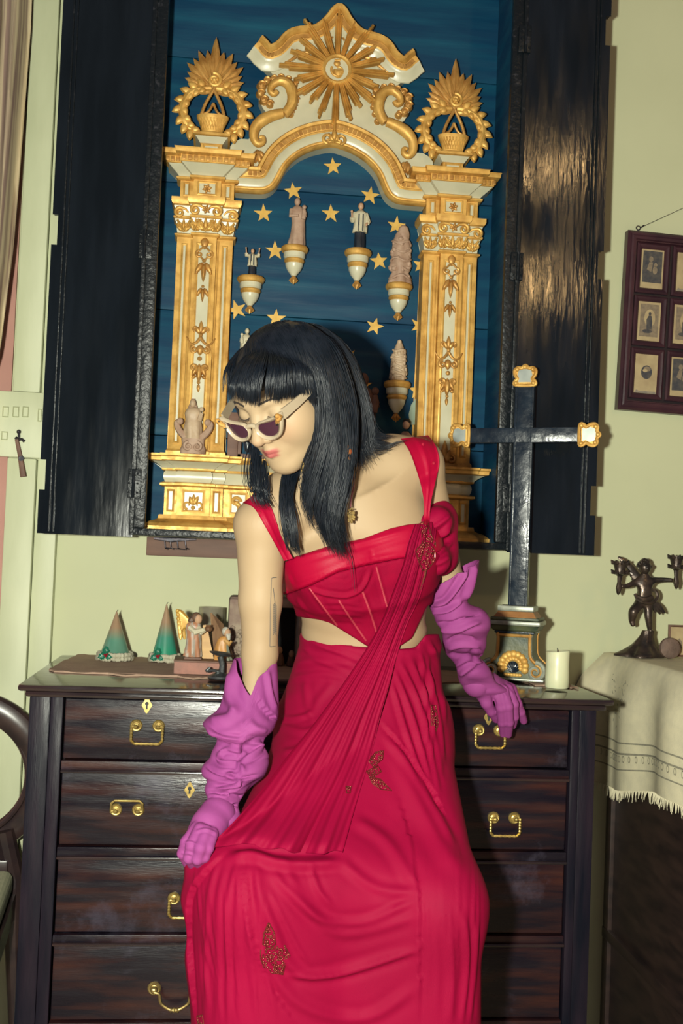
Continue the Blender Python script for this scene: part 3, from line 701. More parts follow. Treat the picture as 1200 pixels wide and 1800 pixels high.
for i in range(20):
    k = i if i <= 10 else 20-i; a = math.radians(90-18*i); L_ = .140*rl[k]; b = MB()
    d = np.array([math.cos(a), math.sin(a)]); e = np.array([-d[1], d[0]])
    for q, l in ((-1, .90), (0, 1.0), (1, .84)):
        w0, w1 = .0017, .0029
        P = [(.034, q*2*w0-w0), (L_*l, q*1.75*w1-w1), (L_*l-.003*q, q*1.75*w1+w1), (.034, q*2*w0+w0)]
        R2 = [(SX+d[0]*u+e[0]*v, SZ+d[1]*u+e[1]*v) for u, v in P]
        cm0, cm1 = (.034, q*2*w0), (L_*l-.002, q*1.75*w1)
        t0, t1 = [(SX+d[0]*u+e[0]*v, SZ+d[1]*u+e[1]*v) for u, v in (cm0, cm1)]
        yy = yS+.003-(.002 if q == 0 else 0)
        vs = [(p[0], yy+.016, p[1]) for p in R2]+[(p[0], yy, p[1]) for p in R2]+[(t0[0], yy-.0045, t0[1]), (t1[0], yy-.0045, t1[1])]
        b.add(vs, [(0, 1, 2, 3), (0, 1, 5, 4), (1, 2, 6, 5), (2, 3, 7, 6), (3, 0, 4, 7), (4, 5, 9, 8), (7, 6, 9, 8), (4, 8, 7), (5, 9, 6)])
    b.build('ray', 'gold', sb, smooth=10)
# centre of the altar base between the pilasters
b = MB(); pl = plan(0, .2185, .150, Y1+.012, Y1)
band(b, pl, [(.034, 1.2437), (.034, 1.252), (.024, 1.260), (.010, 1.2785)]); band(b, pl, [(0, 1.2786), (0, 1.3425)]); band(b, pl, [(.006, 1.343), (.011, 1.3455), (.011, 1.350), (.004, 1.353)])
b.cur = 1; band(b, pl, [(0, 1.3532), (.004, 1.366), (0, 1.3785)]); b.cur = 0; band(b, pl, [(.006, 1.3787), (.008, 1.3845)])
b.cur = 1; band(b, pl, [(.008, 1.3846), (.018, 1.393), (.028, 1.398)]); b.cur = 0; band(b, pl, [(.030, 1.3982), (.037, 1.407), (.037, 1.4125)])
for q in (-1, 1): panel(b, AX+q*.184-.020, AX+q*.184+.020, 1.286, 1.336, Y1+.012, .005)
panel(b, AX-.13, AX+.13, 1.286, 1.336, Y1, .005)
cbk = b.build('altar_base', GW, al)
for q in (-1, 1):
    b = MB(); X = AX+q*.184; y = Y1+.011
    curl(b, (X-.006, 1.315), .011, .003, 0, 400, y-.003, (.0045, .002)); leaf_(b, X-.012, 1.318, -40, .03, .006, y, .007); leaf_(b, X, 1.31, -75, .02, .005, y, .006); b.build('carved_leaf', 'gold', cbk)
# ---------------------------------------------------------------- corbels and little statues inside the cabinet
def corbel(x, y0, y1, label, s=1.0):
    """gold and white turned corbel, y0 = top of the plate, y1 = tip"""
    yy = -.0815; c = at(x, y0, yy); h = c[2]-at(x, y1, yy)[2]; k = h/.082
    t = thing('corbel', (c[0], yy, c[2]-h), label, 'corbel', 'corbels carrying the small statues'); z = c[2]
    b = MB(); R = .0262*s*1.2
    b.lathe([(R*.9, z), (R, z-.003*k), (R*1.02, z-.007*k), (R*.93, z-.012*k), (R*.78, z-.014*k)], (c[0], yy, 0), 28); b.build('plate', 'gold', t)
    b = MB(); b.lathe([(R*.80, z-.0142*k), (R*.80, z-.024*k), (R*.70, z-.027*k)], (c[0], yy, 0), 28)
    b.lathe([(R*.66, z-.0375*k), (R*.64, z-.043*k), (R*.48, z-.053*k), (R*.22, z-.062*k), (R*.18, z-.064*k)], (c[0], yy, 0), 28); b.build('body', 'white', t)
    b = MB(); b.lathe([(R*.66, z-.0272*k), (R*.74, z-.029*k), (R*.75, z-.033*k), (R*.62, z-.0373*k)], (c[0], yy, 0), 28); b.build('ring', 'gold', t)
    b = MB(); b.ball((c[0], yy, z-.068*k), (.005, .005, .005), 8, 6)
    for a in (0, 1, 2, 3, 4, 5):
        an = a*PI/3; b.tube([(c[0]+.003*math.cos(an), yy+.003*math.sin(an), z-.066*k), (c[0]+.0085*math.cos(an), yy+.0085*math.sin(an), z-.074*k), (c[0]+.004*math.cos(an), yy+.004*math.sin(an), z-.079*k)], [.002, .003, .001], 6)
    b.tube([(c[0], yy, z-.066*k), (c[0], yy, z-h)], [.004, .001], 6); b.build('tip', 'gold2', t)
    return np.array([c[0], yy, c[2]])
def robed(name, label, x, y0, y1, cat='statue', robe='ivory', kind='madonna', flip=1, base=None, yy=-.0815):
    p = at(x, y1, yy) if base is None else np.array([at(x, y1, yy)[0], yy, base[2]+.0006]); h = at(x, y0, yy)[2]-p[2]
    t = thing(name, p, label, cat); X, Y, Z = p; w = h*.215
    if kind == 'madonna':
        MB().robe((X, Y, Z), h*.84, [(0, w*.78), (.06, w*.82), (.3, w*.66), (.62, w*.60), (.78, w*.70), (.93, w*.55), (1, w*.22)], folds=6, amp=.10, sway=.003*flip).build('robe', robe, t, smooth=60)
        MB().ball((X-.001*flip, Y-.003, Z+h*.915), (h*.062, h*.066, h*.082), 14, 10).build('head', robe, t)
        b = MB(); b.tube([(X-w*.55*flip, Y-.004, Z+h*.74), (X-w*.66*flip, Y-.010, Z+h*.60), (X+w*.1*flip, Y-.018, Z+h*.60)], [h*.045, h*.04, h*.026], 8); b.tube([(X+w*.5*flip, Y-.003, Z+h*.74), (X+w*.72*flip, Y-.012, Z+h*.60)], [h*.045, h*.036], 8); b.build('arm', robe, t)
        b = MB(); b.tube([(X+w*.55*flip, Y-.013, Z+h*.54), (X+w*.62*flip, Y-.014, Z+h*.66), (X+w*.60*flip, Y-.013, Z+h*.74)], [h*.045, h*.05, h*.03], 8); b.ball((X+w*.60*flip, Y-.014, Z+h*.785), h*.045, 10, 7); b.build('child', robe, t)
    else:
        up = kind == 'preacher'
        MB().robe((X, Y, Z), h*.52, [(0, w*.55), (.5, w*.50), (1, w*.48)], folds=8, amp=.10).build('cassock', 'darkcloth', t, smooth=60)
        b = MB(); zz_ = Z+h*(.36 if not up else .34)
        b.robe((X, Y-.001, zz_), h*(.46 if not up else .40), [(0, w*.66), (.15, w*.66), (.6, w*.58), (.85, w*.62), (1, w*.25)], folds=10, amp=.12).build('surplice', 'cream', t, smooth=60)
        zt = Z+h*(.82 if not up else .74)
        hd = MB(); hd.ball((X, Y-.002, zt+h*.085), (h*.058, h*.06, h*.075), 12, 9); hd.tube([(X, Y, zt-.001), (X, Y, zt+h*.05)], h*.03, 8); o = hd.build('head', 'flesh', t)
        MB().ball((X, Y+.001, zt+h*.105), (h*.062, h*.062, h*.066), 12, 8).build('hair', 'darkcloth', t)
        for q in (-1, 1):
            b = MB(); sh = np.array([X+q*w*.5, Y, zt-h*.06])
            if up: e = sh+np.array([q*w*.38, -.004, -h*.02]); hn = sh+np.array([q*w*.50, -.006, h*.22])
            elif q < 0: e = sh+np.array([q*w*.3, -.006, -h*.16]); hn = sh+np.array([q*w*.42, -.016, -h*.01])
            else: e = sh+np.array([q*w*.22, -.004, -h*.18]); hn = sh+np.array([q*w*.02, -.014, -h*.26])
            b.tube([sh, (sh+e)/2, e, (e*2+hn)/3], [h*.05, h*.055, h*.06, h*.05], 8); b.build('sleeve', 'cream' if not up or q < 2 else 'darkcloth', t)
            b = MB(); b.tube([(e*2+hn)/3, hn], [h*.022, h*.016], 6); b.ball(hn, h*.028, 8, 6); b.build('hand', 'flesh', t)
        for q in (-1, 1):
            MB().box(X+q*w*.20-.0014, X+q*w*.20+.0014, Y-w*.60, Y-w*.52, zz_+h*.01, zz_+h*.36).build('stole', 'darkcloth', t)
    return t
c1 = corbel(518, 434, 500, 'gold and white corbel under the pale statue of a mother and child')
robed('madonna_statue', 'pale clay statue of a veiled mother holding a child on a corbel', 520, 348, 432, robe='terracotta', base=c1)
c2 = corbel(629, 440, 509, 'gold and white corbel under the standing priest statue')
robed('priest_statue', 'small priest statue in white surplice and black cassock, one hand raised', 631, 355, 438, kind='priest', base=c2)
c3 = corbel(441, 487, 552, 'gold and white corbel under the priest with both arms raised')
robed('preacher_statue', 'small priest statue with both arms raised beside the left pilaster', 442, 432, 486, kind='preacher', base=c3)
c4 = corbel(701, 500, 564, 'gold and white corbel under the large pale carved group at right')
c5 = corbel(698, 671, 742, 'gold and white corbel low at right under the narrow ivory carving')
def carving(name, label, x, y0, y1, base, prof, m, seed, lumps):
    yy = -.0815; p = np.array([at(x, y1, yy)[0], yy, base[2]+.0006]); h = at(x, y0, yy)[2]-p[2]
    t = thing(name, p, label, 'carving'); rnd = random.Random(seed)
    MB().robe(p, h*.93, [(a, r*h) for a, r in prof], folds=5, amp=.14, seed=seed, flat=.85).build('column', m, t, smooth=60)
    b = MB()
    for i in range(lumps):
        z = rnd.uniform(.06, .84); r = np.interp(z, [q[0] for q in prof], [q[1] for q in prof])*h; a = rnd.uniform(-PI, 0)
        b.ball((p[0]+r*.92*math.cos(a), p[1]+r*.8*math.sin(a), p[2]+z*h*.93), (rnd.uniform(.004, .0075), .005, rnd.uniform(.004, .0075)), 8, 6)
    for i in range(lumps//4):
        z = .1+.75*i/(lumps//4); r = np.interp(z, [q[0] for q in prof], [q[1] for q in prof])*h
        b.tube([(p[0]+r*1.02*math.cos(a), p[1]+r*.9*math.sin(a), p[2]+(z+.03*math.sin(3*a+i))*h) for a in np.linspace(-PI*.95, -.05*PI, 10)], .0028, 6)
    b.build('carved_relief', m, t, smooth=60)
    MB().ball((p[0], p[1]-.003, p[2]+h*.94), (h*.055, h*.055, h*.06), 12, 8).build('head', m, t)
    return t, p, h
t, p, h = carving('carved_group', 'large pale carved group with a hooded figure on the right corbel', 702, 398, 499, c4, [(0, .20), (.16, .17), (.2, .14), (.32, .19), (.5, .15), (.62, .16), (.8, .14), (.95, .09), (1, .05)], 'terracotta', 3, 20)
MB().robe((p[0]+.004, p[1]-.002, p[2]+h*.74), h*.28, [(0, h*.10), (.5, h*.10), (.85, h*.075), (1, h*.03)], folds=4, amp=.1).build('hood', 'terracotta', t, smooth=60)
t, p, h = carving('ivory_carving', 'narrow ivory carving of stacked cherubs on the lowest right corbel', 699, 597, 669, c5, [(0, .12), (.06, .19), (.3, .17), (.5, .165), (.75, .14), (.9, .10), (1, .06)], 'ivory', 5, 24)
c6 = corbel(429, 640, 700, 'gold and white corbel mostly hidden by the woman\'s hair, left of her head')
robed('kneeling_saint', 'cream statue of a saint and child half hidden behind the black hair', 431, 577, 639, robe='cream', flip=-1, base=c6)
# statue on the left pedestal, on its scrolled stand
zb = 1.4151; pp = at(338, 800, -.140)
st = thing('pedestal_statue', (pp[0], -.140, zb), 'pale clay statue of a lady on a scrolled stand before the left pilaster', 'statue')
X, Y = pp[0], -.140
b = MB(); b.robe((X, Y, zb), .034, [(0, .027), (.3, .028), (.6, .024), (1, .026)], folds=4, amp=.06, flat=.6)
for q in (-1, 1): curl(b, (X+q*.010, zb+.016), .010, .003, 90, 90-q*400, Y-.016, (.004, .002))
b.build('stand', 'terracotta', st, smooth=60)
for q in (-1, 1):
    b = MB(); p = spline([(X+q*.012, Y, zb+.034), (X+q*.030, Y, zb+.050), (X+q*.038, Y, zb+.068), (X+q*.030, Y, zb+.074)], 14); b.tube(p, np.linspace(.009, .005, 14), 8)
    b.ball((X+q*.031, Y-.003, zb+.072), .008, 8, 6); b.build('scroll_arm', 'terracotta', st)
MB().robe((X-.002, Y, zb+.034), .072, [(0, .020), (.35, .020), (.6, .0165), (.8, .019), (.93, .015), (1, .006)], folds=6, amp=.10).build('robe', 'ivory', st, smooth=60)
MB().ball((X-.004, Y-.003, zb+.114), (.0075, .0078, .0095), 12, 9).build('head', 'ivory', st)
b = MB(); b.robe((X-.004, Y+.003, zb+.085), .040, [(0, .012), (.5, .0105), (1, .004)], folds=4, amp=.06); b.build('veil', 'terracotta', st, smooth=60)
b = MB(); b.tube([(X+.012, Y-.010, zb+.075), (X+.016, Y-.012, zb+.092)], [.006, .005], 8); b.ball((X+.016, Y-.013, zb+.100), .0055, 8, 6); b.build('child', 'ivory', st)
# things low in the niche, partly behind the woman
b = MB(); p0 = at(397, 800, -.105); b.box(p0[0]+.002, p0[0]+.026, -.105, -.09, 1.4135, 1.4135+.105, .002)
for k in (.026, .20): b.box(p0[0]+k, p0[0]+k+.008, -.100, -.092, 1.4135, 1.50, .001)
b.box(p0[0]+.026, p0[0]+.208, -.100, -.056, 1.4135, 1.425, .001)
props(b.build('niche_stand', 'brown'), 'plain brown wooden stand in the niche behind the sunglasses', 'stand')
pp = at(712, 775, -.10); g = thing('niche_bust', (pp[0], -.10, 1.4135), 'small dark-haired clay figure low in the niche above the red strap', 'statue'); X = pp[0]
zt = at(712, 735, -.10)[2]; hh = zt-1.4135
MB().robe((X, -.10, 1.4135), hh*.72, [(0, .020), (.5, .019), (.85, .017), (1, .006)], folds=5, amp=.1).build('robe', 'terracotta', g, smooth=60)
MB().ball((X, -.105, 1.4135+hh*.86), (.0085, .009, .0105), 12, 9).build('head', 'flesh', g)
MB().ball((X+.001, -.102, 1.4135+hh*.90), (.0095, .0098, .0105), 12, 9).build('hair', 'hole', g)
for q in (-1, 1): MB().tube([(X+q*.015, -.102, 1.4135+hh*.62), (X+q*.022, -.112, 1.4135+hh*.45), (X+q*.014, -.120, 1.4135+hh*.55)], [.005, .005, .0035], 8).build('arm', 'terracotta', g)
b = MB(); P = [at(x, y, -.065) for x, y in ((722, 745), (720, 728), (724, 712), (731, 702), (740, 698), (748, 702), (748, 745))]
props(b.prism([(q[0], q[2]) for q in P], -.0495, -.062, .002).build('arched_plaque', mat('pale_green_paint', (.25, .33, .25), None, 20, .6)), 'pale green arched plaque leaning by the right pilaster', 'plaque')
c = at(634, 798, -.085); robed('draped_statue', 'dark brown draped figure in the shadow behind the black hair', 634, 655, 797, robe='brown', base=np.array([0, 0, 1.4262]), yy=-.085)
# ---------------------------------------------------------------- things on the chest
ZT = .9457
M['vc'] = mat('painted_wax', (1, 1, 1), (.86, .86, .86), 14, .28, attr='Col', coat=.25)
M['vcm'] = mat('painted_resin', (1, 1, 1), (.8, .8, .8), 60, .42, attr='Col')
# runner
P = [onz(x, y, ZT) for x, y in ((141, 1151), (110, 1165), (77, 1179), (95, 1182), (112, 1183), (150, 1185), (190, 1186), (220, 1190), (250, 1189), (280, 1190), (311, 1191), (340, 1195), (365, 1193), (420, 1196), (520, 1198), (700, 1203), (830, 1199), (878, 1193), (905, 1196), (928, 1200), (940, 1206), (954, 1206), (985, 1208), (1004, 1211), (1022, 1210), (1041, 1213), (1024, 1199), (1000, 1190))]
P = [np.array([min(max(p[0], -.33), .75), max(min(p[1], -.012), -.555)]) for p in P]; n = len(P)
b = MB(); rnd = random.Random(4); pol = []
for i in range(n):
    a, c = P[i], P[(i+1) % n]; k = max(1, int(np.linalg.norm(c-a)/.012))
    for j in range(k):
        q = a+(c-a)*j/k; pol.append((q[0]+rnd.uniform(-.001, .001), q[1]+rnd.uniform(-.0012, .0012)))
zw = [ZT+.0026+rnd.uniform(0, .0022) for _ in pol]; m = len(pol)
b.add([(p[0], p[1], ZT+.0004) for p in pol]+[(p[0], p[1], z) for p, z in zip(pol, zw)], [(i, (i+1) % m, m+(i+1) % m, m+i) for i in range(m)]+[tuple(range(m))[::-1], tuple(range(m, 2*m))])
props(b.build('runner_cloth', 'runner', smooth=0), 'dusty pink brown runner cloth with a ragged edge on the chest top', 'cloth')
ZR = ZT+.0048
# cone candles
def cone(px, py_base, py_tip, w, label, tipx, hi):
    c = onz(px, py_base, ZR); c[1] = -.13; c = np.array([at(px, 1150, -.13)[0], -.13, ZR]); h = at(tipx, py_tip, -.13)[2]-ZR; r = (at(px+w/2, py_base, -.13)[0]-c[0]); dx = at(tipx, py_tip, -.13)[0]-c[0]
    t = thing('cone_candle', c, label, 'candle', 'cone candles')
    b = MB(); k = 24; vs = []
    b.lathe([(r*(1-u)*.86+.0012, .012+(h-.012)*u) for u in np.linspace(0, 1, 26)], (0, 0, 0), 32)
    b.xf(lambda p: (p[0]+c[0]+dx*p[2]/h, p[1]+c[1], p[2]+c[2]))
    o = b.build('wax_cone', 'vc', t, smooth=50)
    def col(co):
        u = np.clip(co[:, 2]/h, 0, 1); a = np.array([.05, .26, .18]) if hi else np.array([.12, .27, .19]); g = np.array([.06, .22, .15]); pk = np.array([.34, .22, .13])
        w_ = np.clip((u-.42)/.26, 0, 1)[:, None]; sw = (.5+.5*np.sin(co[:, 0]*160+co[:, 2]*60))[:, None]
        lo = a*(1-sw*.5)+g*sw*.5
        if hi: lo = lo*(1-.6*np.exp(-((u-.18)/.10)**2)[:, None])+np.array([.01, .30, .16])*.6*np.exp(-((u-.18)/.10)**2)[:, None]
        return lo*(1-w_)+pk*w_
    vcol(o, col)
    b = MB(); b.tube([(c[0]+dx, c[1], c[2]+h), (c[0]+dx*1.1+.003, c[1], c[2]+h+.004)], .0008, 5); b.build('wick', 'hole', t)
    b = MB(); rnd = random.Random(int(px)); 
    for i in range(64):
        a = 2*PI*i/64+rnd.uniform(-.04, .04)
        for zz_, q in ((.005, 1.03), (.013, .98)): b.ball((c[0]+r*q*math.cos(a), c[1]+r*q*math.sin(a), c[2]+zz_+rnd.uniform(-.001, .001)), rnd.uniform(.0045, .006), 6, 5)
    props(b.build('fur_trim', mat('white_trim', (.50, .48, .36), (.40, .38, .28), 90, .9) if 'fur' not in M else M['fur'], t, smooth=60), kind='stuff')
    hx, hy, hz = c[0]-r*.45, c[1]-r*.95, c[2]+.014
    for a, L_ in ((90, .020), (200, .018), (-35, .018)):
        b = MB(); Q = leafpoly((hx, hz), math.radians(a), L_, .0078, 8); Q = [(x_+.0012*math.sin(i*2.1), z_+.001*math.cos(i*2.1)) for i, (x_, z_) in enumerate(Q)]
        b.puff(Q, hy-.004, .003, 2); b.tube([(hx+L_*.1*math.cos(math.radians(a)), hy-.0065, hz+L_*.1*math.sin(math.radians(a))), (hx+L_*.8*math.cos(math.radians(a)), hy-.007, hz+L_*.8*math.sin(math.radians(a)))], .0008, 5); b.build('holly_leaf', M.setdefault('holly', mat('holly_green', (.005, .16, .09), (.01, .10, .06), 60, .35)), t)
    for dx_, dz_ in ((-.002, .001), (.003, .002), (.0005, -.002)): MB().ball((hx+dx_, hy-.009, hz+dz_), .0026, 8, 6).build('berry', M.setdefault('berry', mat('berry_red', (.25, .01, .02), None, 20, .3)), t)
cone(202, 1158, 1075, 58, 'shorter pale green cone candle with peach tip, left end of the chest', 205, False)
cone(290, 1157, 1062, 50, 'taller green cone candle with peach tip, beside the angel figurine', 293, True)
# angel on its base block
c = onz(345, 1186, ZR); yb = c[1]; K = 1/(F/(yb+2.66))
x0, x1 = at(305, 1180, yb)[0], at(408, 1180, yb)[0]; zb1 = at(350, 1162, yb)[2]
bb = thing('plinth_block', ((x0+x1)/2, yb, ZR), 'pinkish stone block with brown top under the angel figurine', 'block')
M['pinkstone'] = mat('pink_stone', (.36, .17, .13), (.26, .14, .11), 40, .8, bump=.5, bscale=90)
MB().box(x0, x1, yb, yb+.10, ZR+.0002, zb1-.003, .002).build('stone', 'pinkstone', bb); MB().box(x0-.001, x1+.001, yb-.001, yb+.10, zb1-.0029, zb1, .001).build('wood_top', 'brown', bb)
ya = yb+.035; ax = at(338, 1160, ya)[0]; za = zb1+.0003; ha = at(335, 1074, ya)[2]-za
an = thing('angel_figurine', (ax, ya, za), 'painted angel figurine with golden wings holding a small pot', 'figurine')
MB().box(ax-.017, ax+.019, ya-.018, ya+.018, za, za+.005, .002).build('base', 'brown', an)
R_ = lambda b, f=None: None
robe = MB().robe((ax, ya, za+.005), ha*.74, [(0, .017), (.3, .015), (.6, .014), (.82, .0165), (.95, .013), (1, .006)], folds=7, amp=.16).build('robe', 'vcm', an, smooth=60)
vcol(robe, lambda co: np.where((np.sin(co[:, 0]*420+co[:, 2]*40) > .35)[:, None], np.array([.40, .36, .30]), np.array([.42, .19, .10])))
MB().ball((ax+.008, ya-.004, za+ha*.84), (.0085, .009, .0105), 12, 9).build('head', 'flesh', an)
b = MB(); b.ball((ax+.004, ya, za+ha*.865), (.0105, .011, .0115), 12, 9); b.tube([(ax+.001, ya+.002, za+ha*.88), (ax-.006, ya, za+ha*.78), (ax-.004, ya, za+ha*.70)], [.008, .008, .004], 8); b.build('hair', mat('brown_hair', (.16, .09, .05), (.06, .035, .03), 90, .5), an)
for q in (-1, 1):
    b = MB(); W0 = np.array([ax-.006, ya+.012, za+ha*.72])
    for i in range(7):
        f = i/6; tip = W0+np.array([-.026+.010*f+(q*.004), .006+q*.006, ha*(.20-.62*f)+.008]); mid = (W0+tip)/2+np.array([-.010, .004, ha*.08])
        b.tube(spline([W0, mid, tip], 9), np.array([.003, .005, .006, .0062, .006, .0055, .005, .004, .0015])*.9, 8, flat=((0, 1, 0), .45))
    b.build('wing', mat('wing_gold', (.56, .32, .06), (.42, .22, .04), 60, .4, metal=.2) if q < 0 else M.setdefault('winggold', mat('wing_gold_light', (.60, .36, .08), (.46, .25, .05), 60, .4, metal=.2)), an)
b = MB(); b.tube([(ax+.010, ya-.012, za+ha*.66), (ax+.016, ya-.020, za+ha*.58), (ax+.026, ya-.024, za+ha*.66)], [.006, .006, .004], 8); b.tube([(ax-.008, ya-.010, za+ha*.66), (ax+.004, ya-.022, za+ha*.58), (ax+.022, ya-.026, za+ha*.64)], [.006, .006, .004], 8); b.build('arm', 'cream', an)
b = MB(); b.lathe([(.004, -.006), (.0075, -.003), (.008, .002), (.005, .005), (.006, .008)], (ax+.030, ya-.025, za+ha*.66), 14); b.build('pot', mat('dark_pot', (.12, .06, .03), (.2, .1, .05), 60, .3), an)
# leaning plank tent behind the angel
yt = yb+.062; zt0 = zb1+.0003
def pl3(b, pts, th):   # thick slab from 4 world points
    p = np.array(pts); nrm = np.cross(p[1]-p[0], p[2]-p[0]); nrm /= np.linalg.norm(nrm); k = len(p)
    b.add(list(p)+list(p+nrm*th), [tuple(range(k)), tuple(range(k, 2*k))[::-1]]+[(i, (i+1) % k, k+(i+1) % k, k+i) for i in range(k)]); return b
tn = thing('wooden_tent', (at(375, 1158, yt)[0], yt, zt0), 'small tent of two leaning wood pieces behind the angel', 'ornament')
ap = at(369, 1078, yt+.01); q0 = at(350, 1158, yt-.012); q1 = at(376, 1158, yt-.016); ap0 = at(362, 1098, yt-.002)
for q in (q0, q1): q[2] = zt0
M['ply'] = mat('yellow_ply', (.56, .33, .11), (.46, .25, .08), 12, .5, stretch=(1, 1, 6))
M['teak'] = mat('teak_veneer', (.32, .19, .10), (.22, .12, .07), 12, .5, stretch=(8, 8, 1))
b = MB(); pl3(b, [q0, q1, ap0+np.array([.002, 0, 0]), ap0-np.array([.006, 0, .002])], .004); b.build('front_plank', 'ply', tn)
q2 = at(408, 1150, yt+.02); q2[2] = zt0; b = MB(); pl3(b, [q1+np.array([.001, .006, 0]), q2, at(390, 1098, yt+.035), ap], .005); b.build('side_plank', 'teak', tn)
# glass tumbler further back
gl = at(368, 1155, -.12); zg = ZR; hg = at(368, 1068, -.12)[2]-zg
M['glass'] = mat('smoky_glass', (.62, .58, .45), None, 10, .08, trans=.75)
b = MB(); b.lathe([(.026, 0), (.028, .002), (.029, hg*.5), (.0295, hg), (.0275, hg), (.027, hg*.5), (.026, .008), (.0001, .006)], (gl[0], -.09, zg), 32)
props(b.build('glass_tumbler', 'glass'), 'clear glass tumbler standing behind the plank tent', 'glass')
# kneeling old man
yk = yb+.03; kx = at(392, 1160, yk)[0]; zk = zb1+.0003; hk_ = at(392, 1102, yk)[2]-zk
kn = thing('kneeling_figurine', (kx, yk, zk), 'kneeling bearded figurine in an orange robe beside the arm', 'figurine')
o = MB().robe((kx, yk, zk), hk_*.72, [(0, .017), (.3, .0155), (.6, .013), (.9, .010), (1, .005)], folds=6, amp=.14, sway=-.004).build('robe', 'vcm', kn, smooth=60)
vcol(o, lambda co: np.where((co[:, 0] > .006)[:, None], np.array([.30, .32, .24]), np.array([.55, .27, .08])))
MB().ball((kx+.006, yk-.004, zk+hk_*.83), (.0075, .008, .0095), 12, 9).build('head', 'flesh', kn)
b = MB(); b.ball((kx+.003, yk-.001, zk+hk_*.87), (.0085, .009, .0095), 12, 8); b.tube([(kx+.008, yk-.008, zk+hk_*.80), (kx+.010, yk-.010, zk+hk_*.62)], [.006, .003], 8); b.build('hair', mat('white_hair', (.5, .48, .4), (.38, .36, .3), 200, .7), kn)
b = MB(); b.tube([(kx+.002, yk-.010, zk+hk_*.62), (kx+.012, yk-.016, zk+hk_*.50), (kx+.015, yk-.014, zk+hk_*.60)], [.005, .005, .003], 8); b.build('arm', 'ply', kn)
# pewter holder in front
c = onz(386, 1195, ZT+.005); yh = c[1]+.022
M['pewter'] = mat('pewter', (.16, .17, .17), (.09, .10, .11), 50, .3, .45, metal=.8, bump=.3)
hx = at(386, 1190, yh)[0]; th_ = at(386, 1150, yh)[2]; ph = thing('pewter_holder', (hx, yh, ZT+.005), 'grey pewter candle holder with a tilted dish beside the glove', 'candle holder')
z0 = ZT+.0052
MB().lathe([(.023, z0), (.0245, z0+.002), (.023, z0+.005), (.016, z0+.008), (.009, z0+.011), (.007, z0+.013)], (hx, yh, 0), 28).build('foot', 'pewter', ph)
MB().tube([(hx+.003, yh, z0+.012), (hx+.004, yh, z0+.026), (hx, yh, th_-.004)], [.0065, .0055, .0065], 12).build('stem', 'pewter', ph)
b = MB(); b.lathe([(.0005, -.004), (.012, -.003), (.020, .000), (.0225, .003), (.021, .0035), (.012, .0), (.0005, -.001)], (0, 0, 0), 28); a = -.12; b.xf(lambda p: (hx+p[0], yh+p[1], th_+p[2]+a*p[0])); b.build('dish', 'pewter', ph)
b = MB(); b.tube(spline([(hx+.004, yh, z0+.012), (hx-.014, yh-.004, z0+.016), (hx-.026, yh-.006, z0+.014), (hx-.020, yh-.008, z0+.022)], 12), np.linspace(.006, .003, 12), 8, flat=((0, 0, 1), .6)); b.build('thumb_leaf', 'pewter', ph)
# rock grotto behind the arm
g0, g1 = at(399, 1150, -.20)[0], at(536, 1150, -.20)[0]; zg1 = at(420, 1052, -.20)[2]
gr = thing('nativity_grotto', ((g0+g1)/2, -.16, ZR), 'grey brown rock grotto with dark hollow behind the woman\'s arm', 'grotto')
M['rock'] = mat('papier_rock', (.22, .15, .12), (.34, .27, .2), 30, .9, bump=.8, bscale=60)
b = MB(); b.box(g0, g0+.036, -.20, -.10, ZR+.0002, zg1, .007); b.build('rock_wall', 'rock', gr); b = MB(); b.box(g1-.018, g1, -.20, -.10, ZR+.0002, zg1, .006); b.build('rock_wall', 'rock', gr)
MB().box(g0+.002, g1-.002, -.195, -.10, zg1-.018, zg1+.004, .008).build('rock_roof', 'rock', gr); MB().box(g0+.005, g1-.005, -.108, -.10, ZR+.0002, zg1-.019).build('back_wall', 'hole', gr)
rnd = random.Random(9); b = MB()
for i in range(46): b.ball((g0+rnd.uniform(.004, .034), -.205+rnd.uniform(-.003, .004), ZR+rnd.uniform(.015, .085)), rnd.uniform(.003, .0075), 7, 5)
props(b.build('gravel', 'rock', gr), kind='stuff')
for px, py, hp, m, lab in ((491, 1150, 36, 'brown', 'small dark figurine deep in the grotto, nearer the arm'), (512, 1152, 28, 'vcm', 'small pale-faced figurine in the grotto beside the red skirt')):
    p = at(px, py, -.15); z = ZR+.0004; hh = .0011*hp
    f = thing('grotto_figurine', (p[0], -.15, z), lab, 'figurine')
    MB().robe((p[0], -.15, z), hh*.75, [(0, .011), (.5, .0095), (.9, .007), (1, .003)], folds=5, amp=.12).build('robe', 'brown', f, smooth=60); MB().ball((p[0], -.153, z+hh*.86), (.0065, .007, .0085), 10, 8).build('head', 'flesh', f)

# ---------------------------------------------------------------- standing cross
crx = onz(905, 1193, ZR); TH = math.radians(-25); cy = -.283; c0 = np.array([at(906, 1190, cy)[0], cy, ZR])
ct, st_ = math.cos(TH), math.sin(TH)
def RX(p): return (c0[0]+ct*p[0]-st_*p[1], c0[1]+st_*p[0]+ct*p[1], c0[2]+p[2])
kk = (cy+2.66)/F/.965
zpx = lambda y: at(905, y, cy)[2]-c0[2]
cr = thing('standing_cross', tuple(c0), 'tall black standing cross with gilt ends on a carved green base', 'cross')
M['green'] = mat('old_green_paint', (.035, .055, .035), (.11, .12, .06), 30, .45, bump=.3)
M['ochre'] = mat('ochre_paint', (.36, .18, .06), (.28, .12, .045), 40, .45, bump=.2)
M['silverline'] = mat('worn_silver', (.40, .42, .34), (.24, .26, .22), 60, .35, metal=.3)
M['navy'] = mat('blue_black_paint', (.006, .012, .022), (.012, .022, .036), 20, .2, .4, bump=.35, bscale=50)
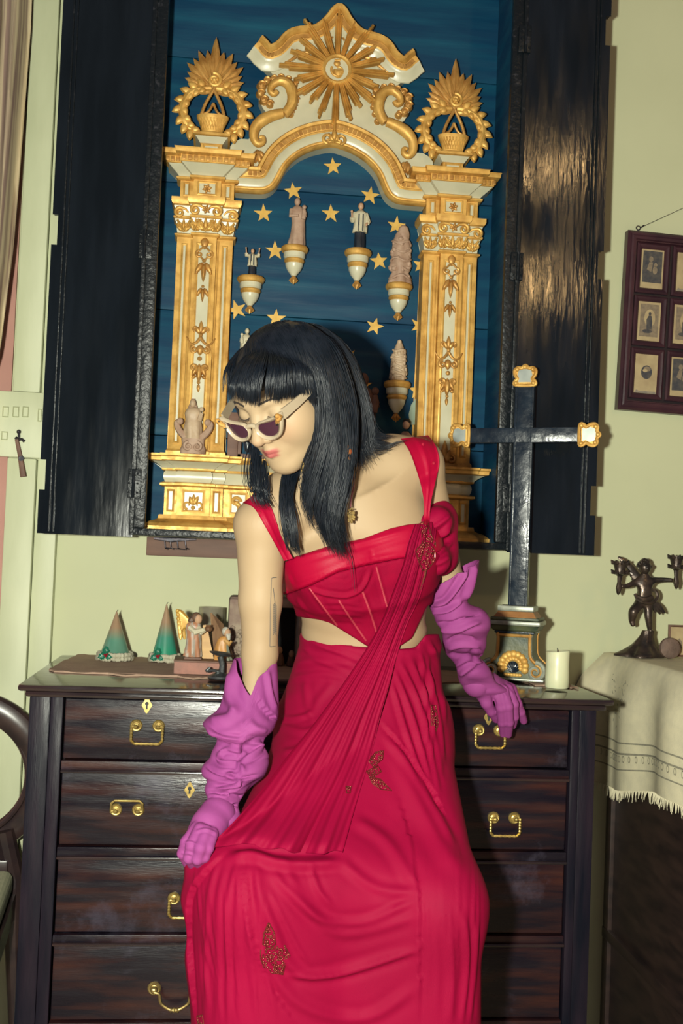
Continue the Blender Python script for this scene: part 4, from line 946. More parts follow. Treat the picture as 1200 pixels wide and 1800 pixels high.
def bld(b, n, m, par=cr, sm=30): b.xf(RX); return b.build(n, m, par, sm)
zb_ = zpx(1112); w0 = 31*kk; hw = 52*kk
prof_half = [(hw*.86, 0), (hw*.98, .006), (hw*1.0, .018), (hw*.93, .030), (hw*.80, .038), (hw*.68, .045), (hw*.60, .056), (hw*.58, zb_-.008), (hw*.62, zb_)]
poly = [(x, z) for x, z in prof_half]+[(-x, z) for x, z in prof_half[::-1]]
D = .040
b = MB(); b.prism(poly, D, -D+.004, .0); body = bld(b, 'base_body', 'green')
inner = spline(prof_half[2:], 24)
for q in (-1, 1):
    b = MB(); b.tube([(q*(x-.004), -D+.002, z) for x, z in inner], .0035, 8); bld(b, 'gilt_edge', 'gold2', body)
    b = MB(); b.tube([(q*x, D-.002, z) for x, z in inner], .003, 8); bld(b, 'gilt_edge', 'gold2', body)
    b = MB(); curl(b, (q*hw*.74, .021), .0200, .004, 90, 90-q*480, -D+.000, (.0058, .0036), 34); bld(b, 'scroll', 'silverline', body)
    b = MB(); curl(b, (q*hw*.74, .021), .0140, .004, 90, 90-q*440, -D-.002, (.003, .002), 30); bld(b, 'scroll_line', 'gold2', body)
b = MB(); b.tube([(-hw*.58, -D+.002, zb_-.004), (hw*.58, -D+.002, zb_-.004)], .0035, 8); bld(b, 'gilt_edge', 'gold2', body)
b = MB()
for i in range(11):
    a = math.radians(-15+210*i/10); r = .026; b.ball((r*math.cos(a), -D+.002, .030+r*math.sin(a)), (.0085, .007, .0085), 10, 7)
    b.ball((.016*math.cos(a), -D, .030+.016*math.sin(a)), (.005, .004, .005), 8, 6)
for i in range(6): b.ball((-.015+.006*i, -D, .012), (.005, .004, .004), 8, 6)
bld(b, 'carved_shell', 'gold', body)
b = MB(); b.ball((0, -D+.002, .028), (.015, .004, .012), 14, 8)
for i in range(9): a = PI*i/8; b.tube([(0, -D-.002, .019), (.014*math.cos(a), -D-.003, .024+.015*math.sin(a))], .0013, 5)
bld(b, 'shell_hollow', 'navy', body)
b = MB(); b.box(-hw*1.02, hw*1.02, -D-.004, D+.002, 0.0002, .0055, .002); bld(b, 'foot_board', 'silverline')
def tier(w, d, z0, z1, n, m, bev=.003): b = MB(); b.box(-w, w, -d, d, z0+.0002, z1, bev); return bld(b, n, m)
z = [zb_, zpx(1108), zpx(1098), zpx(1084), zpx(1074), zpx(1064)]
tier(hw*.66, D*.95, z[0], z[1], 'base_tier', 'navy'); b = MB()
plq = lambda w, d: [(-w, d), (-w, -d), (w, -d), (w, d)]
b.sweep([(-hw*.68, -D*.9), (hw*.68, -D*.9), (hw*.68, D*.9), (-hw*.68, D*.9)], [(0, z[1]), (-.004, z[1]+.003), (-.007, z[2]-.001), (-.008, z[2])], 'XY', True); b.box(-hw*.66, hw*.66, -D*.88, D*.88, z[1], z[2]); bld(b, 'base_cove', 'green')
tier(hw*.86, D*1.15, z[2], z[2]+(z[3]-z[2])*.6, 'base_fillet', 'silverline', .004)
tier(hw*.80, D*1.08, z[2]+(z[3]-z[2])*.62, z[3], 'base_fillet', 'green')
b = MB(); k0, k1 = hw*.70, hw*.58; b.add([(-k0, -D*.95, z[3]), (k0, -D*.95, z[3]), (k0, D*.95, z[3]), (-k0, D*.95, z[3]), (-k1, -D*.75, z[4]), (k1, -D*.75, z[4]), (k1, D*.75, z[4]), (-k1, D*.75, z[4])], [(0, 1, 5, 4), (1, 2, 6, 5), (2, 3, 7, 6), (3, 0, 4, 7), (4, 5, 6, 7), (3, 2, 1, 0)]); bld(b, 'base_slope', 'ochre', cr, 0)
tier(hw*.60, D*.80, z[4], z[5], 'base_cap', 'silverline')
pw = 16.5*kk; zt_ = zpx(674); za0, za1 = zpx(778), zpx(752); tilt = .012
b = MB(); b.box(-pw, pw, -.011, .011, z[5], zt_, .002); bld(b, 'post', 'navy')
b = MB()
for q in (-1, 1): b.box(q*(pw-.004)-.0014, q*(pw-.004)+.0014, -.0135, -.0105, z[5]+.001, zt_, .001)
bld(b, 'post_edge', 'navy')
La, Lb = -98*kk/.985, 98*kk/.985
b = MB(); b.box(La, Lb, -.0125, .009, za0, za1, .002); b.xf(lambda p: (p[0], p[1], p[2]+tilt*p[0])); bld(b, 'crossbar', 'navy')
def cap(cx, cz, ang, n='gilt_end'):
    ca, sa = math.cos(ang), math.sin(ang); s_ = .0235
    T = lambda P: [(cx+ca*x-sa*y, cz+sa*x+ca*y) for x, y in P]
    sh = [(-.020, -.004), (-.022, .004), (-.017, .010), (-.022, .018), (-.023, .028), (-.016, .034), (-.008, .033), (0, .039), (.008, .033), (.016, .034), (.023, .028), (.022, .018), (.017, .010), (.022, .004), (.020, -.004)]
    b = MB(); b.prism(T(sh)[::-1], .008, -.012, .002); o = bld(b, n, 'gold')
    b = MB(); pp_ = spline(T(sh), 60, True); b.tube([(x, -.012, z) for x, z in pp_]+[(pp_[0][0], -.012, pp_[0][1])], .0038, 8)
    for x, y in ((-.017, .030), (.017, .030), (0, .035), (-.019, 0), (.019, 0)):
        q = T([(x, y)])[0]; b.ball((q[0], -.0135, q[1]), .0052, 10, 7)
    bld(b, 'gilt_rim', 'gold', o)
    b = MB(); b.prism(T([(-.013, .003), (-.011, .010), (-.015, .018), (-.013, .027), (0, .030), (.013, .027), (.015, .018), (.011, .010), (.013, .003)])[::-1], -.0122, -.0145, .001); bld(b, 'silver_plate', 'mirror', o)
cap(0, zt_, 0); cap(Lb, (za0+za1)/2+tilt*Lb, -PI/2); cap(La, (za0+za1)/2+tilt*La, PI/2)
# white pillar candle
c = onz(979, 1211, ZT+.005); yc = c[1]+.022; X = at(979, 1180, yc)[0]; z0 = ZT+.0052; hc = at(979, 1144, yc)[2]-z0
cd = thing('pillar_candle', (X, yc, z0), 'plain white pillar candle at the right end of the chest', 'candle')
M['wax'] = mat('white_wax', (.66, .66, .44), (.60, .61, .40), 20, .35, sss=.15)
b = MB(); b.lathe([(.0225, 0), (.0238, .002), (.0240, .02), (.0236, hc*.6), (.0240, hc-.002), (.0228, hc), (.016, hc-.004), (.0005, hc-.006)], (0, 0, 0), 36); b.xf(lambda p: (X+p[0]*(1+.01*math.sin(p[2]*90)), yc+p[1], z0+p[2]+(p[2]/hc)**6*(p[0]*.10))); b.build('wax', 'wax', cd, smooth=50)
MB().tube([(X, yc, z0+hc-.007), (X-.001, yc, z0+hc+.006)], .001, 6).build('wick', 'hole', cd)
# folded paper scrap by the cross
c = onz(845, 1188, ZR); b = MB(); rnd = random.Random(2)
sh_ = thing('shell_cluster', (c[0], c[1], ZR), 'small pale shells lying at the foot of the cross', 'shell')
for i, (px, py) in enumerate(((846, 1183), (858, 1187), (868, 1188), (879, 1190), (890, 1191), (899, 1189))):
    q = onz(px, py, ZR); MB().lathe_ball((q[0], q[1]-.012, ZR+.0045), (.0075, .005, .0045), 10, 7) if False else None
    b = MB(); b.ball((q[0], q[1]-.004, ZR+.0046), (.0065, .005, .0044), 10, 7); b.build('shell', 'silverline', sh_)

# ---------------------------------------------------------------- framed prints on the right wall
fo = at(1105, 403, -.03); fa = math.radians(-1.7)
fd = at(1082, 718, -.03); H = math.hypot(fo[0]-fd[0], fo[2]-fd[2]); W = .052*2+3*.0935-.006
def FX(p): x, z = p[0], -p[2]; return (fo[0]+math.cos(fa)*p[0]-math.sin(fa)*p[2], p[1], fo[2]+math.sin(fa)*p[0]+math.cos(fa)*p[2])
fr = thing('picture_frame', (fo[0]+W/2, -.015, fo[2]-H), 'dark mahogany frame of small religious prints hanging tilted on right wall', 'picture')
def fb(b, n, m, par=fr, sm=30): b.xf(FX); return b.build(n, m, par, sm)
b = MB(); b.box(.002, W-.002, -.016, -.003, -H+.002, -.002); fb(b, 'back_board', 'framegroove')
b = MB(); b.sweep([(0, -H), (W, -H), (W, 0), (0, 0)], [(0, -.004), (0, -.026), (.006, -.031), (.010, -.029), (.014, -.031), (.020, -.030), (.022, -.024), (.024, -.024), (.026, -.016)], 'XZ', True); fb(b, 'frame_moulding', 'framewood')
cw, chh = .0880, (H-.052)/3; x_ = .028
cells = []
for ci in range(3):
    for ri in range(3):
        X0 = x_+ci*(cw+.004); Z1 = -.027-ri*chh; X1 = X0+cw-.004; Z0 = Z1-chh+.007
        b = MB(); b.sweep([(X0, Z0), (X1, Z0), (X1, Z1), (X0, Z1)], [(0, -.016), (0, -.022), (.004, -.025), (.008, -.023), (.013, -.018), (.0135, -.0165)], 'XZ', True); cells.append((ci, ri, X0+.0135, X1-.0135, Z0+.0135, Z1-.0135, fb(b, 'cell_moulding', 'framewood')))
ov = lambda cx, cz, rx, rz, n=20: [(cx+rx*math.cos(t), cz+rz*math.sin(t)) for t in np.linspace(0, 2*PI, n, endpoint=False)]
for ci, ri, X0, X1, Z0, Z1, par in cells:
    b = MB(); mx, mz = (X0+X1)/2, (Z0+Z1)/2; w_, h_ = (X1-X0)/2, (Z1-Z0)/2
    def flat(P, k): b.prism(P, -.0169-.0003*k, -.0171-.0003*k)
    b.cur = 0; b.box(X0, X1, -.0168, -.0162, Z0, Z1)
    if (ci+ri) % 3 == 0 or (ci == 1 and ri == 2):   # dark portrait card
        b.cur = 1; flat([(X0+.004, Z0+.014), (X1-.004, Z0+.014), (X1-.004, Z1-.004), (X0+.004, Z1-.004)], 1)
        b.cur = 2; flat(ov(mx-.004, mz+h_*.50, .0055, .007), 2); flat([(mx-.014, mz-.002), (mx-.008, mz+h_*.34), (mx+.001, mz+h_*.34), (mx-.002, mz-.008)], 2); flat(ov(mx+.008, mz+h_*.22, .0045, .005), 2); flat(ov(mx+.007, mz-.003, .006, .010), 2)
    elif ri == 1 or ci == 2:                          # pale print of a standing figure
        b.cur = 2; flat([(X0+.005, Z0+.010), (X1-.005, Z0+.010), (X1-.005, Z1-.006), (X0+.005, Z1-.006)], 1)
        b.cur = 0; flat(ov(mx+.001, mz+.008, .014, .022), 2)
        b.cur = 1; flat([(mx-.006, mz-.020), (mx-.007, mz+.004), (mx-.002, mz+.014), (mx+.005, mz+.014), (mx+.008, mz-.001), (mx+.007, mz-.020)], 3); flat(ov(mx+.001, mz+.0185, .0035, .0045), 3); flat(ov(mx-.004, mz-.025, .012, .005), 3)
    else:                                             # card with an oval view
        b.cur = 1; flat(ov(mx+.001, mz+.004, .014, .017), 1); b.cur = 2; flat(ov(mx+.002, mz+.012, .009, .006), 2); b.cur = 0; flat(ov(mx-.003, mz+.008, .006, .004), 3)
        b.cur = 3; flat([(X0, Z0), (X1, Z0), (X1-.004, Z0+.006), (X0+.012, Z0+.005), (X0+.006, Z0+.008)], 2)
    fb(b, 'print', ['paper', 'ink', 'inkmid', 'greywash'], par, 0)
b = MB(); hx = .030
b.tube([(hx, -.012, -.002), (hx, -.012, .006)], .003, 8); b.tube([(hx+.005*math.cos(t), -.012, .0115+.005*math.sin(t)) for t in np.linspace(0, 2*PI, 18)], .0013, 6); fb(b, 'hanging_ring', 'iron')
b = MB(); b.tube([(hx+.006, -.012, .013), (hx+.012, -.012, .018), (hx+.009, -.012, .014), (hx+.014, -.012, .020)], .0014, 5); b.tube([(hx+.006, -.012, .013), (W/2, -.010, .100), (W-hx, -.012, .013)], .0007, 5); fb(b, 'hanging_wire', 'iron')

# ---------------------------------------------------------------- side table with linen cloth at the right
TX = at(1068, 1148, -.03)[0]; TZ = .962
p = at(1068, 1148, -.03); TZ = p[2]
tb = thing('side_table', (TX+.40, -.40, 0), 'dark wooden side table under a pale linen cloth at right', 'table')
M['tablewood'] = mat('dark_table_wood', (.020, .013, .013), (.045, .026, .022), 5, .4, stretch=(2, 2, 9))
MB().box(TX+.006, TX+.80, -.80, -.03, TZ-.030, TZ-.004, .004).build('table_top', 'tablewood', tb)
for x in (TX+.002, TX+.74):
    for y in (-.08, -.72): MB().box(x, x+.035, y, y+.035, .0, TZ-.031, .003).build('leg', 'tablewood', tb)
MB().box(TX+.038, TX+.739, -.10, -.06, TZ-.13, TZ-.031, .003).build('apron', 'tablewood', tb)
MB().box(TX+.012, TX+.034, -.684, -.046, .02, TZ-.032, .003).build('side_panel', 'tablewood', tb)
MB().box(TX+.000, TX+.036, -.684, -.046, .32, .345, .003).build('stretcher', 'tablewood', tb)
# cloth: top sheet and the fall over the left side
vs = []; nu, nv = 70, 46; drop0 = .29
rnd = random.Random(3)
for i in range(nv+1):
    for j in range(nu+1):
        u = j/nu; y = -.012-.80*u; s_ = (i/nv)*(.30+.33)          # s: 0 at the inner top ... hem
        if s_ < .30: x = TX+.30-s_; z = TZ+.001
        else:
            d_ = s_-.30; dd = d_*(drop0/.33)*(1-.16*u+.05*math.sin(u*9)); bend = min(1, d_/.03)
            x = TX-.002-.006*bend-(.012+.010*math.sin(u*23+1.3))*min(1, d_/.12)-.020*(1-u)**3*min(1, d_/.1); z = TZ+.001-.004*bend-dd
            if u < .10: x -= .028*(1-u/.10)*min(1, d_/.06)
        vs.append((x, y, z))
fs = [(i*(nu+1)+j, i*(nu+1)+j+1, (i+1)*(nu+1)+j+1, (i+1)*(nu+1)+j) for i in range(nv) for j in range(nu)]
b = MB(); o_ = len(vs); b.add(vs+[(x+.0012, y, z-.0004) for x, y, z in vs], fs+[tuple(a+o_ for a in f)[::-1] for f in fs])
tc_ = thing('tablecloth', (TX, -.40, TZ), 'cream linen tablecloth with grey embroidery and fringed hem on the side table', 'tablecloth')
b.build('cloth', 'cloth', tc_, smooth=70)
hem = [vs[nv*(nu+1)+j] for j in range(nu+1)]; b = MB()
for k in range(150):
    u = k/149*nu; j = min(int(u), nu-1); f = u-j; q = np.array(hem[j])*(1-f)+np.array(hem[j+1])*f; l = rnd.uniform(.014, .026)
    b.tube([q+(0, 0, .001), q+(rnd.uniform(-.005, .003), rnd.uniform(-.006, .006), -l)], [.0016, .0006], 4)
props(b.build('fringe', 'cloth', tc_), kind='stuff')
b = MB(); V = lambda u, s_: np.array(vs[int(round(s_*nv))*(nu+1)+int(round(u*nu))])
for s_, w in ((.80, .0018), (.845, .0022), (.91, .0016)):
    b.tube([V(j/nu, s_)+(-.0014, 0, 0) for j in range(nu+1)], w, 5, flat=((1, 0, 0), .3))
for j in range(1, nu, 2):
    q = (V(j/nu, .875))+(-.0014, 0, 0)
    b.tube([q+(0, .006*math.cos(t), .007*math.sin(t)) for t in np.linspace(0, 2*PI, 8)], .0011, 4, flat=((1, 0, 0), .4))
for k in range(46):
    q = V(rnd.uniform(.12, .30), rnd.uniform(.55, .74)); b.tube([q+(-.0016, 0, 0), q+(-.0016, rnd.uniform(-.008, .008), rnd.uniform(-.009, .009))], .0012, 4, flat=((1, 0, 0), .4))
b.build('embroidery', 'embro', tc_)
# bronze putto candelabrum
M['bronze'] = mat('dark_bronze', (.055, .048, .046), (.13, .095, .075), 40, .28, .42, metal=.75, bump=.25, bscale=80)
yp = -.13; zt2 = TZ+.0026
g = lambda px, py, dy=0: at(px, py, yp+dy); bx = g(1133, 1150)
pu = thing('putto_candelabrum', (bx[0], yp, zt2), 'dark bronze winged child candelabrum on the side table', 'candelabrum')
b = MB(); vs_ = []
T = np.linspace(0, 1, 14); rp = np.interp(T, [0, .06, .2, .45, .8, 1], [.044, .046, .036, .022, .013, .012]); hb_ = g(1133, 1108)[2]-zt2
for t_, r in zip(T, rp):
    for j in range(32):
        a = 2*PI*j/32; q = r*(1+.16*(1-t_)*math.cos(4*a+.6)+.05*math.sin(9*a+t_*5)); vs_.append((bx[0]-.012*(1-t_)+q*1.15*math.cos(a)+.006*t_, yp+q*.9*math.sin(a), zt2+hb_*t_))
b.add(vs_, [(i*32+j, i*32+(j+1) % 32, (i+1)*32+(j+1) % 32, (i+1)*32+j) for i in range(13) for j in range(32)]+[tuple(range(32))[::-1], tuple(13*32+j for j in range(32))])
b.build('rock_base', 'bronze', pu, smooth=60)
# body: one skinned figure
def skin_fig(name, V_, E_, Rr, m, par, sub=2):
    org = np.array(ORG[par.name]); me = bpy.data.meshes.new(name); me.from_pydata([tuple(np.array(v)-org) for v in V_], E_, []); o = bpy.data.objects.new(name, me); C.objects.link(o); o.parent = par; ORG[o.name] = tuple(org)
    md = o.modifiers.new('skin', 'SKIN'); md.use_smooth_shade = True
    sv = me.skin_vertices[0].data
    for i, r in enumerate(Rr): sv[i].radius = (r, r) if np.isscalar(r) else r
    sv[0].use_root = True
    s2 = o.modifiers.new('sub', 'SUBSURF'); s2.levels = sub; s2.render_levels = sub; me.materials.append(M[m]); return o
k = .00129
V_ = [g(1132, 1050), g(1132, 1036), g(1132, 1022), g(1133, 1008), g(1134, 1000, -.004), g(1115, 1024), g(1103, 1030, -.008), g(1090, 1031, -.014), g(1150, 1020), g(1165, 1019, -.004), g(1183, 1020, -.01),
      g(1124, 1062), g(1112, 1075, -.018), g(1110, 1092, -.004), g(1113, 1101, -.012), g(1138, 1064), g(1139, 1085, -.006), g(1142, 1108), g(1144, 1110, -.012)]
E_ = [(0, 1), (1, 2), (2, 3), (3, 4), (2, 5), (5, 6), (6, 7), (2, 8), (8, 9), (9, 10), (0, 11), (11, 12), (12, 13), (13, 14), (0, 15), (15, 16), (16, 17), (17, 18)]
Rr = [.0165, .0145, .0165, .0075, .008, .0075, .006, .005, .0075, .006, .005, .013, .0125, .008, .005, .013, .0095, .006, .005]
skin_fig('body', V_, E_, Rr, 'bronze', pu)
hd = g(1133, 997, -.004); b = MB(); b.ball(hd, (.0145, .015, .017), 16, 11); b.ball(hd+(0, -.014, -.002), (.003, .003, .003), 8, 6); hdo = b.build('head', 'bronze', pu)
b = MB(); rnd = random.Random(1)
for i in range(40):
    a = rnd.uniform(0, 2*PI); e = rnd.uniform(.1, 1.5); q = hd+np.array([.0145*math.cos(a)*math.cos(e), .015*math.sin(a)*math.cos(e)+.002, .017*math.sin(e)]); b.ball(q, rnd.uniform(.003, .005), 7, 5)
b.build('curls', 'bronze', hdo)
b = MB(); w0 = g(1125, 1018, .014)
for i, (px, py) in enumerate(((1086, 979), (1093, 983), (1100, 990), (1104, 1000), (1108, 1010), (1112, 1018))):
    tip = g(px, py, .024); b.tube(spline([w0+(0, 0, .001*i), (w0+tip)/2+np.array([-.006, 0, .010-.002*i]), tip], 9), [.004, .006, .007, .0075, .007, .006, .005, .004, .002], 8, flat=((0, 1, 0), .5))
b.build('wing', 'bronze', pu)
b = MB(); w0 = g(1142, 1058, .012)
for px, py in ((1168, 1078), (1160, 1080), (1152, 1078)): tip = g(px, py, .012); b.tube(spline([w0, (w0+tip)/2+np.array([.003, 0, .003]), tip], 7), [.005, .007, .008, .0075, .006, .004, .0015], 8, flat=((0, 1, 0), .5))
b.build('drapery', 'bronze', pu)
b = MB(); b.tube(spline([g(1145, 1036, .004), g(1153, 1040, .002), g(1155, 1050, 0), g(1148, 1058, -.004), g(1138, 1060, -.014), g(1122, 1055, -.014), g(1116, 1044, -.008)], 24), .0042, 8); b.tube(spline([g(1120, 1050, -.012), g(1132, 1054, -.018), g(1146, 1050, -.012)], 12), .006, 8); b.build('sash', 'bronze', pu)
for (tx, ty, bx_, by, dy) in ((1090, 1000, 1086, 1046, -.014), (1188, 990, 1188, 1036, -.010)):
    top_, bot_ = g(tx, ty, dy), g(bx_, by, dy); b = MB()
    ax_ = bot_+(top_-bot_)*.5
    b.tube([bot_, bot_+(top_-bot_)*.08, bot_+(top_-bot_)*.25, bot_+(top_-bot_)*.5, bot_+(top_-bot_)*.75], [.001, .0045, .007, .0048, .006], 10)
    zc_ = bot_+(top_-bot_)*.72; hcup = .034
    b.lathe([(.006, 0), (.013, .006), (.012, .014), (.015, .026), (.016, hcup), (.013, hcup), (.012, .020), (.0005, .018)], zc_, 20)
    for zz_, R2 in ((.008, .020), (.030, .021)):
        for i in range(8):
            a = 2*PI*i/8; b.tube([zc_+np.array([.011*math.cos(a), .011*math.sin(a), zz_]), zc_+np.array([R2*.85*math.cos(a), R2*.85*math.sin(a), zz_+.001]), zc_+np.array([R2*1.05*math.cos(a), R2*1.05*math.sin(a), zz_+.007])], [.005, .0055, .001], 6)
    b.build('candle_socket', 'bronze', pu)
# round stone and small framed card
q = g(1176, 1152, -.035); q[2] = zt2+.0245; b = MB(); b.lathe([(.0001, -.009), (.018, -.009), (.0235, -.006), (.0245, 0), (.0235, .005), (.018, .008), (.0001, .008)], (0, 0, 0), 32, 'y'); a = math.radians(12)
b.xf(lambda p: (q[0]+p[0], q[1]+p[1]*math.cos(a)+p[2]*math.sin(a)*.3, q[2]+p[2])); props(b.build('round_stone', mat('brown_stone', (.10, .065, .05), (.17, .11, .085), 50, .7, bump=.6, bscale=120)), 'round flat brown stone leaning by the bronze candelabrum base', 'stone')
q = g(1173, 1170, .02); c = thing('small_frame', (q[0]+.03, q[1], zt2), 'small framed card standing behind the round brown stone', 'picture')
zf1 = g(1173, 1098, .02)[2]; b = MB(); b.sweep([(q[0], zt2+.0004), (q[0]+.062, zt2+.0004), (q[0]+.062, zf1), (q[0], zf1)], [(0, .004), (0, -.002), (.003, -.003), (.005, 0)], 'XZ', True, q[1]); b.build('frame', 'brown', c)
b = MB(); b.box(q[0]+.004, q[0]+.058, q[1], q[1]+.003, zt2+.005, zf1-.004); b.cur = 1; b.prism([(q[0]+.020, zt2+.020), (q[0]+.034, zt2+.020), (q[0]+.033, zt2+.036), (q[0]+.027, zt2+.044), (q[0]+.021, zt2+.036)], q[1], q[1]-.0008); b.build('card', ['paper', 'inkmid'], c)

# ---------------------------------------------------------------- chair at the left
yk = -.15; g = lambda px, py, dy=0: at(px, py, yk+dy)
cc = g(-66, 1361); cc[0] = min(cc[0], -.535); cha = thing('oval_back_chair', (cc[0], yk-.2, 0), 'dark wooden oval-back chair with pale seat left of the chest', 'chair')
M['chairwood'] = mat('chair_mahogany', (.022, .014, .016), (.045, .026, .024), 8, .3, stretch=(3, 3, 3))
M['seatcloth'] = mat('seat_cloth', (.42, .42, .27), (.36, .37, .24), 60, .9, bump=.3, bscale=250)
rx, rz = .168, .158; b = MB()
ring = [(cc[0]+rx*math.cos(t), yk-.02*math.sin(t), cc[2]+rz*math.sin(t)) for t in np.linspace(0, 2*PI, 64)]
b.tube(ring, .030, 12, flat=((0, 1, 0), .55)); b.tube([(cc[0]+(rx-.022)*math.cos(t), yk-.014, cc[2]+(rz-.022)*math.sin(t)) for t in np.linspace(0, 2*PI, 64)], .006, 8); b.build('backrest_ring', 'chairwood', cha)
zs = g(20, 1504, 0)[2]
for q_ in (-1, 1): b = MB(); b.tube([(cc[0]+q_*.10, yk+.0, cc[2]-rz*.75), (cc[0]+q_*.125, yk+.01, zs-.05), (cc[0]+q_*.13, yk+.02, zs-.2), (cc[0]+q_*.145, yk+.07, .0)], [.022, .022, .020, .014], 10); b.build('leg', 'chairwood', cha)
b = MB(); xs0, xs1 = cc[0]-.20, cc[0]+.150
b.box(cc[0]-.14, cc[0]+.115, yk-.02, yk+.02, zs-.055, zs-.005, .006); b.build('back_rail', 'chairwood', cha)
b = MB()
b.add([(cc[0]-.15, yk-.03, zs-.075), (cc[0]+.13, yk-.03, zs-.075), (cc[0]+.16, yk-.42, zs-.075), (cc[0]-.19, yk-.42, zs-.075), (cc[0]-.15, yk-.03, zs-.02), (cc[0]+.13, yk-.03, zs-.02), (cc[0]+.16, yk-.42, zs-.02), (cc[0]-.19, yk-.42, zs-.02)], [(0, 3, 2, 1), (4, 5, 6, 7), (0, 1, 5, 4), (1, 2, 6, 5), (2, 3, 7, 6), (3, 0, 4, 7)])
so = b.build('seat', 'seatcloth', cha, smooth=0); bv = so.modifiers.new('bevel', 'BEVEL'); bv.width = .018; bv.segments = 4
b = MB(); b.add([(cc[0]-.155, yk-.025, zs-.125), (cc[0]+.135, yk-.025, zs-.125), (cc[0]+.165, yk-.425, zs-.125), (cc[0]-.195, yk-.425, zs-.125), (cc[0]-.155, yk-.025, zs-.0755), (cc[0]+.135, yk-.025, zs-.0755), (cc[0]+.165, yk-.425, zs-.0755), (cc[0]-.195, yk-.425, zs-.0755)], [(0, 3, 2, 1), (4, 5, 6, 7), (0, 1, 5, 4), (1, 2, 6, 5), (2, 3, 7, 6), (3, 0, 4, 7)])
b.build('seat_frame', 'chairwood', cha, smooth=0)
for q_ in (-.17, .14): b = MB(); b.tube([(cc[0]+q_, yk-.40, zs-.12), (cc[0]+q_*1.03, yk-.41, zs-.20), (cc[0]+q_*.97, yk-.40, .12), (cc[0]+q_*1.02, yk-.42, 0)], [.024, .026, .016, .014], 10); b.build('leg', 'chairwood', cha)
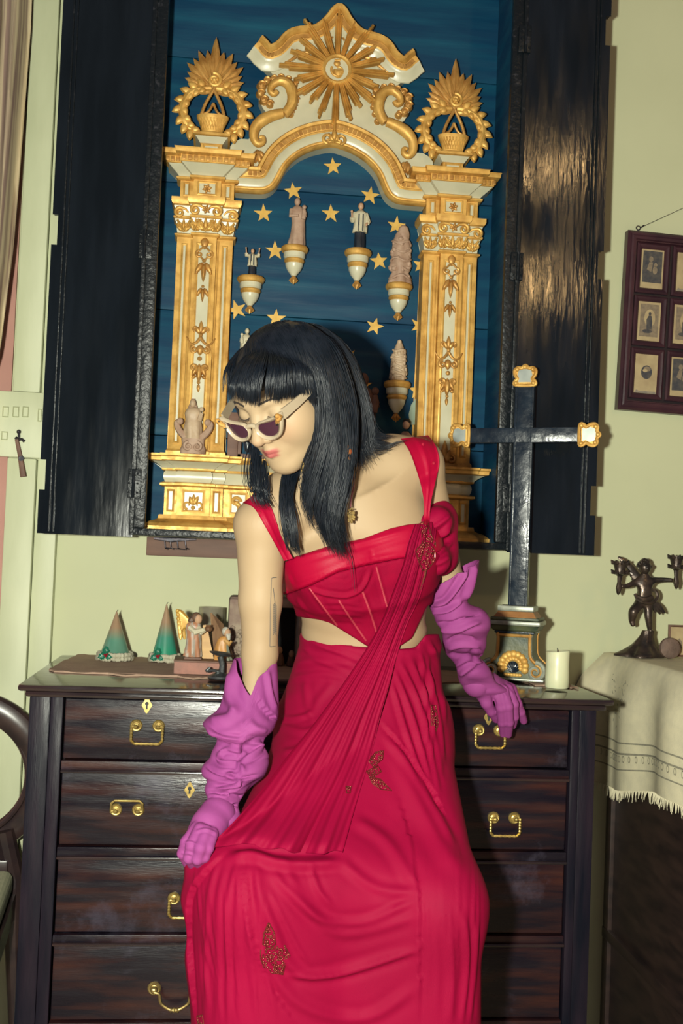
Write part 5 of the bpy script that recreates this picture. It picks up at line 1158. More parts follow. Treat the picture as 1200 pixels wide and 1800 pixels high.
# ================================================================ the woman: distance-field sculpting
class Vol:
    """distance field on a rectilinear grid; smooth unions; meshed by surface nets"""
    def __init__(s, xs, ys, zs): s.g = (xs, ys, zs); s.F = np.full((len(xs), len(ys), len(zs)), .3, np.float32)
    def op(s, fn, lo, hi, k=.01, mode='u'):
        sl = tuple(slice(max(0, int(np.searchsorted(g, l))-1), int(np.searchsorted(g, h))+1) for g, l, h in zip(s.g, lo, hi))
        A = s.F[sl]
        if A.size == 0: return s
        X, Y, Z = (s.g[0][sl[0]][:, None, None], s.g[1][sl[1]][None, :, None], s.g[2][sl[2]][None, None, :])
        d = fn(X, Y, Z).astype(np.float32)
        if mode == 's': A, d, sg = -A, d, -1
        else: sg = 1
        h = np.clip(.5+.5*(A-d)/k, 0, 1); s.F[sl] = sg*(A*(1-h)+d*h-k*h*(1-h)); return s
    def cone(s, a, b, r1, r2, k=.012, mode='u'):
        a, b = np.array(a, float), np.array(b, float); ab = b-a; L2 = max(ab @ ab, 1e-9); m = max(r1, r2)+k+.012
        def f(X, Y, Z):
            px, py, pz = X-a[0], Y-a[1], Z-a[2]; t = np.clip((px*ab[0]+py*ab[1]+pz*ab[2])/L2, 0, 1)
            return np.sqrt((px-ab[0]*t)**2+(py-ab[1]*t)**2+(pz-ab[2]*t)**2)-(r1+(r2-r1)*t)
        return s.op(f, np.minimum(a, b)-m, np.maximum(a, b)+m, k, mode)
    def chain(s, pts, rr, k=.012):
        for i in range(len(pts)-1): s.cone(pts[i], pts[i+1], rr[i], rr[i+1], k)
        return s
    def ell(s, c, r, k=.012, mode='u', M_=None):
        c = np.array(c, float); r = np.array(r, float); m = r.max()+k+.012; A = np.eye(3) if M_ is None else np.array(M_)
        def f(X, Y, Z):
            p = [X-c[0], Y-c[1], Z-c[2]]; q = [p[0]*A[0][i]+p[1]*A[1][i]+p[2]*A[2][i] for i in range(3)]
            k0 = np.sqrt(sum((q[i]/r[i])**2 for i in range(3))); k1 = np.sqrt(sum((q[i]/r[i]**2)**2 for i in range(3)))+1e-6
            return k0*(k0-1)/k1
        return s.op(f, c-m, c+m, k, mode)
    def econe(s, a, b, r1, r2, xd=(1, 0, 0), k=.015):
        """tapered column of elliptical section; r = (half width along xd, half depth)"""
        a, b = np.array(a, float), np.array(b, float); ab = b-a; L = np.linalg.norm(ab); w = ab/L; xd = np.array(xd, float); xd -= w*(xd @ w); xd /= np.linalg.norm(xd); yd = np.cross(w, xd); m = max(*r1, *r2)+k+.015
        def f(X, Y, Z):
            p = (X-a[0], Y-a[1], Z-a[2]); dot = lambda v: p[0]*v[0]+p[1]*v[1]+p[2]*v[2]
            h = dot(w); t = np.clip(h/L, 0, 1); rx, ry = r1[0]+(r2[0]-r1[0])*t, r1[1]+(r2[1]-r1[1])*t; e = h-t*L
            u, v = dot(xd)/rx, dot(yd)/ry; g = np.sqrt(u*u+v*v+1e-9); gg = np.sqrt((u/rx)**2+(v/ry)**2)+1e-6
            d = g*(g-1)/gg
            return np.where(np.abs(e) > 1e-9, np.sqrt(np.maximum(d, 0)**2+e*e)+np.minimum(d, 0)*.3, d)
        return s.op(f, np.minimum(a, b)-m, np.maximum(a, b)+m, k)
    def mesh(s):
        F_ = s.F; I = (F_ < 0); g = s.g
        c = np.zeros(tuple(n-1 for n in F_.shape), np.uint8)
        for dx in (0, 1):
            for dy in (0, 1):
                for dz in (0, 1): c += I[dx:F_.shape[0]-1+dx, dy:F_.shape[1]-1+dy, dz:F_.shape[2]-1+dz]
        ijk = np.argwhere((c > 0) & (c < 8)); idx = np.full(c.shape, -1, np.int32); idx[tuple(ijk.T)] = np.arange(len(ijk))
        P = np.zeros((len(ijk), 3)); W = np.zeros(len(ijk)); co = [np.array(o) for o in np.ndindex(2, 2, 2)]
        for a in co:
            for ax in range(3):
                if a[ax]: continue
                b = a.copy(); b[ax] = 1; ia, ib = ijk+a, ijk+b; fa, fb = F_[tuple(ia.T)], F_[tuple(ib.T)]; m = (fa < 0) != (fb < 0)
                t = fa[m]/(fa[m]-fb[m]); q = np.stack([g[d][ia[m][:, d]] for d in range(3)], 1); q[:, ax] += t*(g[ax][ib[m][:, ax]]-g[ax][ia[m][:, ax]])
                P[m] += q; W[m] += 1
        P /= W[:, None]; quads = []
        for ax in range(3):
            o1, o2 = [(1, 2), (2, 0), (0, 1)][ax]
            lo = [slice(None)]*3; hi = [slice(None)]*3; lo[ax] = slice(0, -1); hi[ax] = slice(1, None)
            d = I[tuple(lo)] != I[tuple(hi)]; e = np.argwhere(d); ok = (e[:, o1] > 0) & (e[:, o2] > 0) & (e[:, o1] < F_.shape[o1]-1) & (e[:, o2] < F_.shape[o2]-1); e = e[ok]
            v = []
            for s1, s2 in ((-1, -1), (0, -1), (0, 0), (-1, 0)):
                q = e.copy(); q[:, o1] += s1; q[:, o2] += s2; v.append(idx[tuple(q.T)])
            v = np.stack(v, 1); fl = ~I[tuple(e.T)]; v[fl] = v[fl][:, ::-1]; quads.append(v)
        return P, np.concatenate(quads)
def from_arrays(name, V, Q, m, parent=None, org=None, smooth=True):
    o3 = np.array(ORG[parent.name]) if parent else np.array(org if org is not None else (0, 0, 0), float)
    me = bpy.data.meshes.new(name); me.from_pydata((V-o3).tolist(), [], Q.tolist()); me.materials.append(M[m] if isinstance(m, str) else m)
    if smooth: me.shade_smooth()
    o = bpy.data.objects.new(name, me); C.objects.link(o); ORG[o.name] = tuple(o3)
    if parent: o.parent = parent
    else: o.location = tuple(o3)
    return o
def vnormals(V, Q):
    n = np.zeros_like(V); a = np.cross(V[Q[:, 2]]-V[Q[:, 0]], V[Q[:, 3 if Q.shape[1] > 3 else 1]]-V[Q[:, 1 if Q.shape[1] > 3 else 0]])
    for i in range(Q.shape[1]): np.add.at(n, Q[:, i], a)
    return n/(np.linalg.norm(n, axis=1)[:, None]+1e-12)
def lap(V, Q, it=2, lam=.5):
    E = np.concatenate([np.stack([Q[:, i], Q[:, (i+1) % Q.shape[1]]], 1) for i in range(Q.shape[1])]); E = np.concatenate([E, E[:, ::-1]])
    cnt = np.bincount(E[:, 0], minlength=len(V))[:, None]+1e-9
    for _ in range(it):
        S = np.stack([np.bincount(E[:, 0], V[E[:, 1], d], len(V)) for d in range(3)], 1)/cnt; V = V+(S-V)*lam
    return V
def polydist(p, L):
    """distance of px points p to polyline L, the parameter along it (0..1) and the signed side"""
    L = np.array(L, float); best = np.full(len(p), 1e9); par = np.zeros(len(p)); side = np.zeros(len(p))
    seg = np.linalg.norm(np.diff(L, axis=0), axis=1); cum = np.r_[0, np.cumsum(seg)]
    for i in range(len(L)-1):
        a, ab = L[i], L[i+1]-L[i]; q = p-a; t = np.clip((q @ ab)/(ab @ ab), 0, 1); r = q-t[:, None]*ab; d = np.hypot(r[:, 0], r[:, 1]); m = d < best
        best[m] = d[m]; par[m] = (cum[i]+t[m]*seg[i])/cum[-1]; side[m] = (ab[0]*q[m, 1]-ab[1]*q[m, 0])/seg[i]
    return best, par, side
def folds(V, Q, strokes, front=.15, gain=1.):
    """push folds into cloth: strokes = (polyline seen from the front, width, height in mm, kind)
    kind 'r' soft ridge, 'g' groove, 's' step whose left side stands proud"""
    N = vnormals(V, Q); view = V-CAM; view /= np.linalg.norm(view, axis=1)[:, None]; f = np.clip((-(N*view).sum(1)-front)/.3, 0, 1); px = proj(V); D = np.zeros(len(V))
    for st in strokes:
        L, w, h = st[0], st[1], st[2]*.001*gain; kind = st[3] if len(st) > 3 else 'r'; L = spline(L, max(8, 5*len(L))) if len(L) > 2 else np.array(L, float)
        lo, hi = L.min(0)-4*w, L.max(0)+4*w; m = (f > 0) & (px > lo).all(1) & (px < hi).all(1)
        if not m.any(): continue
        d, t, sd = polydist(px[m], L); end = np.clip(np.minimum(t, 1-t)*7+.12, 0, 1)
        if kind == 'r': q = np.exp(-(d/w)**2)-.45*np.exp(-((d-1.9*w)/w)**2)
        elif kind == 'g': q = -np.exp(-(d/w)**2)
        else: q = np.where(sd > 0, np.exp(-d/(w*3)), -.6*np.exp(-d/(w*.8)))
        D[m] += h*q*end*f[m]
    return V+N*D[:, None]
def frange(a, b, h): return np.arange(a, b+h*.5, h)
def graded(lo, a, b, hi, coarse, fine):
    p = [a-coarse*i for i in range(1, int((a-lo)/coarse)+1)][::-1]; q = [b+coarse*i for i in range(1, int((hi-b)/coarse)+1)]; return np.array(p+list(frange(a, b, fine))+q)

# ---- head frame
psi, phi, rho = math.radians(44), math.radians(34), math.radians(1.5); HS = .925
hf = np.array([-math.sin(psi)*math.cos(phi), -math.cos(psi)*math.cos(phi), -math.sin(phi)])
hu = np.array([-math.sin(psi)*math.sin(phi), -math.cos(psi)*math.sin(phi), math.cos(phi)]); hs = np.cross(hu, hf)
_cs, _sn = math.cos(rho), math.sin(rho)
def _roll(v): return np.array([v[0]*_cs-v[2]*_sn, v[1], v[0]*_sn+v[2]*_cs])
hs, hf, hu = _roll(hs), _roll(hf), _roll(hu)
HM = np.stack([hs, hf, hu], 1)*HS                        # local (side, forward, up) -> world
HC = at(505, 700, -.985)
for _ in range(4):                                       # seat the head so nose, mouth and chin fall where they are seen
    e = np.mean([proj(HC+HM @ np.array(l)) for l in ((0, .108, -.036), (0, .094, -.064), (0, .080, -.106))], 0)-np.mean([(446, 779), (474, 798), (500, 829)], 0)
    p_ = proj(HC)-e; HC = at(p_[0], p_[1], HC[1])
def H(x, y, z): return HC+HM @ np.array([x, y, z], float)
HR = np.stack([hs, hf, hu], 1)
# ---- body joints
SL, SR = at(459, 922, -.93), at(733, 818, -.865)
EL, WL = at(456, 1190, -.905), at(374, 1436, -.985)
ER, WR = at(795, 1062, -.785), at(834, 1194, -.635)
PV, WA, RB, CH = at(640, 1232, -.76), at(641, 1108, -.795), at(637, 1020, -.835), at(628, 940, -.865)
NB = at(592, 868, -.880); HKL, HKR = at(575, 1310, -.79), at(705, 1310, -.79)
KL, KR = at(452, 1568, -1.02), at(775, 1580, -1.02)
AL_, AR_ = np.array([KL[0]+.02, -.93, .09]), np.array([KR[0]+.03, -.93, .09])
xs = graded(-.32, HC[0]-.115, HC[0]+.115, .50, .005, .0019); ys = graded(-1.16, HC[1]-.13, HC[1]+.125, -.53, .005, .0019); zs = graded(-.01, HC[2]-.14, HC[2]+.135, HC[2]+.16, .005, .0019)
v = Vol(xs, ys, zs)
sd_ = np.array([1, 0, .22])
v.econe(PV-(0, 0, .05), PV+(0, 0, .03), (.124, .088), (.126, .09), (1, 0, 0), .03)
v.econe(PV, WA, (.122, .090), (.098, .078), (1, 0, .05), .03); v.econe(WA, RB, (.098, .078), (.116, .090), (1, 0, .12), .03); v.econe(RB, CH, (.116, .090), (.122, .086), sd_, .03)
v.econe(CH, (SL+SR)/2+(0, .012, .0), (.122, .082), (.118, .060), sd_, .04)
v.chain([SL, (SL+SR)/2*.35+SL*.65+(0, .01, .02), NB+(0, .015, -.01), (SR*.65+(SL+SR)/2*.35)+(0, .01, .015), SR], [.041, .044, .05, .046, .043], .03)
v.ell(at(590, 1002, -.905), (.058, .052, .058), .03); v.ell(at(706, 975, -.895), (.056, .05, .058), .03)
# neck, collar bones
v.cone(NB+(0, .01, -.01), H(0, -.028, -.055), .050, .046, .03)
for q, e in ((SL, .35), (SR, .45)): v.cone(NB+(q-NB)*.22+(0, -.036, -.014), NB+(q-NB)*.85+(0, -.024, -.004), .010, .009, .016)
v.cone(NB+(-.004, -.04, -.02), H(.035, -.01, -.055), .010, .012, .02)
# arms
v.chain([SL, SL*.5+EL*.5, SL*.15+EL*.85, EL*.8+WL*.2+(0, .008, 0), WL], [.040, .032, .0265, .014, .011], .012)
v.chain([SR, SR*.5+ER*.5, SR*.15+ER*.85, ER*.8+WR*.2, WR], [.041, .034, .028, .015, .011], .012)
# legs
v.chain([HKL, KL, KL*.62+AL_*.38, AL_], [.07, .05, .052, .032], .03); v.chain([HKR, KR, KR*.62+AR_*.38, AR_], [.07, .05, .052, .032], .03)
for a in (AL_, AR_): v.chain([a-(0, 0, .04), a+np.array([0, -.07, -.058]), a+np.array([0, -.13, -.066])], [.034, .028, .018], .02)
# head
h = HS; E = lambda c, r, k=.01, mode='u': v.ell(H(*c), np.array(r)*h, k, mode, HR)
Cn = lambda a, b, r1, r2, k=.008, mode='u': v.cone(H(*a), H(*b), r1*h, r2*h, k, mode)
E((0, -.014, .026), (.073, .089, .075), .02); E((0, .030, -.025), (.060, .062, .078), .02)
for q in (-1, 1):
    Cn((q*.047, .006, -.052), (q*.012, .062, -.092), .021, .018, .025); E((q*.040, .046, -.030), (.027, .033, .032), .022)
    Cn((q*.044, .066, .021), (q*.014, .080, .017), .0075, .0075, .016); E((q*.073, -.012, -.012), (.007, .016, .028), .006)
E((0, .066, -.093), (.020, .018, .017), .014)
for q in (-1, 1): E((q*.031, .094, .001), (.017, .014, .011), .010, 's'); E((q*.031, .0705, -.001), (.0145, .0135, .0125), .004)
Cn((0, .080, .012), (0, .090, -.008), .0085, .0075, .010); Cn((0, .090, -.008), (0, .1045, -.033), .0075, .0095, .008); E((0, .103, -.035), (.0105, .010, .009), .005)
for q in (-1, 1): E((q*.0125, .093, -.038), (.0075, .0095, .0068), .004); E((q*.006, .099, -.0445), (.0033, .005, .0025), .002, 's')
Cn((0, .088, -.048), (0, .0885, -.056), .006, .006, .008); E((0, .074, -.064), (.026, .014, .020), .012)
for q in (-1, 1): Cn((q*.003, .0918, -.0600), (q*.0165, .0845, -.0637), .0037, .0022, .004); Cn((q*.001, .0908, -.0682), (q*.0125, .0850, -.0668), .0044, .0026, .004)
for q in (-1, 1): Cn((0, .0985, -.0640), (q*.0195, .0872, -.0645), .0014, .0010, .002, 's')
V, Q = v.mesh(); del v
V = lap(V, Q, 1, .4)
org0 = (float(HC[0]+.08), -.85, 0.)
M['skin'] = mat('skin', (.35, .252, .152), (.32, .225, .132), 9, .58, attr='Col', sss=.0, spec=.3, bump=.02, bscale=900)
person = from_arrays('person', V, Q, 'skin', None, org0)
props(person, 'woman in red draped gown, magenta gloves and white sunglasses leaning on the chest', 'person')
loc = (V-HC) @ HR/h
lipU = np.exp(-((loc[:, 2]+.0612)/.0040)**4)*np.exp(-(loc[:, 0]/.0175)**6); lipL = np.exp(-((loc[:, 2]+.0680)/.0048)**4)*np.exp(-(loc[:, 0]/.0150)**6)
lip = np.clip((lipU+lipL)*(loc[:, 1] > .078)*1.2, 0, 1)[:, None]
lipd = (np.exp(-((loc[:, 2]+.0643)/.0011)**2)*np.exp(-(loc[:, 0]/.017)**4)*(loc[:, 1] > .078))[:, None]
blush = (np.exp(-(((np.abs(loc[:, 0])-.040)/.020)**2+((loc[:, 2]+.030)/.020)**2))*(loc[:, 1] > .03)*.35)[:, None]
tipn = (np.exp(-(((loc[:, 0])/.014)**2+((loc[:, 2]+.038)/.010)**2))*(loc[:, 1] > .085)*.3)[:, None]
col = np.ones((len(V), 3)); col = col*(1-lip)+np.array([.92, .34, .52])*lip; col = col*(1-.6*lipd)+np.array([.35, .08, .13])*.6*lipd; col = col*(1-blush-tipn)+np.array([1.05, .72, .72])*(blush+tipn)
a_ = person.data.color_attributes.new('Col', 'FLOAT_COLOR', 'POINT'); a_.data.foreach_set('color', np.concatenate([col, np.ones((len(col), 1))], 1).astype(np.float32).ravel())
BV, BQ = V, Q
def bvh(*VQ):
    vs = []; fs = []; o = 0
    for V_, Q_ in VQ: vs += V_.tolist(); fs += (Q_+o).tolist(); o += len(V_)
    return BVHTree.FromPolygons(vs, fs)
tree_body = bvh((BV, BQ))
def hit(tree, x, y, off=0., default=None):
    d = ray(x, y); r = tree.ray_cast(Vector(CAM), Vector(d))
    if r[0] is None: return default
    return CAM+d*(r[3]-off)
# ---------------------------------------------------------------- the gown
def cut_px(v, top=None, bot=None):
    """keep the part of the volume between two seam lines seen from the front"""
    X, Y, Z = np.meshgrid(*v.g, indexing='ij'); px = proj(np.stack([X, Y, Z], -1).reshape(-1, 3)); sh = v.F.shape
    if top: t = np.array(top, float); v.F = np.maximum(v.F, ((np.interp(px[:, 0], t[:, 0], t[:, 1])-px[:, 1])/1060).reshape(sh).astype(np.float32))
    if bot: t = np.array(bot, float); v.F = np.maximum(v.F, ((px[:, 1]-np.interp(px[:, 0], t[:, 0], t[:, 1]))/1060).reshape(sh).astype(np.float32))
    return v
TOP = [(480, 1004), (496, 989), (520, 978), (580, 959), (640, 946), (685, 929), (715, 922), (739, 920), (770, 912), (800, 900)]
BAND = [(490, 1048), (514, 1041), (550, 1027), (595, 1005), (640, 994), (700, 982), (800, 966)]
BOT = [(500, 1080), (535, 1086), (559, 1089), (580, 1095), (604, 1110), (628, 1125), (648, 1138), (700, 1138), (724, 1122), (736, 1096), (750, 1066), (800, 1040)]
def torso(o, grid):
    v = Vol(*grid)
    v.econe(WA-(0, 0, .05), WA, (.104+o, .080+o), (.099+o, .079+o), (1, 0, .05), .02); v.econe(WA, RB, (.099+o, .079+o), (.117+o, .091+o), (1, 0, .12), .03); v.econe(RB, CH, (.117+o, .091+o), (.124+o, .087+o), sd_, .03); v.econe(CH, (SL+SR)/2+(0, .012, .0), (.122+o, .082+o), (.118+o, .060+o), sd_, .04)
    v.ell(at(590, 1002, -.905), (.058+o, .052+o, .058+o), .03); v.ell(at(706, 975, -.895), (.056+o, .05+o, .058+o), .03); return v
gr_ = (frange(-.02, .40, .003), frange(-1.02, -.68, .003), frange(.93, 1.33, .003))
v = cut_px(torso(.006, gr_), BAND, BOT); V, Q = v.mesh(); V = lap(V, Q, 2, .4)
cup = [(541, 1030), (556, 1040), (580, 1046), (610, 1048), (637, 1034), (652, 1000)]
cc_ = np.array((600, 1003.)); ring = lambda k: [tuple(cc_+(np.array(p)-cc_)*k) for p in cup]
st = [(cup, 3.2, 3.5, 'r')]+[(ring(k), 1.5, 1.1, 'g') for k in (.90, .79, .68, .57, .46, .35)]
bones = [[(544, 1034), (566, 1064), (592, 1099)], [(595, 1055), (618, 1090), (643, 1126)], [(637, 1040), (650, 1075), (661, 1110)], [(661, 996), (670, 1030), (680, 1066)], [(520, 1050), (536, 1075), (552, 1088)]]
st += [(b_, 3.2, 1.8, 'r') for b_ in bones]
st += [([(560, 1062+8*i), (600, 1060+10*i), (640, 1066+9*i)], 3, .8, 'r') for i in range(4)]
V = folds(V, Q, st); V = lap(V, Q, 1, .3)
bod = from_arrays('bodice', V, Q, 'redmesh', person); BoV, BoQ = V, Q
v = cut_px(torso(.009, gr_), TOP, BAND); V, Q = v.mesh(); V = lap(V, Q, 2, .4)
V = folds(V, Q, [([(515, 985), (580, 967), (640, 953), (720, 930)], 4, 2.0, 'r'), ([(520, 1020), (560, 1010), (620, 985)], 6, 1.2, 'r'), ([(640, 975), (690, 955), (735, 945)], 5, 1.2, 'g'), ([(506, 1012), (514, 1030)], 3, 1.5, 'r'), ([(655, 985), (652, 965)], 3, 1, 'g'), ([(512, 1036), (550, 1022), (595, 1000), (640, 989), (700, 977)], 2.0, 1.8, 'r')])
band_ = from_arrays('bodice_band', V, Q, 'redsat', person); BnV, BnQ = V, Q
tree_top = bvh((BoV, BoQ), (BnV, BnQ), (BV, BQ))
def ribbon(b, pts, w, tree, off, th=.0012):
    P = [hit(tree, x, y, off) for x, y in spline(pts, 14)]; P = [p for p in P if p is not None]
    if len(P) > 2: b.tube(P, w, 6)
for bn in bones[:4]:
    b = MB(); ribbon(b, bn, .0017, tree_top, -.0006); b.build('boning', 'bone', bod, smooth=60)
# skirt
gs = (frange(-.30, .48, .0036), frange(-1.16, -.54, .0036), frange(.28, 1.12, .0036)); v = Vol(*gs)
v.econe(at(637, 1262, -.755), at(652, 1125, -.785), (.142, .122), (.116, .104), (1, 0, 0), .03); v.econe(at(652, 1125, -.785), at(655, 1085, -.79), (.116, .104), (.112, .101), (1, 0, 0), .02)
v.econe(at(637, 1262, -.755), at(640, 1330, -.79), (.142, .122), (.135, .12), (1, 0, 0), .03)
KLs, KRs = at(452, 1575, -1.015), at(770, 1590, -1.02)
v.chain([HKL+(.02, 0, 0), KLs], [.098, .076], .05); v.chain([HKR+(-.012, 0, 0), KRs], [.092, .063], .045)
v.cone(at(640, 1330, -.80), at(600, 1545, -.99), .10, .07, .06)
lo_ = lambda x, Y=-.99: at(x, 1990, Y)
v.cone(KLs, lo_(440), .074, .078, .05); v.cone(KRs, lo_(762), .063, .070, .05); v.cone(at(600, 1560, -.985), lo_(600, -.97), .062, .075, .08); v.cone(at(520, 1550, -1.0), lo_(515, -.98), .066, .078, .06); v.cone(at(690, 1580, -1.0), lo_(690, -.97), .062, .075, .06)
hp = at(347, 1512, -1.005)
v.chain([at(440, 1535, -1.01), at(385, 1520, -1.01), hp], [.058, .030, .010], .03)
v.chain([hp, at(344, 1580, -1.0), at(356, 1680, -.985), at(374, 1850, -.975), lo_(384, -.97)], [.010, .014, .014, .016, .02], .025); v.chain([at(398, 1560, -1.0), at(408, 1700, -.985), lo_(420, -.975)], [.042, .048, .06], .04)
v = cut_px(v, [(500, 1110), (532, 1112), (550, 1117), (586, 1129), (628, 1136), (700, 1141), (730, 1138), (748, 1115), (775, 1114), (800, 1116)])
V, Q = v.mesh(); del v; V = lap(V, Q, 3, .5)
sk = []
# waist gathers on the hip at left
sk += [([(540, 1122), (575, 1140), (640, 1165)], 4, 2.5), ([(528, 1135), (560, 1160), (620, 1190)], 4, 2.0), ([(503, 1170), (560, 1162), (625, 1168)], 7, 3.2), ([(498, 1195), (560, 1185), (610, 1192)], 5, 2), ([(492, 1262), (520, 1262), (552, 1252)], 4, 2.6), ([(493, 1275), (530, 1285), (560, 1278)], 5, 2), ([(535, 1195), (540, 1240), (552, 1270)], 5, 1.8), ([(585, 1200), (560, 1230), (548, 1255)], 6, 1.6), ([(497, 1320), (520, 1318), (545, 1300)], 5, 2.2)]
# pleats down the right hip
for i, (x0, y0, xm, ym, x1, y1) in enumerate(((700, 1160, 742, 1250, 772, 1400), (694, 1180, 728, 1270, 765, 1400), (690, 1200, 715, 1290, 756, 1392), (720, 1155, 756, 1250, 776, 1370), (738, 1150, 768, 1240, 780, 1350), (752, 1125, 775, 1180, 782, 1280))): sk.append(([(x0, y0), (xm, ym), (x1, y1)], 4.2, 4.2))
sk += [([(668, 1268), (712, 1318), (755, 1378), (785, 1432)], 5.0, -6, 's'), ([(676, 1290), (720, 1345), (760, 1410), (800, 1490)], 7, 4), ([(752, 1155), (760, 1250), (758, 1330)], 3, 3), ([(740, 1150), (748, 1240), (748, 1330)], 3, 2.6)]
# thigh at right, long seam and folds falling from the knee
sk += [([(700, 1400), (722, 1480), (735, 1560), (738, 1640), (738, 1800)], 4, 4.6, 's'), ([(690, 1300), (752, 1440), (812, 1540)], 14, 4), ([(812, 1600), (822, 1680), (812, 1800)], 5, 3), ([(790, 1640), (795, 1720), (790, 1800)], 7, 2.4), ([(838, 1620), (834, 1700), (824, 1800)], 4, 3)]
# swags hung between the knees
sk += [([(478, 1516), (500, 1560), (560, 1612), (640, 1620), (735, 1580)], 7, 4.5), ([(545, 1520), (560, 1565), (584, 1592)], 5, 3), ([(492, 1505), (530, 1580), (600, 1640), (736, 1608)], 9, 3.5), ([(448, 1520), (475, 1620), (540, 1715), (736, 1665)], 8, 4), ([(500, 1716), (600, 1712), (736, 1668)], 5, 3.6), ([(440, 1640), (520, 1760), (640, 1790), (736, 1730)], 9, 3.5), ([(620, 1440), (680, 1480), (730, 1560)], 9, 3), ([(600, 1515), (660, 1560), (735, 1570)], 8, 3), ([(470, 1560), (520, 1660), (548, 1700)], 4, 2.2)]
# hanging pleats below the hand
for x0, x1 in ((362, 362), (378, 383), (396, 402), (414, 420), (432, 452), (452, 485)): sk.append(([(x0+20*(x0 < 400), 1512), (x0+3, 1600), (x1, 1800)], 3.6+x0 % 5*.5, 1.1+x0 % 7*.22))
sk += [([(395, 1500), (365, 1530), (338, 1570), (334, 1640), (345, 1800)], 5, 7, 's'), ([(428, 1500), (432, 1600), (470, 1720), (520, 1800)], 3.5, 4, 's'), ([(400, 1510), (440, 1502), (490, 1516), (540, 1519), (604, 1516)], 8, 6), ([(400, 1490), (440, 1482), (490, 1494), (540, 1496), (600, 1494)], 8, 6, 'g')]
# fine crepe lines following the hang
rnd = random.Random(12)
for i in range(60):
    x = rnd.uniform(345, 470); y = rnd.uniform(1520, 1640); sk.append(([(x, y), (x+rnd.uniform(-4, 10), y+80), (x+rnd.uniform(-4, 22), y+170)], 2.0, rnd.uniform(.4, 1.0)))
for i in range(40):
    x = rnd.uniform(740, 840); y = rnd.uniform(1480, 1640); sk.append(([(x, y), (x+rnd.uniform(-2, 6), y+80), (x+rnd.uniform(-8, 4), y+160)], 2.4, rnd.uniform(.3, .8)))
V = folds(V, Q, sk, gain=1.0); V = lap(V, Q, 1, .4)
skirt = from_arrays('skirt', V, Q, 'red', person); SkV, SkQ = V, Q
tree_all = bvh((BoV, BoQ), (BnV, BnQ), (BV, BQ), (SkV, SkQ))
# draped sheets laid over what lies under them
def drape(name, m, L, R, YL, YR, ns, nt, tree, off, pleat, par, th=.0022, blur=6, row=None):
    L = spline(L, ns); R = spline(R, ns); k = np.linspace(0, 1, ns); yl = np.interp(k, np.linspace(0, 1, len(YL)), YL); yr = np.interp(k, np.linspace(0, 1, len(YR)), YR)
    D = np.zeros((ns, nt)); Hd = np.full((ns, nt), 9.); dirs = np.zeros((ns, nt, 3))
    for i in range(ns):
        for j in range(nt):
            t = j/(nt-1); x, y = L[i]*(1-t)+R[i]*t
            if row: y += row(k[i], t)
            d = ray(x, y); dirs[i, j] = d; Yg = yl[i]*(1-t)+yr[i]*t; dg = (Yg-CAM[1])/d[1]
            r = tree.ray_cast(Vector(CAM), Vector(d)); Hd[i, j] = r[3]-off if r[0] is not None else 9.; D[i, j] = min(dg, Hd[i, j])
    for _ in range(blur):
        P = np.pad(D, 1, mode='edge'); D = np.minimum((P[:-2, 1:-1]+P[2:, 1:-1]+P[1:-1, :-2]+P[1:-1, 2:]+2*D)/6, Hd)
    T = np.linspace(0, 1, nt)[None, :]; S = k[:, None]; D2 = D-pleat(S, T)
    A = CAM+dirs*D2[..., None]; B = CAM+dirs*(D2+th)[..., None]; V = np.concatenate([A.reshape(-1, 3), B.reshape(-1, 3)]); n = ns*nt
    q = np.array([(i*nt+j, i*nt+j+1, (i+1)*nt+j+1, (i+1)*nt+j) for i in range(ns-1) for j in range(nt-1)]); e = []
    for i in range(ns-1): e += [(i*nt, (i+1)*nt, n+(i+1)*nt, n+i*nt), (i*nt+nt-1, n+i*nt+nt-1, n+(i+1)*nt+nt-1, (i+1)*nt+nt-1)]
    for j in range(nt-1): e += [(j, n+j, n+j+1, j+1), ((ns-1)*nt+j, (ns-1)*nt+j+1, n+(ns-1)*nt+j+1, n+(ns-1)*nt+j)]
    Q = np.concatenate([q[:, ::-1], q+n, np.array(e)]); return from_arrays(name, V, Q, m, par), V, Q
def sash_pleat(S, T):
    fan = np.clip((S-.35)/.65, 0, 1); w = T+.05*np.sin(3*S+4*T)
    p = .0016*np.sin(w*44+2*np.sin(5*T))+.0022*np.sin(w*23+1.2)+.0010*np.sin(w*81)
    p += fan*(.006*np.maximum(0, np.sin(w*15+.6))**2*np.exp(-((T-.25)/.35)**2)+.013*np.exp(-((T-.58)/.055)**2)*np.clip((S-.70)/.25, 0, 1)+.015*np.exp(-((T-.85)/.06)**2)*np.clip((S-.72)/.25, 0, 1)-.006*np.exp(-((T-.70)/.04)**2)*np.clip((S-.75)/.2, 0, 1))
    return p+.004*np.exp(-(T/.03)**2)*fan
SL_ = [(728, 922), (716, 958), (708, 992), (689, 1044), (669, 1095), (640, 1146), (596, 1211), (550, 1274), (505, 1329), (460, 1388), (408, 1447), (364, 1490)]
SR_ = [(768, 912), (764, 950), (752, 992), (738, 1048), (716, 1096), (698, 1150), (684, 1203), (668, 1260), (652, 1326), (634, 1385), (618, 1440), (602, 1498)]
sash, SaV, SaQ = drape('sash', 'red', SL_, SR_, [-.80, -.86, -.86, -.90, -.95, -1.00, -1.03], [-.80, -.86, -.86, -.90, -.92, -.94, -.96], 150, 90, tree_all, .007, sash_pleat, person, row=lambda s_, t: max(0, s_-.88)/.12*(-9*math.exp(-((t-.30)/.16)**2)+4*math.sin(t*19)*(t > .35)+7*math.exp(-((t-.62)/.05)**2)+7*math.exp(-((t-.86)/.06)**2)))
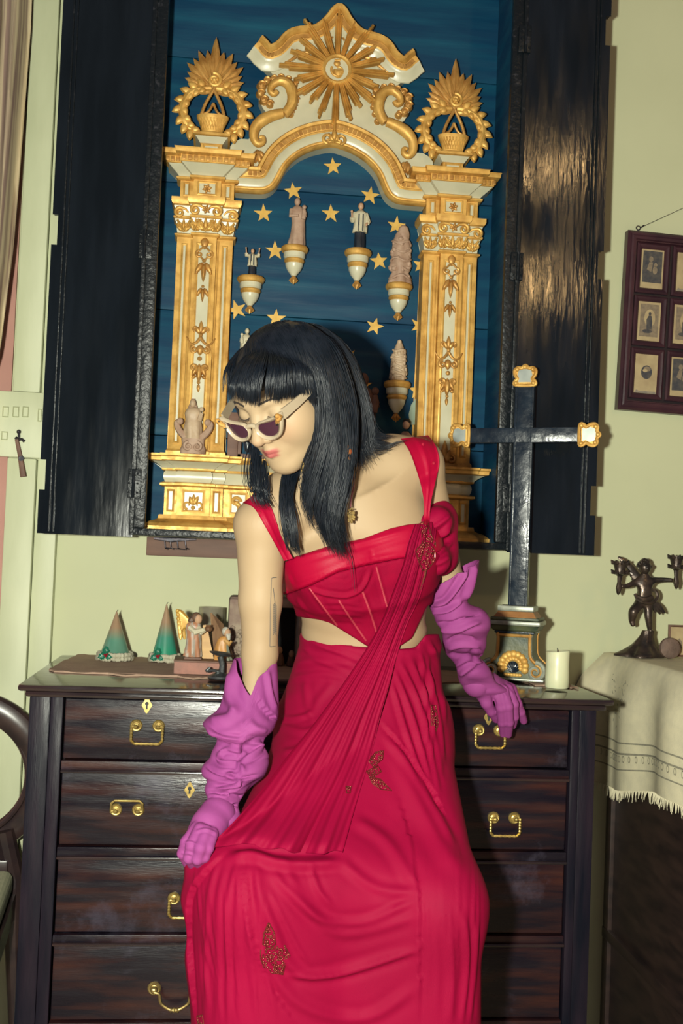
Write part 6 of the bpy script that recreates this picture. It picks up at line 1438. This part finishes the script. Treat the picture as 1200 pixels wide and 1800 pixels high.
tree_all = bvh((BoV, BoQ), (BnV, BnQ), (BV, BQ), (SkV, SkQ), (SaV, SaQ))
# shoulder straps
drape('shoulder_strap', 'redsat', [(426, 884), (446, 893), (465, 924), (484, 958), (499, 986)], [(455, 862), (475, 889), (486, 918), (495, 945), (515, 982)], [-.90, -.95, -.97, -.96, -.95], [-.88, -.93, -.95, -.95, -.95], 50, 10, tree_all, .004, lambda S, T: .002*np.exp(-((T-.35)/.12)**2)+0*S, person)
drape('shoulder_strap', 'redsat', [(704, 771), (719, 793), (732, 828), (741, 860), (745, 889), (744, 922)], [(752, 765), (765, 783), (772, 812), (765, 847), (757, 884), (754, 924)], [-.84, -.89, -.91, -.93, -.93, -.93], [-.82, -.87, -.89, -.92, -.93, -.93], 60, 14, tree_all, .004, lambda S, T: .003*np.exp(-((T-.5)/.06)**2)+0*S, person)
# off-shoulder drape round the arm at right
v = Vol(frange(.18, .46, .003), frange(-.98, -.72, .003), frange(1.10, 1.33, .003))
A0, A1 = at(768, 912, -.862), at(770, 978, -.848)
v.cone(A0, A1, .033, .033, .02); v.chain([at(742, 925, -.915), at(768, 918, -.905), at(780, 920, -.87)], [.014, .020, .014], .02); v.chain([at(745, 975, -.915), at(764, 985, -.90), at(778, 965, -.86)], [.014, .020, .014], .02)
V, Q = v.mesh()
V = folds(V, Q, [([(742, 928), (765, 925), (792, 905)], 3.5, 4), ([(745, 945), (770, 946), (795, 930)], 4, 4.5), ([(748, 962), (772, 968), (795, 952)], 4, 4), ([(750, 985), (770, 990), (790, 978)], 4, 3.5), ([(745, 936), (768, 936), (792, 918)], 2.2, 2.5, 'g'), ([(750, 974), (772, 979), (792, 966)], 2.2, 2.5, 'g')])
from_arrays('shoulder_drape', V, Q, 'red', person); ADV, ADQ = V, Q
tree_all = bvh((BoV, BoQ), (BnV, BnQ), (BV, BQ), (SkV, SkQ), (SaV, SaQ), (ADV, ADQ))
# beaded motifs and studs
def inpoly(x, y, P):
    c = False; j = len(P)-1
    for i in range(len(P)):
        if (P[i][1] > y) != (P[j][1] > y) and x < (P[j][0]-P[i][0])*(y-P[i][1])/(P[j][1]-P[i][1])+P[i][0]: c = not c
        j = i
    return c
def beads(polys, n, par, name='beaded_motif', r=(.0011, .0020), m='sequin'):
    b = MB(); rnd = random.Random(n); A = np.array([p for P in polys for p in P]); lo, hi = A.min(0), A.max(0); k = 0; tr = 0
    while k < n and tr < n*40:
        tr += 1; x, y = rnd.uniform(lo[0], hi[0]), rnd.uniform(lo[1], hi[1])
        if any(inpoly(x, y, P) for P in polys):
            p = hit(tree_all, x, y, .0006)
            if p is not None: b.ball(p, rnd.uniform(*r), 6, 4); k += 1
    for P in polys:
        pts = [hit(tree_all, x, y, .0008) for x, y in np.array(list(P)+[P[0]])]
        if all(p is not None for p in pts): b.tube(pts, .0011, 5)
    return props(b.build(name, m, par, smooth=60), kind='stuff')
beads([[(740, 918), (752, 918), (757, 940), (765, 955), (764, 985), (752, 1000), (742, 1003), (735, 985), (730, 968), (742, 955), (741, 935)]], 170, sash)
b = MB(); b.tube([hit(tree_all, x, y, .001) for x, y in ((748, 1000), (746, 1012), (742, 1025), (738, 1038))], [.002, .0018, .0014, .0006], 5); b.build('bead_tail', 'sequin', sash)
beads([[(648, 1338), (660, 1322), (674, 1320), (672, 1334), (656, 1348)], [(644, 1356), (664, 1346), (670, 1356), (652, 1368)], [(648, 1364), (668, 1370), (688, 1390), (670, 1388), (655, 1378)]], 130, skirt)
beads([[(472, 1622), (482, 1640), (484, 1660), (474, 1668), (462, 1660), (464, 1640)], [(458, 1670), (480, 1666), (500, 1662), (509, 1680), (500, 1698), (497, 1713), (478, 1710), (464, 1700), (458, 1685)]], 190, skirt)
beads([[(757, 1240), (766, 1240), (770, 1270), (766, 1285), (758, 1275)]], 50, skirt); beads([[(608, 1382), (616, 1382), (615, 1394), (609, 1394)]], 8, sash); beads([[(346, 1786), (356, 1784), (358, 1800), (348, 1800)]], 14, skirt)
b = MB()
for x, y in ((743, 781), (762, 814), (749, 862), (757, 859), (749, 902), (456, 901), (506, 968), (727, 767)):
    p = hit(tree_all, x, y, .006); p is not None and b.ball(p, .0028, 8, 6)
props(b.build('strap_studs', mat('red_bead', (.30, .01, .03), None, 20, .15, coat=.5), person), kind='stuff')
# ---------------------------------------------------------------- gloves
def sleeve(name, pairs, Y, top=None, nr=150, nt=110, kd=.95, st=(), wr=None):
    """slouched glove sleeve lofted along the forearm: pairs = its two side outlines; top(x) cuts the cuff"""
    L = spline([p[0] for p in pairs], nr); R = spline([p[1] for p in pairs], nr); yy = np.interp(np.linspace(0, 1, nr), np.linspace(0, 1, len(Y)), Y)
    rows = []
    for i in range(nr):
        A, B = at(*L[i], yy[i]), at(*R[i], yy[i]); c = (A+B)/2; w = (B-A)/2; r = np.linalg.norm(w); dep = np.array([0, -1., 0])*r*kd; th = np.linspace(0, 2*PI, nt, endpoint=False)
        rows.append(c+np.cos(th)[:, None]*w+np.sin(th)[:, None]*dep)
    V = np.array(rows)
    if top:                                                        # shift each column's start down to the cuff's edge
        for j in range(nt):
            col_ = V[:, j]; px = proj(col_); yt = top(px[0, 0], math.sin(2*PI*j/nt)); ys_ = px[:, 1]
            if yt > ys_[0]:
                s0 = np.interp(yt, np.maximum.accumulate(ys_), np.arange(nr)); u = s0+(nr-1-s0)*np.linspace(0, 1, nr)**1.0
                V[:, j] = np.stack([np.interp(u, np.arange(nr), col_[:, d]) for d in range(3)], 1)
    V = V.reshape(-1, 3); Q = np.array([(i*nt+j, i*nt+(j+1) % nt, (i+1)*nt+(j+1) % nt, (i+1)*nt+j) for i in range(nr-1) for j in range(nt)])
    N = vnormals(V, Q); c_ = np.repeat(V.reshape(nr, nt, 3).mean(1), nt, 0)
    if ((V-c_)*N).sum() < 0: Q = Q[:, ::-1].copy()
    if wr is not None: N = vnormals(V, Q); V = V+N*wr(V.reshape(nr, nt, 3)).reshape(-1, 1)
    V = folds(V, Q, st, front=.05, gain=1.55); V = lap(V, Q, 1, .3); N = vnormals(V, Q); n = len(V)
    Vi = V-N*.0022; rim = np.array([(j, n+j, n+(j+1) % nt, (j+1) % nt) for j in range(nt)]); Qi = (Q+n)[:, ::-1]
    return from_arrays(name, np.concatenate([V, Vi]), np.concatenate([Q, Qi, rim]), 'glove', person), V, Q
def slouch(a, f, seed):
    def fn(G):
        nr, nt = G.shape[:2]; i = np.linspace(0, 1, nr)[:, None]; t = np.linspace(0, 2*PI, nt, endpoint=False)[None, :]
        env = np.clip((i-.22)/.12, 0, 1)*np.clip((.97-i)/.15, 0, 1)
        q = np.sin(i*f+1.1*np.sin(t+seed)+.8*np.sin(2*t+seed*2)+2*np.sin(i*5+seed)); return a*env*(np.sign(q)*np.abs(q)**.8+.4*np.sin(i*f*1.9-1.4*np.cos(t+seed*3)))
    return fn
pl_ = [((411, 1158), (486, 1158)), ((402, 1182), (488, 1182)), ((395, 1206), (489, 1208)), ((385, 1243), (490, 1243)), ((363, 1266), (488, 1266)), ((360, 1282), (481, 1288)), ((374, 1302), (468, 1308)), ((368, 1326), (466, 1330)), ((359, 1346), (468, 1342)), ((366, 1364), (456, 1362)), ((366, 1378), (446, 1382)), ((360, 1397), (430, 1402)), ((357, 1418), (424, 1420)), ((353, 1437), (414, 1444)), ((338, 1454), (396, 1464)), ((332, 1462), (388, 1474))]
def topL(x, front): return np.interp(x, [405, 412, 423, 436, 448, 456, 470, 486], [1156, 1157, 1182, 1205, 1224, 1192, 1177, 1159]) if front > 0 else 1150
sL = [([(361, 1279), (387, 1297), (440, 1304), (459, 1312), (445, 1327), (423, 1335)], 4, 5), ([(372, 1290), (400, 1301), (452, 1303)], 2.6, 4.5, 'g'), ([(384, 1325), (402, 1317), (436, 1326)], 3, 4), ([(384, 1326), (388, 1339), (420, 1344), (429, 1358)], 3.5, 4.5), ([(360, 1345), (384, 1358), (423, 1367), (455, 1363)], 3, 4.5, 'g'),
      ([(392, 1363), (408, 1361), (421, 1376), (400, 1384), (377, 1389)], 3, 4.5), ([(361, 1396), (377, 1391), (412, 1399), (436, 1402)], 3, 4, 'g'), ([(364, 1399), (366, 1434), (382, 1414), (418, 1409)], 4, 4), ([(372, 1430), (392, 1424), (418, 1420)], 3, 3), ([(448, 1223), (466, 1245), (488, 1267)], 3.5, -6, 's'), ([(405, 1180), (402, 1225), (418, 1255)], 8, 3.5), ([(470, 1180), (476, 1220), (486, 1250)], 4, 3), ([(368, 1268), (395, 1262), (420, 1245)], 8, 4), ([(345, 1452), (352, 1440), (358, 1434)], 3, 2.4), ([(430, 1262), (450, 1280), (470, 1285)], 6, 3)]
gl1, GV, GQ = sleeve('glove', pl_, [-.905, -.91, -.92, -.935, -.95, -.965, -.985, -1.0], topL, st=sL, wr=slouch(.0060, 24, .4))
pr_ = [((759, 1031), (841, 984)), ((757, 1043), (838, 1010)), ((756, 1056), (830, 1036)), ((755, 1073), (822, 1058)), ((763, 1094), (845, 1074)), ((772, 1110), (856, 1099)), ((783, 1126), (851, 1122)), ((785, 1147), (852, 1149)), ((795, 1166), (844, 1163)), ((806, 1189), (862, 1186)), ((822, 1212), (884, 1204)), ((834, 1222), (893, 1212))]
sR = [([(761, 1065), (785, 1056), (809, 1023), (822, 1000)], 4, 5), ([(756, 1076), (788, 1073), (812, 1054)], 3, 4), ([(764, 1095), (793, 1096), (820, 1084), (846, 1079)], 3, 5, 'g'), ([(767, 1106), (801, 1108), (830, 1097), (846, 1092)], 4, 4.5), ([(783, 1127), (809, 1121), (836, 1125)], 3, 4.5, 'g'), ([(785, 1140), (812, 1134), (845, 1136)], 4, 4), ([(785, 1150), (815, 1153), (838, 1144), (850, 1150)], 3, 4, 'g'), ([(807, 1188), (833, 1168), (843, 1157)], 4, 4), ([(800, 1172), (822, 1160), (845, 1165)], 3, 3), ([(835, 992), (828, 1030), (816, 1055)], 4, 4)]
gl2, GV2, GQ2 = sleeve('glove', pr_, [-.815, -.81, -.805, -.80, -.79, -.77, -.745, -.715, -.685, -.66, -.64, -.632], None, st=sR, wr=slouch(.0050, 19, 1.7))
def hand(par, wrist, palm, fingers, thumb, k=.0035, st=()):
    P = np.array([p for f in fingers+[thumb] for p in f]+[w for w, r in wrist]); lo, hi = P.min(0)-.03, P.max(0)+.03
    v = Vol(frange(lo[0], hi[0], .0014), frange(lo[1], hi[1], .0014), frange(lo[2], hi[2], .0014))
    v.chain([p for p, r in wrist], [r for p, r in wrist], .01)
    for a, b_, r1, r2 in palm: v.cone(a, b_, r1, r2, .010)
    for f in fingers+[thumb]:
        w = Vol(*v.g); n = len(f); r = np.linspace(.0098, .0070, n) if f is not thumb else np.linspace(.0125, .0078, n); w.chain(f, r, .003)
        h = np.clip(.5+.5*(v.F-w.F)/k, 0, 1); v.F = v.F*(1-h)+w.F*h-k*h*(1-h)
    V, Q = v.mesh(); V = lap(V, Q, 1, .4); V = folds(V, Q, st); return from_arrays('glove_hand', V, Q, 'glove', par), V, Q
a_ = lambda x, y, Y: at(x, y, Y)
F1 = [[a_(346, 1456, -1.025), a_(328, 1480, -1.032), a_(321, 1500, -1.026), a_(329, 1517, -1.008)], [a_(352, 1458, -1.035), a_(337, 1486, -1.048), a_(332, 1508, -1.042), a_(339, 1521, -1.020)],
      [a_(362, 1462, -1.040), a_(352, 1490, -1.056), a_(347, 1510, -1.050), a_(351, 1521, -1.028)], [a_(372, 1466, -1.036), a_(365, 1490, -1.050), a_(359, 1506, -1.046), a_(360, 1516, -1.028)]]
T1 = [a_(366, 1452, -.985), a_(352, 1480, -.975), a_(345, 1505, -.985)]
hd1, HV1, HQ1 = hand(gl1, [(a_(382, 1432, -.99), .027), (a_(366, 1450, -1.005), .025)], [(a_(366, 1448, -1.01), a_(346, 1464, -1.015), .020, .014), (a_(372, 1452, -1.01), a_(366, 1470, -1.025), .020, .014)], F1, T1, st=[([(322, 1482), (334, 1480), (345, 1484)], 2, 1.2), ([(318, 1500), (330, 1500), (340, 1503)], 2, 1.2), ([(344, 1462), (362, 1458), (382, 1466)], 2.5, 1.5)])
F2 = [[a_(874, 1216, -.640), a_(880, 1244, -.652), a_(882, 1270, -.636), a_(884, 1290, -.612)], [a_(884, 1213, -.642), a_(893, 1242, -.656), a_(895, 1270, -.640), a_(893, 1291, -.612)],
      [a_(893, 1211, -.632), a_(903, 1238, -.642), a_(904, 1260, -.628), a_(901, 1275, -.608)], [a_(899, 1212, -.618), a_(909, 1238, -.622), a_(915, 1252, -.612), a_(920, 1267, -.598)]]
T2 = [a_(844, 1212, -.640), a_(855, 1236, -.642), a_(863, 1250, -.634), a_(872, 1264, -.618)]
hd2, HV2, HQ2 = hand(gl2, [(a_(838, 1200, -.648), .027), (a_(858, 1206, -.632), .024)], [(a_(856, 1204, -.632), a_(878, 1218, -.632), .019, .015), (a_(862, 1202, -.622), a_(895, 1212, -.618), .019, .013), (a_(848, 1206, -.635), a_(852, 1222, -.640), .018, .013)], F2, T2, st=[([(862, 1212), (866, 1228), (872, 1240)], 2.2, 2, 'g'), ([(872, 1206), (882, 1214), (890, 1226)], 2.2, 1.2), ([(884, 1204), (894, 1212), (902, 1222)], 2.2, 1.2)])
# ---------------------------------------------------------------- sunglasses
sg_up = .0
def G_(u, w, d=0.): return H((u if u > 0 else u*.90)+.005, .112-.10*abs(u)**1.5*1.6+d, -.0125+w)   # wraps slightly; slid down the nose
def lens_out(q): return [(q*x, z) for x, z in [(.007, .003), (.014, .012), (.028, .0155), (.046, .019), (.066, .0265), (.0665, .017), (.060, .001), (.050, -.0125), (.034, -.0185), (.019, -.0155), (.009, -.006)]]
def lens_in(q): return [(q*x, z) for x, z in [(.0125, .0025), (.018, .0085), (.030, .0105), (.044, .0125), (.0555, .0150), (.0545, .006), (.049, -.0045), (.042, -.0100), (.033, -.0125), (.021, -.0105), (.0140, -.0040)]]
fr_ = None
for q in (1, -1):
    o_, i_ = spline(lens_out(q), 60, True), spline(lens_in(q), 60, True); vs = []
    for P, d in ((i_, .0), (i_*.35+o_*.65, .0032), (o_, .0015), (o_, -.0035), (i_, -.0035)): vs += [G_(x, z, d) for x, z in P]
    fs = [(a*60+j, a*60+(j+1) % 60, (a+1)*60+(j+1) % 60, (a+1)*60+j) for a in range(4) for j in range(60)]+[(240+j, 240+(j+1) % 60, (j+1) % 60, j) for j in range(60)]
    b = MB().add(vs, fs)
    if q > 0: b.tube([G_(x, z, -.0005) for x, z in ((-.010, .006), (-.004, .0085), (.004, .0085), (.010, .006))], .0036, 10)
    f_ = b.build('sunglasses' if q > 0 else 'lens_rim', 'frameivory', person if q > 0 else fr_, smooth=60)
    if q > 0: fr_ = f_
    b = MB(); n = 60; b.add([G_(x, z, -.0012) for x, z in i_]+[G_(*(i_.mean(0)), .0008)], [(j, (j+1) % n, n) for j in range(n)]); b.add([G_(x, z, -.0028) for x, z in i_], [tuple(range(n))[::-1]]); b.build('lens', 'lens', fr_, smooth=60)
    b = MB(); p0, p1 = G_(q*.0655, .0205, -.006), H(q*.078, .030, .013); up_ = HM[:, 2]/HS
    for t0, t1, w0, w1 in ((0, 1, .0075, .0055),):
        m_ = p0*.5+p1*.5+HM[:, 0]/HS*q*.002; pts = spline([p0, m_, p1], 14); vs = []
        for i, p in enumerate(pts):
            w_ = w0+(w1-w0)*i/13; th_ = HM[:, 0]/HS*.0016
            vs += [p+up_*w_+th_, p+up_*w_-th_, p-up_*w_-th_, p-up_*w_+th_]
        b.add(vs, [(i*4+j, i*4+(j+1) % 4, (i+1)*4+(j+1) % 4, (i+1)*4+j) for i in range(13) for j in range(4)]+[(0, 1, 2, 3), (55, 54, 53, 52)])
    b.build('temple', 'frameivory', fr_, smooth=30)
    b = MB(); c = G_(q*.0635, .0195, .003)                          # little gold crouching ornament at the hinge
    b.tube([c+HM @ np.array([q*-.006, .002, -.007]), c+HM @ np.array([q*.000, .003, -.001]), c+HM @ np.array([q*.006, .001, .003])], [.0026, .0042, .0034], 8); b.ball(c+HM @ np.array([q*.002, .004, .0045]), .0038, 8, 6)
    for dx, dz in ((-.007, -.010), (-.002, -.008), (.005, -.003)): b.tube([c+HM @ np.array([q*dx*.4, .003, dz*.3]), c+HM @ np.array([q*dx, .003, dz])], [.0022, .0014], 6)
    b.build('hinge_ornament', 'gold2', fr_)
    b = MB(); b.ball(c+HM @ np.array([q*-.002, .0062, .0045]), .0013, 6, 5); b.tube([c+HM @ np.array([q*-.008, .003, -.011]), c+HM @ np.array([q*-.004, .004, -.009])], .0013, 5); b.build('black_enamel', 'hole', fr_)
# brows and lashes
bt = bvh((BV, BQ))
def onface(x, y, z, off=.0004):
    p = H(x, y+.06, z); d = -hf; r = bt.ray_cast(Vector(p), Vector(d)); return np.array(r[0])-d*off if r[0] is not None else H(x, y, z)
M['brow'] = mat('brow_hair', (.035, .025, .02), None, 80, .7)
for q in (-1, 1):
    b = MB(); rnd = random.Random(5)
    for i in range(70):
        t = rnd.random(); x = .014+.034*t; z = .0195+.0045*math.sin(t*2.4)-.003*t+rnd.uniform(-.0017, .0017)*(1-.6*t); b.tube([onface(q*x, .08, z), onface(q*(x+.004), .08, z+.0014), onface(q*(x+.0075), .078, z+.0012)], [.00032, .0003, .0001], 4)
    props(b.build('eyebrow', 'brow', person, smooth=60), kind='stuff')
    b = MB(); arc = [(.0195, -.0035), (.026, -.0062), (.033, -.0066), (.040, -.0050), (.0445, -.0020)]
    P = [onface(q*x, .08, z, .0003) for x, z in spline(arc, 16)]; b.tube(P, .0007, 5)
    for i, p in enumerate(P): b.tube([p, p+HM @ np.array([q*(.0006*(i-6)/4), .006, -.0035])], [.00035, .0001], 4)
    props(b.build('eyelashes', 'brow', person, smooth=60), kind='stuff')
# tattoo on the inner arm, drawn in thin ink lines
M['tattoo'] = mat('tattoo_ink', (.09, .08, .075), None, 50, .8)
b = MB()
def ink(pts, w=.00055, n=30):
    P = [hit(bt, x, y, .0001) for x, y in resample(pts, n)]; P = [p for p in P if p is not None]; len(P) > 2 and b.tube(P, w, 4)
ink([(486, 1015), (477, 1016), (475, 1070), (474, 1137), (484, 1136)], n=60)
ink([(480, 1034), (483, 1060), (484, 1110)], n=30)
for i in range(16): y = 1060+3.4*i; ink([(482, y), (486, y+6)], .0005, 5); ink([(482, y), (480-.0*i, y+5)], .0005, 5)
props(b.build('arm_tattoo', 'tattoo', person, smooth=60), kind='stuff')
# ---------------------------------------------------------------- hair
def gd(*p): return np.array([at(*q) for q in p])
CR = (474, 612, -1.0)
fringe = [gd((470, 606, -.98), (430, 622, -1.02), (405, 655, -1.055), (396, 690, -1.055)), gd((470, 607, -.99), (430, 630, -1.06), (408, 665, -1.085), (404, 702, -1.075)), gd((470, 608, -1.0), (437, 635, -1.085), (420, 675, -1.105), (421, 710, -1.09)), gd((472, 609, -1.0), (450, 640, -1.10), (438, 680, -1.115), (439, 713, -1.105)),
          gd((473, 609, -1.0), (464, 640, -1.105), (456, 682, -1.118), (455, 716, -1.105)), gd((475, 608, -1.0), (482, 640, -1.10), (478, 676, -1.112), (476, 706, -1.10)), gd((478, 608, -.99), (500, 640, -1.09), (502, 672, -1.10), (500, 702, -1.088)), gd((480, 607, -.98), (520, 640, -1.07), (527, 672, -1.078), (528, 703, -1.065)), gd((484, 606, -.97), (536, 640, -1.05), (548, 680, -1.055), (556, 716, -1.04))]
farside = [gd((468, 606, -.97), (425, 618, -.98), (402, 650, -1.01), (397, 690, -1.01)), gd((468, 606, -.96), (430, 612, -.96), (408, 640, -.97), (405, 690, -.97))]
rside = [gd((482, 604, -.98), (540, 628, -1.05), (560, 700, -1.045), (556, 770, -1.03), (538, 830, -1.015), (534, 872, -1.005), (552, 918, -1.0)), gd((484, 602, -.97), (550, 622, -1.04), (572, 700, -1.045), (570, 775, -1.04), (552, 842, -1.025), (548, 888, -1.015), (560, 925, -1.01)), gd((486, 600, -.96), (560, 615, -1.03), (584, 700, -1.04), (586, 780, -1.04), (572, 850, -1.03), (564, 905, -1.02), (584, 968, -1.005)),
         gd((488, 598, -.95), (566, 606, -1.01), (598, 700, -1.025), (602, 780, -1.03), (590, 850, -1.03), (580, 915, -1.02), (598, 984, -1.005)), gd((490, 596, -.94), (568, 598, -.99), (608, 690, -1.0), (614, 780, -1.01), (610, 850, -1.015), (596, 915, -1.01), (600, 965, -1.0))]
back = [gd((490, 594, -.93), (560, 584, -.95), (614, 660, -.97), (628, 740, -.97), (622, 800, -.975), (606, 850, -.985)), gd((488, 592, -.92), (560, 578, -.93), (618, 640, -.945), (642, 720, -.945), (650, 768, -.94), (690, 775, -.935)), gd((486, 590, -.90), (545, 573, -.91), (608, 615, -.92), (640, 690, -.925), (655, 755, -.92), (672, 772, -.915)), gd((482, 590, -.89), (520, 571, -.89), (590, 595, -.89), (630, 660, -.89), (640, 740, -.89), (648, 775, -.89))]
crown = [gd((470, 606, -.97), (445, 606, -.95), (425, 630, -.92), (420, 690, -.90)), gd((474, 602, -.95), (470, 588, -.92), (450, 600, -.86), (450, 690, -.84)), gd((480, 598, -.93), (510, 574, -.90), (540, 590, -.83), (550, 690, -.82)), gd((486, 596, -.91), (545, 577, -.88), (600, 620, -.82), (610, 720, -.83))]
lower = [gd((452, 790, -.97), (442, 830, -.985), (446, 862, -.99), (474, 888, -.985)), gd((436, 780, -.965), (428, 820, -.975), (432, 856, -.985), (444, 884, -.985)), gd((470, 815, -.97), (468, 850, -.985), (474, 870, -.99), (488, 892, -.985))]
chin = [gd((500, 815, -.955), (492, 870, -.985), (498, 930, -.992), (522, 978, -.985)), gd((510, 820, -.955), (504, 880, -.985), (506, 925, -.992), (510, 972, -.985)), gd((528, 820, -.96), (514, 870, -.985), (518, 905, -.992), (526, 960, -.988))]
wisps = [gd((640, 760, -.93), (670, 778, -.945), (695, 783, -.945), (712, 792, -.94)), gd((610, 790, -.98), (640, 796, -.965), (662, 806, -.955), (650, 818, -.955)), gd((610, 770, -.98), (650, 790, -.955), (690, 795, -.945), (700, 800, -.94)), gd((600, 900, -1.0), (606, 950, -1.0), (616, 985, -.99), (620, 1040, -.985))]
v = Vol(frange(HC[0]-.14, HC[0]+.22, .0026), frange(HC[1]-.16, HC[1]+.17, .0026), frange(HC[2]-.30, HC[2]+.16, .0026))
def cap(X, Y, Z):
    p = [X-HC[0], Y-HC[1], Z-HC[2]]; l = [(p[0]*HR[0][i]+p[1]*HR[1][i]+p[2]*HR[2][i])/HS for i in range(3)]
    e = np.sqrt((l[0]/.078)**2+((l[1]+.014)/.0945)**2+((l[2]-.026)/.0805)**2)
    d = (e-1)*.085
    face = np.maximum(-(l[1]-.040-.25*np.abs(l[0])), (l[2]-.036))          # cleared in front of the face
    face2 = np.maximum(-(l[1]-.012), l[2]+.012)
    return np.maximum(np.maximum(d, -np.maximum(face, -.05)), -face2)*HS
v.op(cap, HC-.14, HC+.14, .004)
v.chain([at(560, 690, -1.02), at(574, 760, -1.015), at(570, 820, -1.005), at(566, 875, -.998)], [.020, .020, .016, .008], .03)
v.chain([at(578, 660, -.955), at(598, 730, -.965), at(598, 800, -.97), at(592, 850, -.985)], [.022, .022, .018, .008], .03); v.chain([at(580, 650, -.93), at(612, 710, -.93), at(636, 764, -.93)], [.022, .020, .008], .03)
v.chain([at(430, 660, -.96), at(425, 700, -.955), at(436, 790, -.955)], [.016, .010, .006], .02); v.chain([at(545, 620, -.91), at(580, 660, -.905)], [.02, .02], .03)
V, Q = v.mesh(); V = lap(V, Q, 2, .5)
hair = from_arrays('hair', V, Q, 'hair', person)
tree_hair = bvh((V, Q))
def strands(groups, par, seed=0, ns=22, sides=3):
    R = np.random.RandomState(seed); AV = []; AQ = []; base = 0
    for guides, n, w, jit, wave in groups:
        Gd = np.array([spline(g, ns) for g in guides]); ng = len(Gd)
        u = R.rand(n)*(ng-1) if ng > 1 else np.zeros(n); i = np.minimum(u.astype(int), max(ng-2, 0)); f = (u-i)[:, None, None]
        P = Gd[i]*(1-f)+Gd[np.minimum(i+1, ng-1)]*f; s = np.linspace(0, 1, ns)[None, :, None]
        nc = max(1, n//30); ci = R.randint(0, nc, n); cu = R.rand(nc)*(ng-1) if ng > 1 else np.zeros(nc)     # strands gather into locks
        u = np.clip(cu[ci]+R.randn(n)*.22, 0, max(ng-1, 0)); i = np.minimum(u.astype(int), max(ng-2, 0)); f = (u-i)[:, None, None]; P = Gd[i]*(1-f)+Gd[np.minimum(i+1, ng-1)]*f
        co_ = R.randn(nc, 1, 3)*jit*1.1; cp = R.rand(nc, 1, 1)*6; cf = R.uniform(.8, 2., (nc, 1, 1)); P = P+(co_*(.3+.7*s))[ci]+(R.randn(nc, 1, 3)*jit*1.3*wave*np.sin(cp+s*PI*cf)*s)[ci]
        P = P+R.randn(n, 1, 3)*jit*(.42-.22*s)+R.randn(n, 1, 3)*jit*.35*np.sin(s*PI*R.uniform(.6, 2.2, (n, 1, 1))+R.rand(n, 1, 1)*6)*wave*s
        l = ((P-HC) @ HR)/HS; q = l-np.array([0, -.014, .026]); e = np.sqrt((q[..., 0]/.0785)**2+(q[..., 1]/.095)**2+(q[..., 2]/.081)**2)
        k_ = np.where((e < 1.0+.0*e) & (l[..., 2] > -.03), (1.0+.02*R.rand(n, 1))/np.maximum(e, .3), 1.); P = HC+((np.array([0, -.014, .026])+q*k_[..., None])*HS) @ HR.T
        cut = R.uniform(.86, 1.0, n)                              # uneven ends
        sl = np.linspace(0, 1, ns)[None, :]*cut[:, None]*(ns-1); i0 = np.minimum(sl.astype(int), ns-2); fr = (sl-i0)[..., None]; ar = np.arange(n)[:, None]
        P = P[ar, i0]*(1-fr)+P[ar, i0+1]*fr
        T = np.gradient(P, axis=1); T /= np.linalg.norm(T, axis=2)[..., None]+1e-9; view = CAM-P; A = np.cross(T, view); A /= np.linalg.norm(A, axis=2)[..., None]+1e-9; B = np.cross(T, A)
        r = (w*R.uniform(.6, 1.25, (n, 1))*np.interp(np.linspace(0, 1, ns), [0, .1, .7, 1], [.6, 1, .9, .15])[None, :])[..., None]
        V = np.stack([P+r*(A*math.cos(2*PI*k/sides)+B*math.sin(2*PI*k/sides)) for k in range(sides)], 2)
        idx = np.arange(n*ns*sides).reshape(n, ns, sides)+base
        Qs = [np.stack([idx[:, :-1, k], idx[:, :-1, (k+1) % sides], idx[:, 1:, (k+1) % sides], idx[:, 1:, k]], -1).reshape(-1, 4) for k in range(sides)]
        AV.append(V.reshape(-1, 3)); AQ += Qs; base += n*ns*sides
    return from_arrays('hair_strands', np.concatenate(AV), np.concatenate(AQ), 'hair', par)
props(strands([(fringe, 900, .00075, .0028, .3), (farside, 160, .0007, .003, .3), (rside, 1200, .0008, .0050, 1.5), (back, 1100, .0008, .004, .8), (crown, 900, .0009, .004, .4), ([rside[0], back[0], back[1]], 260, .0007, .005, 1.0),
      (lower, 150, .0007, .0035, 1.0), (chin, 240, .0008, .0035, 1.0), ([rside[4], rside[3], rside[2]], 420, .0008, .004, 1.2), (wisps[:3], 34, .00045, .006, 1.2), (wisps[3:], 5, .0004, .003, 1.0)], hair, 3), kind='stuff')
# earring with chain and pendant
b = MB(); P = [at(x, y, Y) for x, y, Y in spline([(609, 778, -1.025), (611, 800, -1.02), (618, 826, -1.0), (622, 852, -.985), (617, 878, -.98), (616, 892, -.98)], 24)]; b.tube(P, .0012, 6)
er = b.build('earring', mat('dark_red_cord', (.10, .015, .02), None, 30, .4), person)
b = MB(); rnd = random.Random(8)
for i in range(60):
    a, r = rnd.uniform(0, 2*PI), .0098*math.sqrt(rnd.random()); c = at(617+r*800*math.cos(a)*.75, 906+r*1400*math.sin(a), -.986); b.ball(c, rnd.uniform(.0012, .0022), 6, 4)
props(b.build('pendant', 'brassdark', er), kind='stuff')
b = MB()
for x, y, r in ((610, 786, .0045), (613, 794, .005), (608, 800, .004), (612, 806, .0035)): b.ball(at(x, y, -1.03), r, 8, 6)
b.build('earring_gems', mat('amber_gem', (.16, .03, .015), (.30, .14, .03), 200, .15), er)
b = MB()
for i in range(26): x, y = 533+rnd.uniform(-5, 6), 822+rnd.uniform(-10, 14); b.ball(at(x, y, -1.005), rnd.uniform(.0011, .0019), 6, 4)
props(b.build('ear_drop', 'brassdark', er), kind='stuff')
